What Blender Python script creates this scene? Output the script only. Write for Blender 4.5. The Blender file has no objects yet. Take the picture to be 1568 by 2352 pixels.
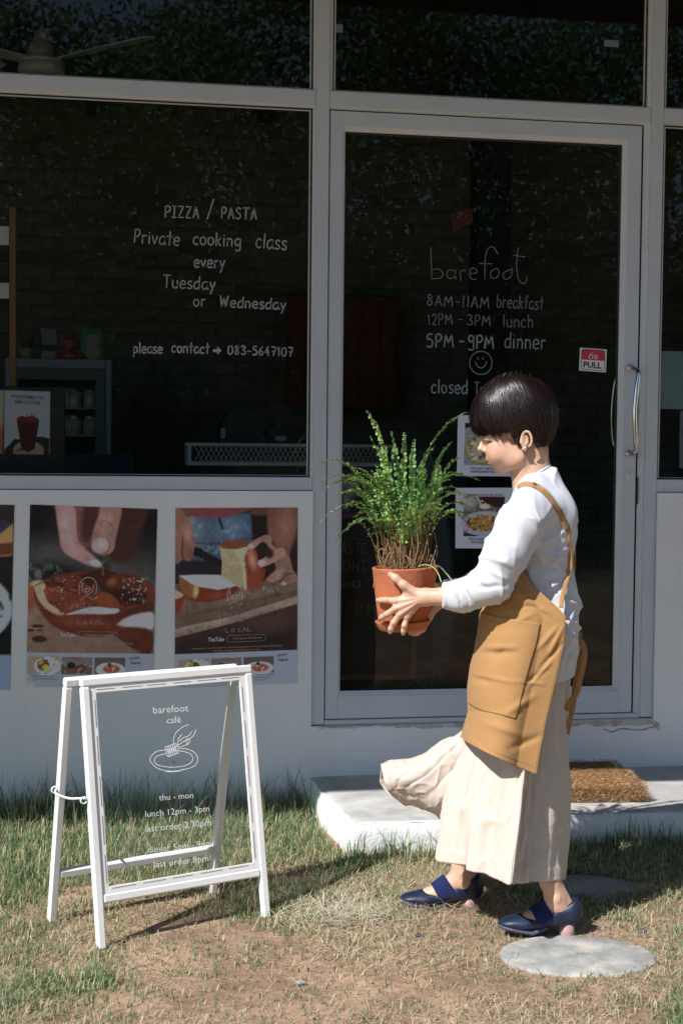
import bpy, math, random, colorsys
import numpy as np
from mathutils import Vector
rng = np.random.default_rng(7); random.seed(7)
SC = bpy.context.scene
COL = SC.collection
R = math.radians
# ---------------------------------------------------------------- camera
CAM_Y, CAM_H = 5.4543, 1.40
FPX, CXP, CYP = 3267.0, 784.0, 1176.0         # focal length / centre in the 1568x2352 measuring grid
_p, _r, _y = R(2.58), R(0.56), R(-9.81)
_cz, _sz = math.cos(_y), math.sin(_y)
FWD = np.array([-_sz, _cz, 0])*math.cos(_p)+np.array([0, 0, -math.sin(_p)])
_right = np.array([_cz, _sz, 0]); _up = np.cross(_right, FWD)
CR = _right*math.cos(_r)+_up*math.sin(_r); CU = -_right*math.sin(_r)+_up*math.cos(_r)
CP = np.array([0, -CAM_Y, CAM_H])
cam = bpy.data.cameras.new("camera"); camo = bpy.data.objects.new("camera", cam); COL.objects.link(camo)
from mathutils import Matrix
camo.matrix_world = Matrix(((CR[0], CU[0], -FWD[0], CP[0]), (CR[1], CU[1], -FWD[1], CP[1]), (CR[2], CU[2], -FWD[2], CP[2]), (0, 0, 0, 1)))
cam.sensor_fit = 'VERTICAL'; cam.sensor_height = 36.0; cam.lens = FPX/2352*36.0
cam.clip_start = 0.05; cam.clip_end = 400
SC.camera = camo
cam.dof.use_dof = True; cam.dof.focus_distance = 4.55; cam.dof.aperture_fstop = 6.3
# ---------------------------------------------------------------- light
w = bpy.data.worlds.new("World"); SC.world = w; w.use_nodes = True
nt = w.node_tree; sky = nt.nodes.new("ShaderNodeTexSky"); sky.sky_type = 'NISHITA'; sky.sun_disc = False
SUN_EL = 45.5
SX, SY = -0.795, -0.606                        # horizontal direction towards the sun
sky.sun_elevation = R(SUN_EL); sky.sun_rotation = math.atan2(SX, SY)
sky.air_density = 1.0; sky.dust_density = 0.3; sky.ozone_density = 2.5
nt.links.new(sky.outputs[0], nt.nodes["Background"].inputs[0]); nt.nodes["Background"].inputs[1].default_value = 0.096
sl = bpy.data.lights.new("sun", 'SUN'); sl.energy = 5.0; sl.angle = R(0.53); sl.color = (1.0, 0.985, 0.965)
so = bpy.data.objects.new("sun", sl); COL.objects.link(so)
ce = math.cos(R(SUN_EL)); sdir = Vector((SX*ce, SY*ce, math.sin(R(SUN_EL))))
so.rotation_euler = sdir.to_track_quat('Z', 'Y').to_euler(); so.location = (-4, -8, 9)
SC.view_settings.view_transform = 'Standard'; SC.view_settings.look = 'None'; SC.view_settings.gamma = 1
SC.view_settings.exposure = 0.36; SC.view_settings.use_curve_mapping = False
SC.cycles.max_bounces = 8; SC.cycles.diffuse_bounces = 4; SC.cycles.transparent_max_bounces = 12
SC.cycles.use_denoising = True
# ---------------------------------------------------------------- picture grid -> place
def ray(px, py): return (px-CXP)/FPX*CR+(CYP-py)/FPX*CU+FWD
def atY(px, py, Y=0.0):
    d = ray(px, py); return CP+d*((Y-CP[1])/d[1])
def atZ(px, py, Z=0.0):
    d = ray(px, py); return CP+d*((Z-CP[2])/d[2])
EX = np.array([_cz, _sz, 0]); EY = np.array([-_sz, _cz, 0])    # along / away, level
WD = 4.15
WO = np.array([0, -CAM_Y, 0])+EY*WD+EX*((1200-784)/FPX*WD)       # where the woman stands
ROT = _y
def P(px, py, dy=0.0):
    """point of the upright plane dy behind the woman's own plane, in her own coordinates"""
    d = ray(px, py); t = (dy-np.dot(CP-WO, EY))/np.dot(d, EY); q = CP+d*t-WO
    return np.array([np.dot(q, EX), np.dot(q, EY), q[2]])
PXM = WD/FPX                                                     # metres per grid px there
# ---------------------------------------------------------------- noise
def _h(i, j, k, s):
    n = (i.astype(np.int64)*374761393+j.astype(np.int64)*668265263+k.astype(np.int64)*2147483647+s*974711) & 0xffffffff
    n = ((n ^ (n >> 13))*1274126177) & 0xffffffff
    return ((n ^ (n >> 16)) & 0xffff)/65535.0
def vnoise(x, y, z=0.0, s=0):
    x, y, z = np.broadcast_arrays(np.asarray(x, float), np.asarray(y, float), np.asarray(z, float))
    i, j, k = np.floor(x), np.floor(y), np.floor(z); fx, fy, fz = x-i, y-j, z-k
    fx, fy, fz = [f*f*(3-2*f) for f in (fx, fy, fz)]
    r = 0
    for a in (0, 1):
        for b in (0, 1):
            for c in (0, 1):
                r = r+_h(i+a, j+b, k+c, s)*(fx if a else 1-fx)*(fy if b else 1-fy)*(fz if c else 1-fz)
    return r*2-1
def fbm(x, y, z=0.0, s=0, o=4):
    r = 0; a = 1.0; t = 0
    for n in range(o):
        r = r+a*vnoise(x*2**n, y*2**n, z*2**n, s+n); t += a; a *= .5
    return r/t
# ---------------------------------------------------------------- mesh helpers
def mesh(name, v, f, mat=None, parent=None, smooth=True, col=None, kind=None, label=None, cat=None, group=None):
    v = np.asarray(v, np.float32).reshape(-1, 3); me = bpy.data.meshes.new(name)
    if isinstance(f, np.ndarray): groups = [f]
    else:
        by = {}
        for q in f: by.setdefault(len(q), []).append(q)
        groups = [np.array(g) for g in by.values()]
    me.vertices.add(len(v)); me.vertices.foreach_set("co", v.ravel())
    nl = sum(g.size for g in groups); nf = sum(len(g) for g in groups)
    me.loops.add(nl); me.polygons.add(nf)
    me.loops.foreach_set("vertex_index", np.concatenate([g.ravel() for g in groups]).astype(np.int32))
    cnt = np.concatenate([np.full(len(g), g.shape[1]) for g in groups]); st = np.concatenate([[0], np.cumsum(cnt)[:-1]])
    me.polygons.foreach_set("loop_start", st.astype(np.int32))
    me.polygons.foreach_set("loop_total", cnt.astype(np.int32))
    me.update(calc_edges=True)
    me.polygons.foreach_set("use_smooth", np.full(nf, bool(smooth)))
    if col is not None:
        ca = me.color_attributes.new("col", 'FLOAT_COLOR', 'POINT')
        c = np.ones((len(v), 4), np.float32); c[:, :3] = col; ca.data.foreach_set("color", c.ravel())
    if mat: me.materials.append(mat)
    o = bpy.data.objects.new(name, me); COL.objects.link(o)
    if parent is not None: o.parent = parent
    if kind: o["kind"] = kind
    if label: o["label"] = label
    if cat: o["category"] = cat
    if group: o["group"] = group
    return o
def thing(name, label, cat, loc=(0, 0, 0), rz=0.0, group=None):
    o = bpy.data.objects.new(name, None); COL.objects.link(o); o.location = loc; o.rotation_euler = (0, 0, rz)
    o["label"] = label; o["category"] = cat
    if group: o["group"] = group
    o.empty_display_size = .1
    return o
class MB:
    def __init__(s): s.v = []; s.f = []
    def add(s, v, f):
        n = len(s.v); s.v += [tuple(map(float, q)) for q in v]; s.f += [tuple(int(i)+n for i in q) for q in f]; return s
    def box(s, x0, x1, y0, y1, z0, z1, b=0.0):
        if b <= 0:
            v = [(x, y, z) for x in (x0, x1) for y in (y0, y1) for z in (z0, z1)]
            return s.add(v, [(0, 1, 3, 2), (4, 6, 7, 5), (0, 4, 5, 1), (2, 3, 7, 6), (0, 2, 6, 4), (1, 5, 7, 3)])
        return s.rbox(np.array([(x0+x1)/2, (y0+y1)/2, (z0+z1)/2]), np.array([x1-x0, y1-y0, z1-z0])/2, np.eye(3), b)
    def rbox(s, c, h, M, b):
        """chamfered box: centre, half sizes, axes (rows), chamfer"""
        v = []; idx = {}
        for sx in (-1, 1):
            for sy in (-1, 1):
                for sz in (-1, 1):
                    for a in range(3):
                        q = np.array([sx, sy, sz])*h
                        for k in range(3):
                            if k != a: q[k] -= b*(sx, sy, sz)[k]
                        idx[(sx, sy, sz, a)] = len(v); v.append(c+q@M)
        f = []
        for a in range(3):
            o = [k for k in range(3) if k != a]
            for sg in (-1, 1):
                r = []
                for p, q in ((-1, -1), (1, -1), (1, 1), (-1, 1)):
                    t = [0, 0, 0]; t[a] = sg; t[o[0]] = p; t[o[1]] = q; r.append(idx[(*t, a)])
                f.append(tuple(r))
            for p in (-1, 1):
                for q in (-1, 1):
                    t0 = [0, 0, 0]; t0[o[0]] = p; t0[o[1]] = q; t1 = list(t0); t0[a] = -1; t1[a] = 1
                    f.append((idx[(*t0, o[0])], idx[(*t0, o[1])], idx[(*t1, o[1])], idx[(*t1, o[0])]))
        for sx in (-1, 1):
            for sy in (-1, 1):
                for sz in (-1, 1): f.append(tuple(idx[(sx, sy, sz, a)] for a in range(3)))
        n0 = len(s.v); s.add(v, f); V = np.array(s.v[n0:])     # fix winding
        for k in range(len(s.f)-len(f), len(s.f)):
            q = [np.array(s.v[i]) for i in s.f[k]]; n = np.cross(q[1]-q[0], q[2]-q[0])
            if np.dot(n, np.mean(q, 0)-c) < 0: s.f[k] = s.f[k][::-1]
        return s
    def bar(s, a, b, up, wd, th, ch=.002):
        a, b, up = map(lambda q: np.array(q, float), (a, b, up)); d = b-a; L = np.linalg.norm(d); d /= L
        e = np.cross(d, up); e /= np.linalg.norm(e); u = np.cross(e, d)
        return s.rbox((a+b)/2, np.array([wd/2, L/2, th/2]), np.array([e, d, u]), ch)
    def tube(s, pts, r, n=8, cap=True):
        pts = np.array(pts, float); m = len(pts); r = np.broadcast_to(np.asarray(r, float), (m,))
        T = np.gradient(pts, axis=0); T /= np.linalg.norm(T, axis=1)[:, None]+1e-12
        a = np.array([0, 0, 1.0]) if abs(T[0][2]) < .9 else np.array([1.0, 0, 0])
        N = np.cross(T[0], a); N /= np.linalg.norm(N); v = []
        for i in range(m):
            N = N-T[i]*np.dot(N, T[i]); N /= np.linalg.norm(N)+1e-12; B = np.cross(T[i], N)
            for k in range(n):
                t = 2*math.pi*k/n; v.append(pts[i]+r[i]*(math.cos(t)*N+math.sin(t)*B))
        f = [(i*n+k, i*n+(k+1) % n, (i+1)*n+(k+1) % n, (i+1)*n+k) for i in range(m-1) for k in range(n)]
        if cap: f += [tuple(range(n))[::-1], tuple((m-1)*n+k for k in range(n))]
        return s.add(v, f)
    def lathe(s, prof, c=(0, 0, 0), n=48):
        v = [(c[0]+r*math.cos(2*math.pi*k/n), c[1]+r*math.sin(2*math.pi*k/n), c[2]+z) for r, z in prof for k in range(n)]
        f = [(i*n+k, i*n+(k+1) % n, (i+1)*n+(k+1) % n, (i+1)*n+k) for i in range(len(prof)-1) for k in range(n)]
        return s.add(v, f)
    def prism(s, pts, d):
        """flat polygon pts (3D) extruded by d"""
        n = len(pts); p = [np.array(q, float) for q in pts]; v = p+[q+np.array(d) for q in p]
        return s.add(v, [tuple(range(n)), tuple(range(n, 2*n))[::-1]]+[(i, i+n, (i+1) % n+n, (i+1) % n)[::1] for i in range(n)])
    def obj(s, name, mat, parent=None, smooth=False, **k): return mesh(name, s.v, s.f, mat, parent, smooth, **k)
def catmull(p, n=8):
    p = np.array(p, float)
    if len(p) < 3: return p
    q = np.vstack([2*p[0]-p[1], p, 2*p[-1]-p[-2]]); out = []
    for i in range(1, len(q)-2):
        for t in np.linspace(0, 1, n, endpoint=False):
            out.append(.5*((2*q[i])+(-q[i-1]+q[i+1])*t+(2*q[i-1]-5*q[i]+4*q[i+1]-q[i+2])*t*t+(-q[i-1]+3*q[i]-3*q[i+1]+q[i+2])*t**3))
    out.append(p[-1]); return np.array(out)
def grid_faces(nr, nc, wrap=False):
    i, j = np.meshgrid(np.arange(nr-1), np.arange(nc if wrap else nc-1), indexing='ij'); j2 = (j+1) % nc
    return np.stack([i*nc+j, i*nc+j2, (i+1)*nc+j2, (i+1)*nc+j], -1).reshape(-1, 4)
# ---------------------------------------------------------------- materials
def lin(c):
    c = np.asarray(c, float)/255.0
    return np.where(c <= .04045, c/12.92, ((c+.055)/1.055)**2.4)
def mat(name, base=(.5, .5, .5), rough=.6, metal=0.0, spec=.5, var=0.0, vscale=8.0, bump=0.0, bscale=60.0, bdist=.003, colattr=False, col2=None, cscale=4.0, cthr=(.45, .6),
        sheen=0.0, coat=0.0, trans=0.0, sss=0.0, stretch=None, streak=0.0):
    m = bpy.data.materials.new(name); m.use_nodes = True; n = m.node_tree.nodes; L = m.node_tree.links; b = n["Principled BSDF"]
    b.inputs["Roughness"].default_value = rough; b.inputs["Metallic"].default_value = metal
    b.inputs["Specular IOR Level"].default_value = spec
    if coat: b.inputs["Coat Weight"].default_value = coat; b.inputs["Coat Roughness"].default_value = .15
    if sheen: b.inputs["Sheen Weight"].default_value = sheen; b.inputs["Sheen Roughness"].default_value = .5
    if sss:
        b.inputs["Subsurface Weight"].default_value = sss; b.inputs["Subsurface Radius"].default_value = (1, .35, .2); b.inputs["Subsurface Scale"].default_value = .006
    tc = n.new("ShaderNodeTexCoord"); vec = tc.outputs["Object"]
    if stretch:
        mp = n.new("ShaderNodeMapping"); mp.inputs["Scale"].default_value = stretch; L.new(vec, mp.inputs[0]); vec = mp.outputs[0]
    def noise(sc, det=6, ro=.6):
        t = n.new("ShaderNodeTexNoise"); t.inputs["Scale"].default_value = sc; t.inputs["Detail"].default_value = det; t.inputs["Roughness"].default_value = ro
        L.new(vec, t.inputs["Vector"]); return t.outputs["Fac"]
    if colattr:
        a = n.new("ShaderNodeAttribute"); a.attribute_name = "col"; c = a.outputs["Color"]
    else:
        rg = n.new("ShaderNodeRGB"); rg.outputs[0].default_value = (*base, 1); c = rg.outputs[0]
    if col2 is not None:
        r = n.new("ShaderNodeMapRange"); r.inputs[1].default_value, r.inputs[2].default_value = cthr; L.new(noise(cscale), r.inputs[0])
        mx = n.new("ShaderNodeMix"); mx.data_type = 'RGBA'; mx.inputs[7].default_value = (*col2, 1); L.new(r.outputs[0], mx.inputs[0]); L.new(c, mx.inputs[6]); c = mx.outputs[2]
    if var:
        r = n.new("ShaderNodeMapRange"); r.inputs[1].default_value, r.inputs[2].default_value = .3, .7; r.inputs[3].default_value, r.inputs[4].default_value = 1-var, 1+var
        L.new(noise(vscale), r.inputs[0]); mx = n.new("ShaderNodeMix"); mx.data_type = 'RGBA'; mx.blend_type = 'MULTIPLY'; mx.inputs[0].default_value = 1
        L.new(c, mx.inputs[6]); L.new(r.outputs[0], mx.inputs[7]); c = mx.outputs[2]
    L.new(c, b.inputs["Base Color"])
    if bump:
        bp = n.new("ShaderNodeBump"); bp.inputs["Strength"].default_value = bump; bp.inputs["Distance"].default_value = bdist
        L.new(noise(bscale, 8, .65), bp.inputs["Height"]); L.new(bp.outputs[0], b.inputs["Normal"])
    if trans:
        tr = n.new("ShaderNodeBsdfTranslucent"); L.new(c, tr.inputs[0]); ms = n.new("ShaderNodeMixShader"); ms.inputs[0].default_value = trans
        L.new(b.outputs[0], ms.inputs[1]); L.new(tr.outputs[0], ms.inputs[2]); L.new(ms.outputs[0], n["Material Output"].inputs[0])
    return m
def glass(name, tint, ior=1.5, scale=2.0):
    m = bpy.data.materials.new(name); m.use_nodes = True; n = m.node_tree.nodes; L = m.node_tree.links; n.remove(n["Principled BSDF"])
    t = n.new("ShaderNodeBsdfTransparent"); t.inputs[0].default_value = (*tint, 1)
    g = n.new("ShaderNodeBsdfGlossy"); g.inputs["Roughness"].default_value = .0; g.inputs[0].default_value = (1, 1, 1, 1)
    fr = n.new("ShaderNodeFresnel"); fr.inputs[0].default_value = ior
    mu = n.new("ShaderNodeMath"); mu.operation = 'MULTIPLY'; mu.inputs[1].default_value = scale; mu.use_clamp = True; L.new(fr.outputs[0], mu.inputs[0])
    ms = n.new("ShaderNodeMixShader"); L.new(mu.outputs[0], ms.inputs[0]); L.new(t.outputs[0], ms.inputs[1]); L.new(g.outputs[0], ms.inputs[2])
    L.new(ms.outputs[0], n["Material Output"].inputs[0]); return m
M = {}
M['alu'] = mat('painted_metal', (.55, .585, .63), .38, var=.05, vscale=5, bump=.08, bscale=120, bdist=.001)
M['bead'] = mat('painted_metal_bead', (.60, .62, .63), .4, var=.05, vscale=7)
M['gap'] = mat('rubber_gap', (.02, .02, .02), .7)
M['chrome'] = mat('polished_steel', (.62, .62, .64), .14, metal=1.0)
M['whiteframe'] = mat('white_gloss_paint', (.80, .80, .79), .38, var=.05, vscale=6, bump=.12, bscale=70, bdist=.0015, col2=(.62, .57, .50), cscale=14, cthr=(.68, .74))
M['slot'] = mat('slot_rust', (.26, .24, .22), .8, col2=(.35, .15, .05), cscale=11, cthr=(.5, .6))
M['ink'] = mat('white_marker', (.34, .35, .37), .8)
M['inkfaint'] = mat('faint_marker', (.17, .20, .225), .8)
M['inkmid'] = mat('marker_line', (.24, .28, .32), .8)
M['vinyl'] = mat('white_vinyl', (.80, .80, .80), .6)
M['glass'] = glass('window_glass', (.80, .83, .81), 1.5, .85)
M['signglass'] = glass('sign_glass', (.90, .92, .91), 1.5, .6)
# ---------------------------------------------------------------- ground
def lawn(x, y):
    """0 bare .. 1 lush; how green the turf is at a spot"""
    n = fbm(x*1.7+3, y*1.7+9, 0, 11, 4); g = .44+n*1.9
    near_wall = np.clip((y+1.15)/.8, 0, 1)
    g = g+near_wall*.28*(x < 1.05)+near_wall*.15*(x >= 1.05)
    g = g-.45*np.exp(-((x-.62)/.55)**2-((y+1.95)/.30)**2)-.55*np.exp(-((x-1.25)/.5)**2-((y+1.45)/.22)**2)-.6*np.exp(-((x-2.0)/.5)**2-((y+1.5)/.3)**2)
    g = g+.34*np.clip((.55-x)/.5, 0, 1)*np.clip((-1.35-y)/.3, 0, 1)+.30*np.clip((x-.8)/.4, 0, 1)*np.clip((-1.9-y)/.15, 0, 1)
    return np.clip(g, 0, 1)
def ground_z(x, y):
    return .006*fbm(x*3, y*3, 0, 21, 4)+.004*fbm(x*14, y*14, 0, 31, 2)
def axis(a, b, n, far, m): 
    t = np.linspace(0, 1, m)[1:]**3
    return np.concatenate([a-(far*t)[::-1], np.linspace(a, b, n), b+far*t])
gx = axis(-1.6, 3.6, 420, 70, 22); gy = axis(-3.4, .1, 300, 70, 22)
GX, GY = np.meshgrid(gx, gy, indexing='ij'); inn = (GX > -1.7) & (GX < 3.7) & (GY > -3.6) & (GY < .2)
GZ = np.where(inn, ground_z(GX, GY), 0)
GZ = np.where(GY > -.02, -.012, GZ)
L_ = lawn(GX, GY); n2 = .5+.5*fbm(GX*9, GY*9, 0, 41, 4); n3 = .5+.5*fbm(GX*40, GY*40, 0, 51, 2)
soil = np.array([.315, .20, .14]); straw = np.array([.47, .36, .235]); turf = np.array([.13, .15, .06])
gc = soil*(.45+1.0*n2)[..., None]; gc = gc*(1-(.55*n3*n2)[..., None])+straw*(.55*n3*n2)[..., None]
k = (np.clip((L_-.45)*1.4, 0, .75)*(.5+.5*n3))[..., None]; gc = gc*(1-k)+turf*k
M['soil'] = mat('soil', colattr=True, rough=.95, spec=.1, bump=.7, bscale=55, bdist=.01, var=.22, vscale=30)
mesh('ground', np.stack([GX, GY, GZ], -1), grid_faces(len(gx), len(gy)), M['soil'], col=gc.reshape(-1, 3), kind='structure')

STONES = [(1.312, -1.752, .213, .158), (1.53, -1.155, .175, .118)]
STEP = (.815, 3.4, -.70, -.012, .115)
def blocked(x, y):
    b = (x > STEP[0]) & (y > STEP[2])
    for cx, cy, a, c in STONES:
        u = (x-cx)*EX[0]+(y-cy)*EX[1]; v = (x-cx)*EY[0]+(y-cy)*EY[1]; b = b | ((u/a)**2+(v/c)**2 < .86)
    return b
def blades(n, region, length, width, lean, dens, colour, seed, lift=0.0, segs=3, clump=0.0):
    g = np.random.default_rng(seed); x = g.uniform(region[0], region[1], n); y = g.uniform(region[2], region[3], n)
    if clump:
        m = n//14; cx = g.uniform(region[0], region[1], m); cy = g.uniform(region[2], region[3], m); q = g.integers(0, m, n)
        s = g.random(n) < clump; x = np.where(s, cx[q]+g.normal(0, .014, n), x); y = np.where(s, cy[q]+g.normal(0, .012, n), y)
    keep = (g.random(n) < dens(x, y)) & ~blocked(x, y) & (y < -.012); x, y = x[keep], y[keep]; n = len(x)
    z = ground_z(x, y)+lift*g.random(n); Lh = length(x, y, g)*(.45+.75*g.random(n)); W = width*(.6+.8*g.random(n))
    th = g.random(n)*2*np.pi; ln = lean(g, n); d = np.stack([np.cos(th)*np.sin(ln), np.sin(th)*np.sin(ln), np.cos(ln)], -1)
    d2 = d+np.stack([np.cos(th)*.5, np.sin(th)*.5, -.35+0*th], -1)*g.random(n)[:, None]*1.2; d2 /= np.linalg.norm(d2, axis=1)[:, None]
    sd = np.stack([-np.sin(th), np.cos(th), 0*th], -1); p0 = np.stack([x, y, z-.002], -1)
    p1 = p0+d*(Lh*.55)[:, None]; p2 = p1+d2*(Lh*.45)[:, None]; p1[:, 2] = np.maximum(p1[:, 2], z+.001); p2[:, 2] = np.maximum(p2[:, 2], z+.0015)
    p1[:, 1] = np.minimum(p1[:, 1], -.014); p2[:, 1] = np.minimum(p2[:, 1], -.014)
    w_ = (sd*W[:, None])/2
    v = np.stack([p0-w_, p0+w_, p1+w_*.8, p1-w_*.8, p2], 1).reshape(-1, 3); b = np.arange(n)[:, None]*5
    f4 = b+np.array([[0, 1, 2, 3]]); f3 = b+np.array([[3, 2, 4]])
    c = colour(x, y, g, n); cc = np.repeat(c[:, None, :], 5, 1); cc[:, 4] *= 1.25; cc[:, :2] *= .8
    return v, [f4, f3], cc.reshape(-1, 3)
def blade_obj(name, parts, m, **k):
    v = []; f4 = []; f3 = []; c = []; n = 0
    for pv, (a, b), pc in parts: v.append(pv); c.append(pc); f4.append(a+n); f3.append(b+n); n += len(pv)
    return mesh_groups(name, np.concatenate(v), [np.concatenate(f4), np.concatenate(f3)], m, np.concatenate(c), **k)
def mesh_groups(name, v, groups, m, c, **k):
    me = bpy.data.meshes.new(name); me.vertices.add(len(v)); me.vertices.foreach_set("co", v.astype(np.float32).ravel())
    nl = sum(g.size for g in groups); nf = sum(len(g) for g in groups); me.loops.add(nl); me.polygons.add(nf)
    me.loops.foreach_set("vertex_index", np.concatenate([g.ravel() for g in groups]).astype(np.int32))
    cnt = np.concatenate([np.full(len(g), g.shape[1]) for g in groups]); st = np.concatenate([[0], np.cumsum(cnt)[:-1]])
    me.polygons.foreach_set("loop_start", st.astype(np.int32)); me.polygons.foreach_set("loop_total", cnt.astype(np.int32)); me.update(calc_edges=True)
    ca = me.color_attributes.new("col", 'FLOAT_COLOR', 'POINT'); cc = np.ones((len(v), 4), np.float32); cc[:, :3] = c; ca.data.foreach_set("color", cc.ravel())
    me.materials.append(m); o = bpy.data.objects.new(name, me); COL.objects.link(o)
    for a, b in k.items(): o[a] = b
    return o
M['blade'] = mat('grass_blade', colattr=True, rough=.55, spec=.35, trans=.35)
M['strawm'] = mat('dry_straw', colattr=True, rough=.7, spec=.25, trans=.15)
def green(x, y, g, n):
    t = g.random(n)[:, None]; c = np.array([.07, .165, .065])*(1-t)+np.array([.19, .30, .14])*t
    s = (g.random(n) < .36)[:, None]; return np.where(s, np.array([.55, .46, .28])*(.8+.5*t), c)
def strawc(x, y, g, n):
    t = g.random(n)[:, None]; return (np.array([.36, .25, .15])*(1-t)+np.array([.74, .62, .44])*t)
wallg = lambda x, y: np.clip((y+.55)/.45, 0, 1)
REG = (-.9, 3.0, -2.75, -.01)
lean1 = lambda g, n: np.abs(g.normal(0, .55, n))
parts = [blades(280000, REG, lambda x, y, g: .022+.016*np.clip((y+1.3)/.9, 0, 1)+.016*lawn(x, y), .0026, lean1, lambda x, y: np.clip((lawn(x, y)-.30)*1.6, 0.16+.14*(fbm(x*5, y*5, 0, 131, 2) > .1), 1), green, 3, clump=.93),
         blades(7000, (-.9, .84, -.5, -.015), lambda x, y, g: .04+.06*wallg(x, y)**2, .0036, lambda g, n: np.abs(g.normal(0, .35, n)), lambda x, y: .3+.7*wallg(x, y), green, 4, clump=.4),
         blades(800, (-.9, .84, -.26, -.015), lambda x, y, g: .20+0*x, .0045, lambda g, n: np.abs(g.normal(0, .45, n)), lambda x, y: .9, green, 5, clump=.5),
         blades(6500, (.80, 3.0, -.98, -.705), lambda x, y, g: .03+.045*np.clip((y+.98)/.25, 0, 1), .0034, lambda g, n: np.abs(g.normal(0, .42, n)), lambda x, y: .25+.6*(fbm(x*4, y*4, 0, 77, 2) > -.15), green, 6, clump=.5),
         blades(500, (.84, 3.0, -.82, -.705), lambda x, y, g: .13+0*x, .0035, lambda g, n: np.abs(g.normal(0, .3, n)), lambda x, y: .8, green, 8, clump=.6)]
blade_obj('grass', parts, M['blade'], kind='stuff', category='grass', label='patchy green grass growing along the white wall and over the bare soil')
flat = lambda g, n: np.clip(g.normal(1.35, .22, n), .5, 1.56)
parts = [blades(150000, REG, lambda x, y, g: .045+.025*g.random(len(x)), .0014, flat, lambda x, y: np.clip(.36+2.2*fbm(x*2.6+5, y*2.6, 0, 91, 4), .05, 1)*np.where(y < -2.3, .8, 1), strawc, 13, lift=.006),
         blades(60000, (.55, 2.6, -1.35, -.72), lambda x, y, g: .05+0*x, .0017, flat, lambda x, y: np.clip(.8+fbm(x*4, y*4, 0, 95, 3), .1, 1)*np.exp(-((x-1.0)/.6)**2-((y+1.05)/.22)**2), strawc, 14, lift=.02),
         blades(5000, (.5, .95, -1.5, -1.15), lambda x, y, g: .07+0*x, .0018, flat, lambda x, y: np.exp(-((x-.72)/.13)**2-((y+1.32)/.10)**2), lambda x, y, g, n: np.array([.62, .56, .42])*(.8+.4*g.random(n))[:, None], 15, lift=.025)]
blade_obj('dry_grass', parts, M['strawm'], kind='stuff', category='dry grass', label='straw coloured cut grass lying over the bare soil')
# pebbles
def rock(c, r, seed, m, name, **k):
    g = np.random.default_rng(seed); t, p = np.meshgrid(np.linspace(0, np.pi, 8), np.linspace(0, 2*np.pi, 10, endpoint=False), indexing='ij')
    v = np.stack([np.sin(t)*np.cos(p), np.sin(t)*np.sin(p), np.cos(t)*.6], -1).reshape(-1, 3); v *= (1+.22*fbm(v[:, 0]*2+seed, v[:, 1]*2, v[:, 2]*2, 3, 2))[:, None]
    v = v*np.array(r)+np.array(c); return mesh(name, v, grid_faces(8, 10, True), m, smooth=False, **k)
M['stonegrey'] = mat('pebble', (.30, .30, .29), .8, var=.3, vscale=60)
M['stonedark'] = mat('dark_pebble', (.07, .075, .09), .7, var=.3, vscale=60)
for i, (px, py, r, m, l) in enumerate([(1471, 2141, (.014, .011, .010), 'stonedark', 'small dark pebble on bare soil beyond the round paver'), (962, 1982+170, (.010, .008, .007), 'stonedark', 'tiny dark stone on the brown soil between sign and paver'), (691, 2131+130, (.014, .010, .010), 'stonegrey', 'pale grey pebble on the soil below the sign')]):
    c = atZ(px, py, 0); rock((c[0], c[1], .005), r, 5+i, M[m], 'pebble', label=l, cat='pebble')
g = np.random.default_rng(5); PV = []; PF = []; n = 0
base = np.array([(1, 0, 0), (-.5, .8, 0), (-.5, -.8, 0), (0, 0, .7)])
for i in range(1500):
    x, y = g.uniform(-.9, 3), g.uniform(-2.7, -.1)
    if blocked(np.array([x]), np.array([y]))[0]: continue
    a = g.random()*6.28; s = g.uniform(.0015, .0045); c, s2 = math.cos(a), math.sin(a)
    v = base*s; v = np.stack([v[:, 0]*c-v[:, 1]*s2, v[:, 0]*s2+v[:, 1]*c, v[:, 2]], -1)+np.array([x, y, float(ground_z(np.array(x), np.array(y)))])
    PV.append(v); PF += [(n, n+1, n+3), (n+1, n+2, n+3), (n+2, n, n+3)]; n += 4
mesh('gravel', np.concatenate(PV), PF, M['stonegrey'], smooth=False, kind='stuff', cat='gravel', label='fine grit scattered over the bare soil')
# round pavers
M['paver'] = mat('cast_concrete', (.31, .31, .295), .85, var=.35, vscale=14, bump=.8, bscale=45, bdist=.004, col2=(.42, .39, .34), cscale=8, cthr=(.45, .62))
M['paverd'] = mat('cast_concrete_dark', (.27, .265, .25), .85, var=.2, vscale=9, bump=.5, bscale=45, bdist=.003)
for i, (cx, cy, a, b) in enumerate(STONES):
    n = 120; v = []; rings = [(1.0, -.03), (1.0, .003), (.99, .007), (.965, .009), (.6, .010), (.3, .0095), (0.02, .010)]
    for rr, z in rings:
        for k in range(n):
            t = 2*math.pi*k/n; q = rr*(1+.03*float(fbm(math.cos(t)*2, math.sin(t)*2, i, 5, 3))); u = a*q*math.cos(t); w_ = b*q*math.sin(t)
            v.append((cx+u*EX[0]+w_*EY[0], cy+u*EX[1]+w_*EY[1], z))
    mesh('stepping_stone', v, np.vstack([grid_faces(len(rings), n, True)]), M['paver' if i == 0 else 'paverd'], label=['round grey concrete paver in full sun nearest the camera', 'round concrete paver lying in the shade behind the heel'][i], cat='paver', group='round stepping stones in the soil')
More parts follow.
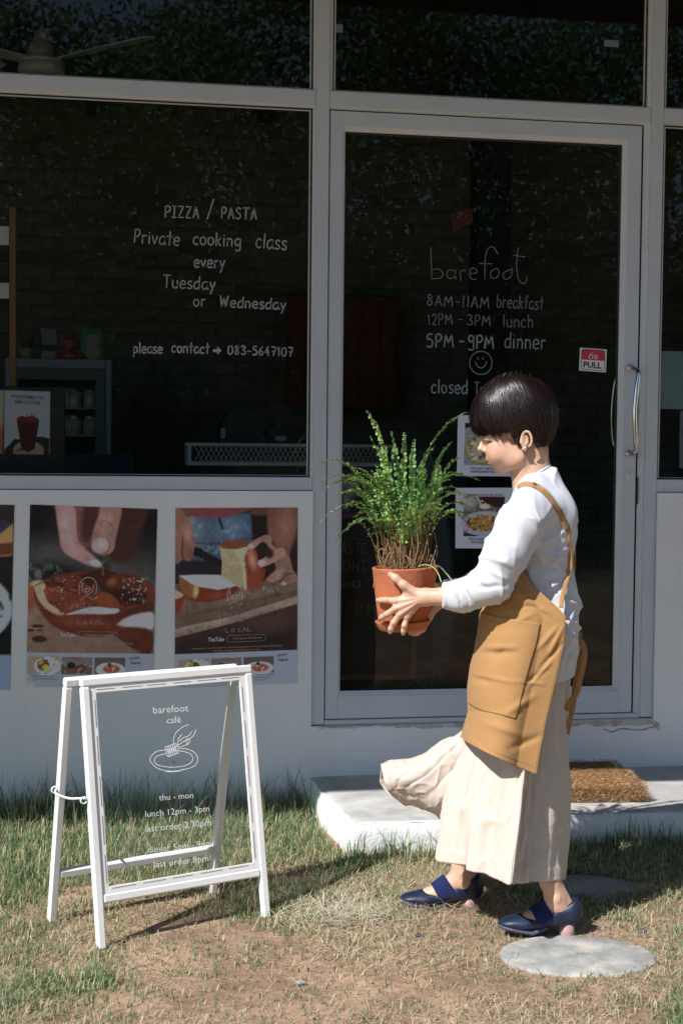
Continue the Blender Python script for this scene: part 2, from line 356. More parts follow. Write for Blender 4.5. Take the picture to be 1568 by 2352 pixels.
# concrete step
M['stepc'] = mat('trowelled_concrete', (.42, .405, .385), .85, var=.15, vscale=6, bump=.4, bscale=30, bdist=.004, col2=(.50, .49, .46), cscale=3, cthr=(.5, .62))
M['stepw'] = mat('whitewashed_concrete', (.78, .79, .79), .85, var=.06, vscale=8, bump=.8, bscale=60, bdist=.006)
nx, ny = 220, 50; u = np.linspace(0, 1, nx); v_ = np.linspace(0, 1, ny); U, V = np.meshgrid(u, v_, indexing='ij')
X = STEP[0]+(.055*(1-V)*(1-U))+U*(STEP[1]-STEP[0]); Y = STEP[2]+V*(STEP[3]-STEP[2]); Z = STEP[4]+.004*fbm(X*5, Y*5, 0, 3, 3)-.005*(V < .01)-.004*(U < .005)
Y = Y-.006*fbm(X*6, 0*X, 0, 9, 3)*(1-V)
step = mesh('doorstep', np.stack([X, Y, Z], -1), grid_faces(nx, ny), M['stepc'], label='low concrete doorstep with whitewashed sides below the glass door', cat='step')
def side(P0, N=220, rows=8):
    W = []
    for r_ in range(rows):
        t = r_/(rows-1); q = P0.copy(); q[:, 2] = P0[:, 2]*(1-t)-.03*t; out = .012*math.sin(min(1, t*4)*math.pi/2)+.004; W.append((q, out))
    return W
top = np.stack([X[:, 0], Y[:, 0], Z[:, 0]], -1); left = np.stack([X[0, :], Y[0, :], Z[0, :]], -1)[::-1]
rim = np.vstack([left, top[1:]]); nrm = np.zeros_like(rim); tg = np.gradient(rim, axis=0); nrm[:, 0] = tg[:, 1]; nrm[:, 1] = -tg[:, 0]; nrm /= np.linalg.norm(nrm, axis=1)[:, None]
rows = []; rough_ = fbm(rim[:, 0]*25, rim[:, 1]*25, 0, 7, 3)
for t in np.linspace(0, 1, 10):
    z = rim[:, 2]*(1-t)-.03*t; o = (.002+.010*math.sin(min(1, t*3)*math.pi/2))+.003*fbm(rim[:, 0]*18, rim[:, 1]*18+t*5, 0, 17, 3)
    q = rim+nrm*np.asarray(o)[:, None]; q[:, 2] = z+.004*(1-t)*rough_*(t < .2); rows.append(q)
mesh('side_face', np.concatenate(rows), grid_faces(10, len(rim)), M['stepw'], parent=step)
lip = [rim+np.array([0, 0, .0015]), rim+nrm*.004+np.array([0, 0, -.001])]; inw = rim-nrm*(.012+.008*rough_)[:, None]; inw[:, 2] += .0012
mesh('white_edge', np.concatenate([inw, lip[0], lip[1]]), grid_faces(3, len(rim)), M['stepw'], parent=step)
# doormat
M['coir'] = mat('coir', (.24, .13, .06), .95, spec=.1, var=.35, vscale=45, bump=.9, bscale=120, bdist=.008, stretch=(1, 1, 3))
M['coirf'] = mat('coir_fibre', colattr=True, rough=.9, spec=.1)
dm = thing('doormat', 'thick brown coir doormat of two layers on the doorstep', 'doormat', (1.72, -.335, .118), R(-4))
for k, (hx, hy, z0, z1) in enumerate([(.285, .215, 0, .030), (.28, .21, .030, .060)]):
    nx, ny = 70, 50; v = []; U, V = np.meshgrid(np.linspace(-1, 1, nx), np.linspace(-1, 1, ny), indexing='ij')
    e = np.clip(1-np.maximum(np.abs(U)**14, np.abs(V)**14), 0, 1)**.5
    for sgn in (1, -1):
        Z = (z0+z1)/2+sgn*(z1-z0)/2*e+(.004*fbm(U*6, V*6, k, 5, 3) if sgn > 0 else 0)
        v.append(np.stack([U*hx+.004*fbm(V*9, U*9, k, 9, 2), V*hy+.004*fbm(U*9, V*9, k, 8, 2), Z], -1).reshape(-1, 3))
    f1 = grid_faces(nx, ny); mesh('mat_layer', np.concatenate(v), np.vstack([f1, f1[:, ::-1]+nx*ny]), M['coir'], dm)
g = np.random.default_rng(9); n = 15000; x = g.uniform(-.285, .285, n); y = g.uniform(-.215, .215, n); z = np.full(n, .0605)
ed = g.random(n) < .55; sidef = g.random(n) < .7; x = np.where(ed & ~sidef, np.sign(x)*.284, x); y = np.where(ed & sidef, -.214, y); z = np.where(ed, g.uniform(.002, .060, n), z)
a = g.random(n)*6.283; ln = g.uniform(.008, .03, n); d = np.stack([np.cos(a), np.sin(a), .25*g.normal(size=n)], -1); d[ed & sidef, 1] = -np.abs(d[ed & sidef, 1])*.35; d[ed & sidef, 2] = g.normal(0, .5, (ed & sidef).sum())
p0 = np.stack([x, y, z], -1); p1 = p0+d*ln[:, None]; p1[:, 2] = np.maximum(p1[:, 2], .001); wv = np.array([0, 0, .0009]); w2 = np.stack([-np.sin(a), np.cos(a), 0*a], -1)*.0006
v = np.stack([p0-w2, p0+w2+wv, p1], 1).reshape(-1, 3); cc = np.array([.34, .19, .085])*(.5+.9*g.random((n, 1))); cc[g.random(n) < .12] = (.62, .5, .3)
mesh('fibres', v, np.arange(3*n).reshape(-1, 3), M['coirf'], dm, col=np.repeat(cc, 3, 0), kind='stuff')
# ---------------------------------------------------------------- stroke lettering (a hand written alphabet of pen strokes)
GL = {
'a': (.62, ['.55,.52 .36,.62 .1,.45 .08,.15 .3,0 .5,.18 .56,.5', '.56,.6 .55,.2 .64,0']), 'b': (.62, ['.1,1 .1,0', '.1,.42 .32,.6 .54,.4 .5,.1 .28,0 .1,.12']),
'c': (.55, ['.5,.52 .3,.62 .08,.4 .12,.1 .32,0 .5,.08']), 'd': (.64, ['.56,1 .56,0', '.56,.45 .34,.6 .1,.42 .1,.12 .3,0 .54,.18']),
'e': (.6, ['.1,.32 .52,.34 .5,.54 .3,.62 .1,.45 .1,.15 .32,0 .54,.08']), 'f': (.5, ['.5,.92 .38,1.02 .25,.9 .24,.5 .24,0', '.06,.6 .46,.6']),
'g': (.64, ['.54,.5 .34,.62 .1,.45 .1,.18 .32,.08 .52,.25', '.56,.6 .56,-.15 .4,-.34 .14,-.26']), 'h': (.62, ['.1,1 .1,0', '.1,.38 .34,.6 .5,.45 .52,0']),
'i': (.26, ['.13,.58 .13,0', '.13,.8 .14,.83']), 'k': (.56, ['.1,1 .1,0', '.46,.6 .12,.25', '.2,.33 .5,0']), 'l': (.26, ['.13,1 .13,0']),
'm': (.9, ['.08,.6 .08,0', '.08,.42 .26,.6 .42,.45 .42,0', '.42,.42 .6,.6 .78,.45 .78,0']), 'n': (.62, ['.1,.6 .1,0', '.1,.4 .32,.6 .5,.45 .52,0']),
'o': (.62, ['.3,.62 .1,.5 .08,.2 .3,0 .52,.16 .54,.45 .3,.62']), 'p': (.62, ['.1,.6 .1,-.35', '.1,.42 .32,.6 .54,.42 .5,.12 .28,.04 .1,.16']),
'r': (.5, ['.12,.6 .12,0', '.12,.38 .28,.58 .46,.56']), 's': (.5, ['.44,.55 .26,.62 .1,.5 .2,.34 .4,.26 .44,.1 .26,0 .06,.08']),
't': (.48, ['.26,1 .25,0', '.06,.66 .46,.66']), 'u': (.62, ['.1,.6 .1,.18 .28,0 .48,.12 .52,.3', '.52,.6 .53,0']), 'v': (.56, ['.06,.6 .28,0', '.28,0 .5,.6']),
'w': (.8, ['.06,.6 .2,0', '.2,0 .38,.5', '.38,.5 .56,0', '.56,0 .72,.6']), 'y': (.58, ['.08,.6 .3,.06', '.54,.62 .3,.0 .16,-.34']),
'A': (.66, ['.06,0 .32,1', '.32,1 .6,0', '.16,.34 .5,.34']), 'M': (.86, ['.06,0 .16,.98', '.16,.98 .4,.3', '.4,.3 .66,.98', '.66,.98 .78,0']), 'P': (.6, ['.1,1 .1,0', '.1,.96 .4,1 .54,.76 .4,.5 .1,.44']),
'I': (.5, ['.25,1 .25,0', '.06,1 .44,1', '.06,0 .44,0']), 'Z': (.62, ['.08,1 .54,1', '.54,1 .08,0', '.08,0 .56,0']), 'S': (.6, ['.5,.88 .3,1.02 .1,.84 .2,.58 .44,.44 .5,.18 .3,0 .06,.1']),
'T': (.7, ['.02,1 .66,1', '.34,1 .34,0']), 'W': (.9, ['.06,1 .2,0', '.2,0 .4,.9', '.4,.9 .6,0', '.6,0 .78,1']), 'E': (.56, ['.1,1 .1,0', '.1,1 .5,1', '.1,.52 .44,.52', '.1,0 .52,0']),
'O': (.76, ['.36,1.02 .1,.8 .08,.25 .36,0 .64,.25 .62,.8 .36,1.02']), 'N': (.72, ['.1,0 .1,1', '.1,1 .6,0', '.6,0 .6,1']),
'0': (.64, ['.3,1 .1,.8 .08,.22 .3,0 .54,.22 .52,.8 .3,1']), '1': (.36, ['.06,.8 .2,1', '.2,1 .2,0']), '|': (.3, ['.16,1 .16,0']), '2': (.6, ['.08,.78 .26,1 .5,.84 .42,.5 .1,.04', '.1,.02 .54,.02']),
'3': (.6, ['.1,.9 .32,1.02 .5,.8 .26,.54', '.26,.54 .54,.34 .44,.04 .08,.1']), '4': (.62, ['.4,1 .08,.34', '.08,.34 .56,.34', '.42,.62 .42,0']), '5': (.6, ['.5,1 .14,1', '.14,1 .12,.58', '.12,.58 .38,.62 .54,.34 .4,.02 .08,.08']),
'6': (.6, ['.44,1 .16,.6 .1,.22 .3,0 .52,.2 .4,.5 .14,.36']), '7': (.6, ['.08,1 .54,1', '.54,1 .26,0', '.18,.5 .5,.5']), '8': (.62, ['.5,.86 .3,1 .14,.8 .3,.55 .5,.26 .3,0 .1,.22 .3,.52 .5,.8 .42,.98']),
'9': (.6, ['.5,.9 .26,1 .1,.74 .28,.5 .5,.66', '.52,.95 .5,0']), 'q': (.6, ['.5,.9 .26,1 .1,.74 .28,.48 .5,.66', '.52,.95 .5,.0 .36,-.16 .1,-.08']), '-': (.5, ['.08,.42 .42,.42']), '/': (.5, ['.02,-.15 .46,1.25']), ' ': (.42, []), '.': (.2, ['.1,.02 .11,.05']),
}
def strokes_of(text):
    out = []; x = 0
    for ch in text:
        wd, ss = GL[ch]
        for s in ss: out.append(np.array([[float(q) for q in p.split(',')] for p in s.split()])+np.array([x, 0]))
        x += wd+.10
    return out, x-.10
def ribbon(mb, pts, wd, to3, smooth=True):
    """flat pen stroke through 2D pts; to3 maps a 2D array to 3D"""
    p = catmull(pts, 6) if smooth and len(pts) > 2 else np.array(pts, float)
    if len(p) == 2: p = np.linspace(p[0], p[1], 4)
    t = np.gradient(p, axis=0); t /= np.linalg.norm(t, axis=1)[:, None]+1e-9; nn = np.stack([-t[:, 1], t[:, 0]], -1)
    ww = np.full(len(p), wd/2)*(1+.15*np.sin(np.arange(len(p))*1.7+p[0, 0]))
    p = np.vstack([p[0]-t[0]*wd*.35, p, p[-1]+t[-1]*wd*.35]); nn = np.vstack([nn[0], nn, nn[-1]]); ww = np.concatenate([[ww[0]*.5], ww, [ww[-1]*.5]])
    a = to3(p+nn*ww[:, None]); b = to3(p-nn*ww[:, None]); m = len(p)
    mb.add(np.vstack([a, b]), [(i, i+1, m+i+1, m+i) for i in range(m-1)])
def on_glass(Y): return lambda q: np.array([atY(x, y, Y) for x, y in q])
def write(mb, text, x0, y0, x1, y1, cap, wd, to3, jit=.5, seed=0):
    """pen-written word, baseline from (x0,y0) to (x1,y1), capital height cap, all in measuring-grid px"""
    ss, W = strokes_of(text); g = random.Random(seed+len(text)); L = math.hypot(x1-x0, y1-y0); ex = np.array([(x1-x0)/L, (y1-y0)/L]); ey = np.array([ex[1], -ex[0]])
    for s in ss:
        q = np.array([x0, y0])+s[:, :1]/W*L*ex+s[:, 1:]*cap*ey+np.array([g.uniform(-jit, jit), g.uniform(-jit, jit)])
        ribbon(mb, q, wd*(1+g.uniform(-.15, .15)), to3)
# ---------------------------------------------------------------- printed text
_tc = {}
def textgeo(s, off=0.0):
    k = (s, off)
    if k in _tc: return _tc[k]
    c = bpy.data.curves.new("t", 'FONT'); c.body = s; c.resolution_u = 2; c.offset = off
    o = bpy.data.objects.new("t", c); COL.objects.link(o); bpy.context.view_layer.update()
    me = bpy.data.meshes.new_from_object(o.evaluated_get(bpy.context.evaluated_depsgraph_get()))
    v = np.array([q.co[:2] for q in me.vertices]).reshape(-1, 2); f = [tuple(p.vertices) for p in me.polygons]
    bpy.data.objects.remove(o); bpy.data.curves.remove(c); bpy.data.meshes.remove(me)
    x0, x1 = v[:, 0].min(), v[:, 0].max(); v[:, 0] -= x0; _tc[k] = (v, f, x1-x0); return _tc[k]
def printed(mb, s, x0, y0, x1, y1, to3, off=0.0, sy=1.0, hgt=None):
    v, f, W = textgeo(s, off); L = math.hypot(x1-x0, y1-y0); ex = np.array([(x1-x0)/L, (y1-y0)/L]); ey = np.array([ex[1], -ex[0]]); k = L/W
    ky = k*sy if hgt is None else hgt/.73
    q = np.array([x0, y0])+v[:, :1]*k*ex+v[:, 1:]*ky*ey; mb.add(to3(q), f)
# ---------------------------------------------------------------- the cafe front
M['wall'] = mat('white_masonry_paint', (.79, .80, .80), .9, var=.06, vscale=2.2, bump=.55, bscale=95, bdist=.003, col2=(.34, .33, .30), cscale=19, cthr=(.70, .755))
M['plaster'] = mat('broken_plaster', (.50, .47, .43), .95, var=.3, vscale=30, bump=1, bscale=50, bdist=.008, col2=(.56, .55, .52), cscale=13, cthr=(.46, .56))
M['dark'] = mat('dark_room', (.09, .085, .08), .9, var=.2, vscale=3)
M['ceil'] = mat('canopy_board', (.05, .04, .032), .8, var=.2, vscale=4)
B = thing('cafe_building', 'white cafe front with aluminium framed glass windows and a tall glass door', 'building')
mw = MB(); YW = -.012; XA, XB = -7.0, 9.0
def vq(x0, x1, z0, z1, y=YW): mw.add([(x0, y, z0), (x1, y, z0), (x1, y, z1), (x0, y, z1)], [(0, 1, 2, 3)])
vq(XA, .829, -.2, 1.231); vq(.829, 2.236, -.2, .312); vq(2.236, XB, -.2, 1.231); vq(XA, XB, 3.30, 4.2)
mw.add([(.829, YW, .312), (.829, .09, .312), (.829, .09, 1.231), (.829, YW, 1.231)], [(0, 1, 2, 3)])
mw.add([(2.236, YW, .312), (2.236, .09, .312), (2.236, .09, 1.231), (2.236, YW, 1.231)], [(3, 2, 1, 0)])
mw.add([(XA, YW, 1.231), (.829, YW, 1.231), (.829, .02, 1.231), (XA, .02, 1.231)], [(0, 1, 2, 3)]); mw.add([(2.236, YW, 1.231), (XB, YW, 1.231), (XB, .02, 1.231), (2.236, .02, 1.231)], [(0, 1, 2, 3)])
mw.add([(.829, YW, .312), (2.236, YW, .312), (2.236, .09, .312), (.829, .09, .312)], [(0, 1, 2, 3)])
mw.add([(XA, .12, -.2), (XB, .12, -.2), (XB, .12, .312), (XA, .12, .312)], [(0, 1, 2, 3)])
mw.add([(XA, .12, .30), (.829, .12, .30), (.829, .12, 1.231), (XA, .12, 1.231)], [(0, 1, 2, 3)]); mw.add([(2.236, .12, .3), (XB, .12, .3), (XB, .12, 1.231), (2.236, .12, 1.231)], [(0, 1, 2, 3)])
mw.obj('wall', M['wall'], B)
# crumbling plaster strip under the threshold
n = 240; xs = np.linspace(.86, 2.262, n); top = np.where(xs > 2.236, .306-(xs-2.236)*.6, .3135); dpt = .010+.018*np.clip((xs-1.5)/.6, 0, 1)+.012*fbm(xs*9, 0*xs, 0, 5, 4)
bot = top-np.clip(dpt, .004, .06); mid = (top+bot)/2
y0 = np.full(n, YW-.0015); ya = YW-.004-.003*fbm(xs*30, 0*xs, 1, 6, 3)
mesh('plaster_edge', np.vstack([np.stack([xs, y0, top], -1), np.stack([xs, ya, mid+.002*fbm(xs*40, 0*xs, 3, 6, 2)], -1), np.stack([xs, ya+.001, bot+.004*fbm(xs*60, 0*xs, 4, 6, 2)], -1), np.stack([xs, y0+.001, bot-.001+.004*fbm(xs*60, 0*xs, 4, 6, 2)], -1)]), grid_faces(4, n), M['plaster'], B, smooth=False)
mc = MB()   # the crack under the plaster
cx = np.linspace(2.02, 2.25, 40); cz = .268-.004*fbm(cx*30, 0*cx, 0, 8, 3)*3+(cx > 2.2)*(cx-2.2)*.5
mc.tube(np.stack([cx, np.full(40, YW-.003), cz], -1), .0009+.0010*np.abs(fbm(cx*50, 0*cx, 0, 9, 2)), 5); mc.obj('crack', M['gap'], B, True)
mt = MB()
# frame members
def member(name, x0, x1, z0, z1, y0=0.0, y1=.085, b=.002, m='alu'):
    return MB().box(x0, x1, y0, y1, z0, z1, b).obj(name, M[m], B)
member('mullion', .829, .8815, .317, 3.30); member('mullion', 2.181, 2.2345, .317, 3.30)
member('transom', XA, .828, 2.711, 2.770, .0015); member('transom', .8825, 2.180, 2.711, 2.770, .0015); member('transom', 2.2355, XB, 2.711, 2.770, .0015)
member('window_sill', XA, .828, 1.2335, 1.2845, .0015); member('window_sill', 2.2355, XB, 1.2335, 1.2845, .0015)
member('threshold', .8825, 2.180, .3135, .333, .001)
def ring(mb, o, yo, i, yi):
    (a, b, c, d), (e, f, g_, h) = o, i
    v = [(a, yo, c), (b, yo, c), (b, yo, d), (a, yo, d), (e, yi, g_), (f, yi, g_), (f, yi, h), (e, yi, h)]
    return mb.add(v, [(0, 1, 5, 4), (1, 2, 6, 5), (2, 3, 7, 6), (3, 0, 4, 7)])
def pane(x0, x1, z0, z1, parent, y=.030, m='glass', name='pane'):
    return mesh(name, [(x0, y, z0), (x1, y, z0), (x1, y, z1), (x0, y, z1)], [(0, 1, 2, 3)], M[m], parent, False)
def window(x0, x1, z0, z1, bw=.008):
    o = ring(ring(MB(), (x0, x1, z0, z1), .0025, (x0+bw, x1-bw, z0+.0005, z1-bw), .012), (x0+bw, x1-bw, z0+.0005, z1-bw), .012, (x0+bw, x1-bw, z0+.0005, z1-bw), .022).obj('window', M['bead'], B)
    i = (x0+bw, x1-bw, z0+.0005, z1-bw); j = (i[0]+.007, i[1]-.007, i[2]+.006, i[3]-.006)
    ring(MB(), i, .022, j, .024).obj('seal', M['gap'], o); k = (j[0]+.005, j[1]-.005, j[2]+.002, j[3]-.004)
    ring(ring(MB(), j, .024, k, .022), k, .022, k, .03).obj('glazing_strip', M['bead'], o)
    pane(k[0]-.003, k[1]+.003, k[2]-.003, k[3]+.003, o); return o
W1 = window(-3.2, .828, 1.2845, 2.711); W2 = window(-3.2, .828, 2.770, 3.30); W3 = window(.8825, 2.180, 2.770, 3.30, .012); W4 = window(2.2355, 5.2, 1.2845, 2.711, .004); W5 = window(2.2355, 5.2, 2.770, 3.30, .004)
MB().box(-3.3, -3.2, 0, .085, 1.2845, 3.3, .002).obj('mullion', M['alu'], B); MB().box(5.2, 5.3, 0, .085, 1.2845, 3.3, .002).obj('mullion', M['alu'], B)
MB().box(XA, -3.3, .002, .1, 1.2845, 3.3).obj('wall_panel', M['wall'], B); MB().box(5.3, XB, .002, .1, 1.2845, 3.3).obj('wall_panel', M['wall'], B)
# jamb beside the door, then the door leaf
ring(MB(), (.8825, 2.180, .333, 2.711), .003, (.884, 2.156, .3345, 2.7015), .014).obj('door_jamb', M['bead'], B)
md = MB(); yd = .006
md.box(.8865, .9355, yd, .05, .338, 2.696, .0012); md.box(2.091, 2.1465, yd, .05, .338, 2.696, .0012); md.box(.9357, 2.0908, yd+.0003, .05, 2.639, 2.696, .0008); md.box(.9357, 2.0908, yd+.0003, .05, .338, .4265, .0008)
D = md.obj('door', M['alu'], B)
ring(MB(), (.9356, 2.0909, .4266, 2.6389), yd+.0022, (.9465, 2.069, .445, 2.621), .020).obj('door_bead', M['bead'], D)
ring(MB(), (.9465, 2.069, .445, 2.621), .020, (.9505, 2.062, .4475, 2.613), .0285).obj('door_seal', M['gap'], D)
pane(.948, 2.066, .445, 2.615, D)
mg = MB(); mg.box(2.150, 2.176, .055, .06, .333, 2.7); mg.box(.884, 2.176, .055, .06, .3335, .3375); mg.box(.884, 2.176, .055, .06, 2.697, 2.71); mg.obj('door_gap', M['gap'], B)
# handles
def handle(y0, y1, s, nm='handle'):
    h = MB(); z0, z1 = atY(1446, 846)[2], atY(1443, 1043)[2]; xm = 2.117 if s < 0 else float(atY(1405, 930, .135)[0])-.004
    if s > 0: s = 1.35
    pts = catmull([(xm, y0, z0), (xm+.004, y0+s*.028, z0-.002), (xm+.013, y0+s*.048, z0-.022), (xm+.006, y0+s*.055, z0-.075), (xm-.001, y0+s*.056, (z0+z1)/2), (xm+.003, y0+s*.055, z1+.075), (xm+.010, y0+s*.048, z1+.022), (xm+.003, y0+s*.028, z1+.002), (xm, y0, z1)], 8)
    h.tube(pts, .0098, 14)
    for z in (z0, z1):
        t = 24; pr = [(.0001, .010), (.012, .010), (.0165, .007), (.018, 0.0), (.018, -.001)]
        v = [(xm+r*math.cos(6.2832*k/t), y0+s*q, z+r*math.sin(6.2832*k/t)) for r, q in pr for k in range(t)]; h.add(v, grid_faces(len(pr), t, True))
    return h.obj(nm, M['chrome'], D, True)
handle(yd, 0, -1); handle(.05, 0, 1)
lk = atY(1444.5, 1090); ml = MB(); t = 28
for pr, nm, mm in (([(.0001, .0065), (.006, .0065), (.0125, .006), (.0165, .004), (.0175, 0)], 'lock_ring', 'bead'), ([(.0001, .0095), (.0055, .0095), (.0066, .0068)], 'keyhole', 'chrome')):
    v = [(lk[0]+r*math.cos(6.2832*k/t), yd-q, lk[2]+r*math.sin(6.2832*k/t)) for r, q in pr for k in range(t)]; mesh(nm, v, grid_faces(len(pr), t, True), M[mm], D)
MB().box(lk[0]-.001, lk[0]+.001, yd-.0105, yd-.0096, lk[2]-.004, lk[2]+.004).obj('key_slot', M['gap'], D)
sz0, sz1 = atY(1457, 1158)[2], atY(1457, 1095)[2]
MB().box(2.150, 2.1575, .004, .03, sz0, sz1, .001).obj('strike_plate', M['gap'], B)
# roof canopy and shell of the room
EDGE = -2.46
mr = MB(); mr.box(XA, XB, EDGE, YW-.002, 3.95, 4.01); mr.obj('canopy', M['ceil'], B)
mr = MB(); mr.box(XA, XB, YW, 3.4, 4.2, 4.3); mr.box(XA, XB, EDGE-.05, EDGE, 3.89, 4.05)
for k in range(14): mr.box(XA+.5+k*1.15, XA+.56+k*1.15, EDGE, YW-.003, 3.87, 3.949)
mr.obj('roof', M['ceil'], B)
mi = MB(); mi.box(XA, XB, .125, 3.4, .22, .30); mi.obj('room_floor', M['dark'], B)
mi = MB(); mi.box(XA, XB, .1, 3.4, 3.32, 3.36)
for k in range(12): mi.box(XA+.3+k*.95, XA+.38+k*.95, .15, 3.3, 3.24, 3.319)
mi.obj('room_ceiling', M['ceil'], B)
MB().box(XA-.1, XA, 0, 3.4, -.1, 4.1).obj('end_wall', M['wall'], B); MB().box(XB, XB+.1, 0, 3.4, -.1, 4.1).obj('end_wall', M['wall'], B)
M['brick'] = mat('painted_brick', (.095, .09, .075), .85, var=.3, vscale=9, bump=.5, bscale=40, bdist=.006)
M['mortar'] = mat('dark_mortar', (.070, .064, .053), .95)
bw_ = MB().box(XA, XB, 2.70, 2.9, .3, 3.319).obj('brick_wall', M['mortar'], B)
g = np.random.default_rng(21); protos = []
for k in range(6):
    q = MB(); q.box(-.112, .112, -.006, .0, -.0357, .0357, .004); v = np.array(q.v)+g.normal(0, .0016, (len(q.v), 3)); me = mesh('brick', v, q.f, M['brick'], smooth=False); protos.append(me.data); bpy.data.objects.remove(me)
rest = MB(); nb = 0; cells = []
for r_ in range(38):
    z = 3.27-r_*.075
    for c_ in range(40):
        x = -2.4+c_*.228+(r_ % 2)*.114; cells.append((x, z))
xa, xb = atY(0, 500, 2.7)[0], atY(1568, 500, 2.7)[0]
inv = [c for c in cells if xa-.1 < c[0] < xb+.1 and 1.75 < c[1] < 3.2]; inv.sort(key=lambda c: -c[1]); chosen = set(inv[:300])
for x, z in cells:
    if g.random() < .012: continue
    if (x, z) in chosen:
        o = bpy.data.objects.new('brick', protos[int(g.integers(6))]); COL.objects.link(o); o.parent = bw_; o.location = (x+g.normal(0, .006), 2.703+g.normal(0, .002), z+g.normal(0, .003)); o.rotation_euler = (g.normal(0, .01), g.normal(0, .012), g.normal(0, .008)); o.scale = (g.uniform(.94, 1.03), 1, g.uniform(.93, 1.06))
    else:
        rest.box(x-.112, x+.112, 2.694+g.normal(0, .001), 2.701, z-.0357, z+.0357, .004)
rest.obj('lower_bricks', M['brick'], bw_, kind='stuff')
# ---------------------------------------------------------------- writing on the glass
TG = on_glass(.0285)
def Z4(a): return lambda x, y: (287+x*.2746, 430.6+y*.2746)
def wr(mb, s, x0, y0, x1, y1, cap, wd, ox, oy, k, seed=0): write(mb, s, ox+x0*k, oy+y0*k, ox+x1*k, oy+y1*k, cap*k, wd*k, TG, .25, seed)
a = (287, 430.6, .2746); m1 = MB()
for s, x0, y0, x1, y1, cap in [('PIZZA', 330, 246, 622, 256, 92), ('PASTA', 800, 256, 1105, 268, 92), ('Private', 72, 460, 455, 488, 112), ('cooking', 565, 476, 970, 496, 108), ('class', 1090, 502, 1350, 522, 122),
        ('every', 575, 668, 835, 676, 104), ('Tuesday', 318, 836, 755, 856, 104), ('or', 572, 994, 675, 992, 96), ('Wednesday', 792, 998, 1345, 1022, 92), ('please', 68, 1385, 315, 1387, 88), ('contact', 388, 1378, 705, 1390, 86), ('083-5647107', 858, 1394, 1405, 1412, 72)]:
    mq = MB(); wr(mq, s, x0, y0, x1, y1, cap, 11, *a, seed=x0); mq.obj('written_word', M['ink'], W1)
def zz(a): return lambda q: TG(np.array([a[0], a[1]])+np.array(q)*a[2])
mq = MB(); ribbon(mq, [(688, 265), (742, 100)], 11, zz(a)); mq.obj('slash', M['ink'], W1); m1.add(zz(a)([(736, 1352), (772, 1354), (772, 1328), (810, 1364), (772, 1400), (772, 1378), (736, 1376)]), [(0, 1, 5, 6), (2, 3, 4)])
m1.obj('arrow', M['ink'], W1)
b_ = (918.6, 545.4, .238); m2 = MB(); m3 = MB()
for s, x0, y0, x1, y1, cap, wd in [('8AM-||AM', 250, 655, 860, 680, 106, 9), ('breakfast', 925, 672, 1378, 700, 125, 8), ('12PM', 262, 846, 508, 838, 104, 7), ('-', 548, 836, 606, 836, 104, 7), ('3PM', 636, 846, 875, 855, 100, 9), ('lunch', 985, 865, 1285, 866, 120, 8)]: mq = MB(); wr(mq, s, x0, y0, x1, y1, cap, wd, *b_, seed=x0); mq.obj('written_word', M['inkfaint'], D)
for s, x0, y0, x1, y1, cap, wd in [('5PM', 248, 1058, 520, 1058, 124, 13), ('-', 566, 1056, 624, 1056, 124, 13), ('qPM', 648, 1066, 905, 1070, 122, 14), ('dinner', 1000, 1064, 1400, 1080, 150, 11), ('closed', 295, 1500, 650, 1508, 132, 11), ('Tues', 712, 1504, 905, 1512, 108, 8)]: mq = MB(); wr(mq, s, x0, y0, x1, y1, cap, wd, *b_, seed=x0); mq.obj('written_word', M['inkmid'], D)
for s in ['295,97 305,395', '300,312 370,305 412,345 385,392 300,397', '520,320 470,315 450,355 470,392 515,385 538,330', '530,312 530,380 545,402', '575,325 585,415', '578,340 600,318 636,316', '665,352 740,338 720,300 680,302 668,360 690,402 732,402',
          '940,162 910,105 870,90 835,130 818,220 815,402', '768,250 882,254', '910,302 870,340 880,385 920,392 952,350 940,305 910,302', '1075,305 1000,340 995,390 1030,402 1070,370 1080,300', '1140,97 1122,230 1128,340 1150,420 1190,445 1215,420 1222,378', '1095,172 1202,188']:
    ribbon(m3, np.array([[float(t) for t in p.split(',')] for p in s.split()]), 7.5, zz(b_))
m3.obj('written_name', M['inkfaint'], D)
th = np.linspace(0, 2*np.pi, 13); ribbon(m2, np.stack([778+108*np.cos(th), 1210-112*np.sin(th)], -1), 7, zz(b_)); ribbon(m2, [(748, 1158), (750, 1178)], 7, zz(b_)); ribbon(m2, [(797, 1158), (799, 1178)], 7, zz(b_)); ribbon(m2, [(724, 1200), (742, 1240), (780, 1260), (815, 1240), (833, 1196)], 7, zz(b_))
m2.obj('smiling_face_drawing', M['inkmid'], D)
# stickers in the panes over the door
for px, py, w2, h2, m_ in [(1403, 100, 18, 8, 'ink'), (776, 65, 11, 9, 'ink')]:
    c = atY(px, py, .0285); MB().box(c[0]-w2*.0017, c[0]+w2*.0017, .0275, .0285, c[2]-h2*.0017, c[2]+h2*.0017).obj('sticker', M['inkfaint'], W3)
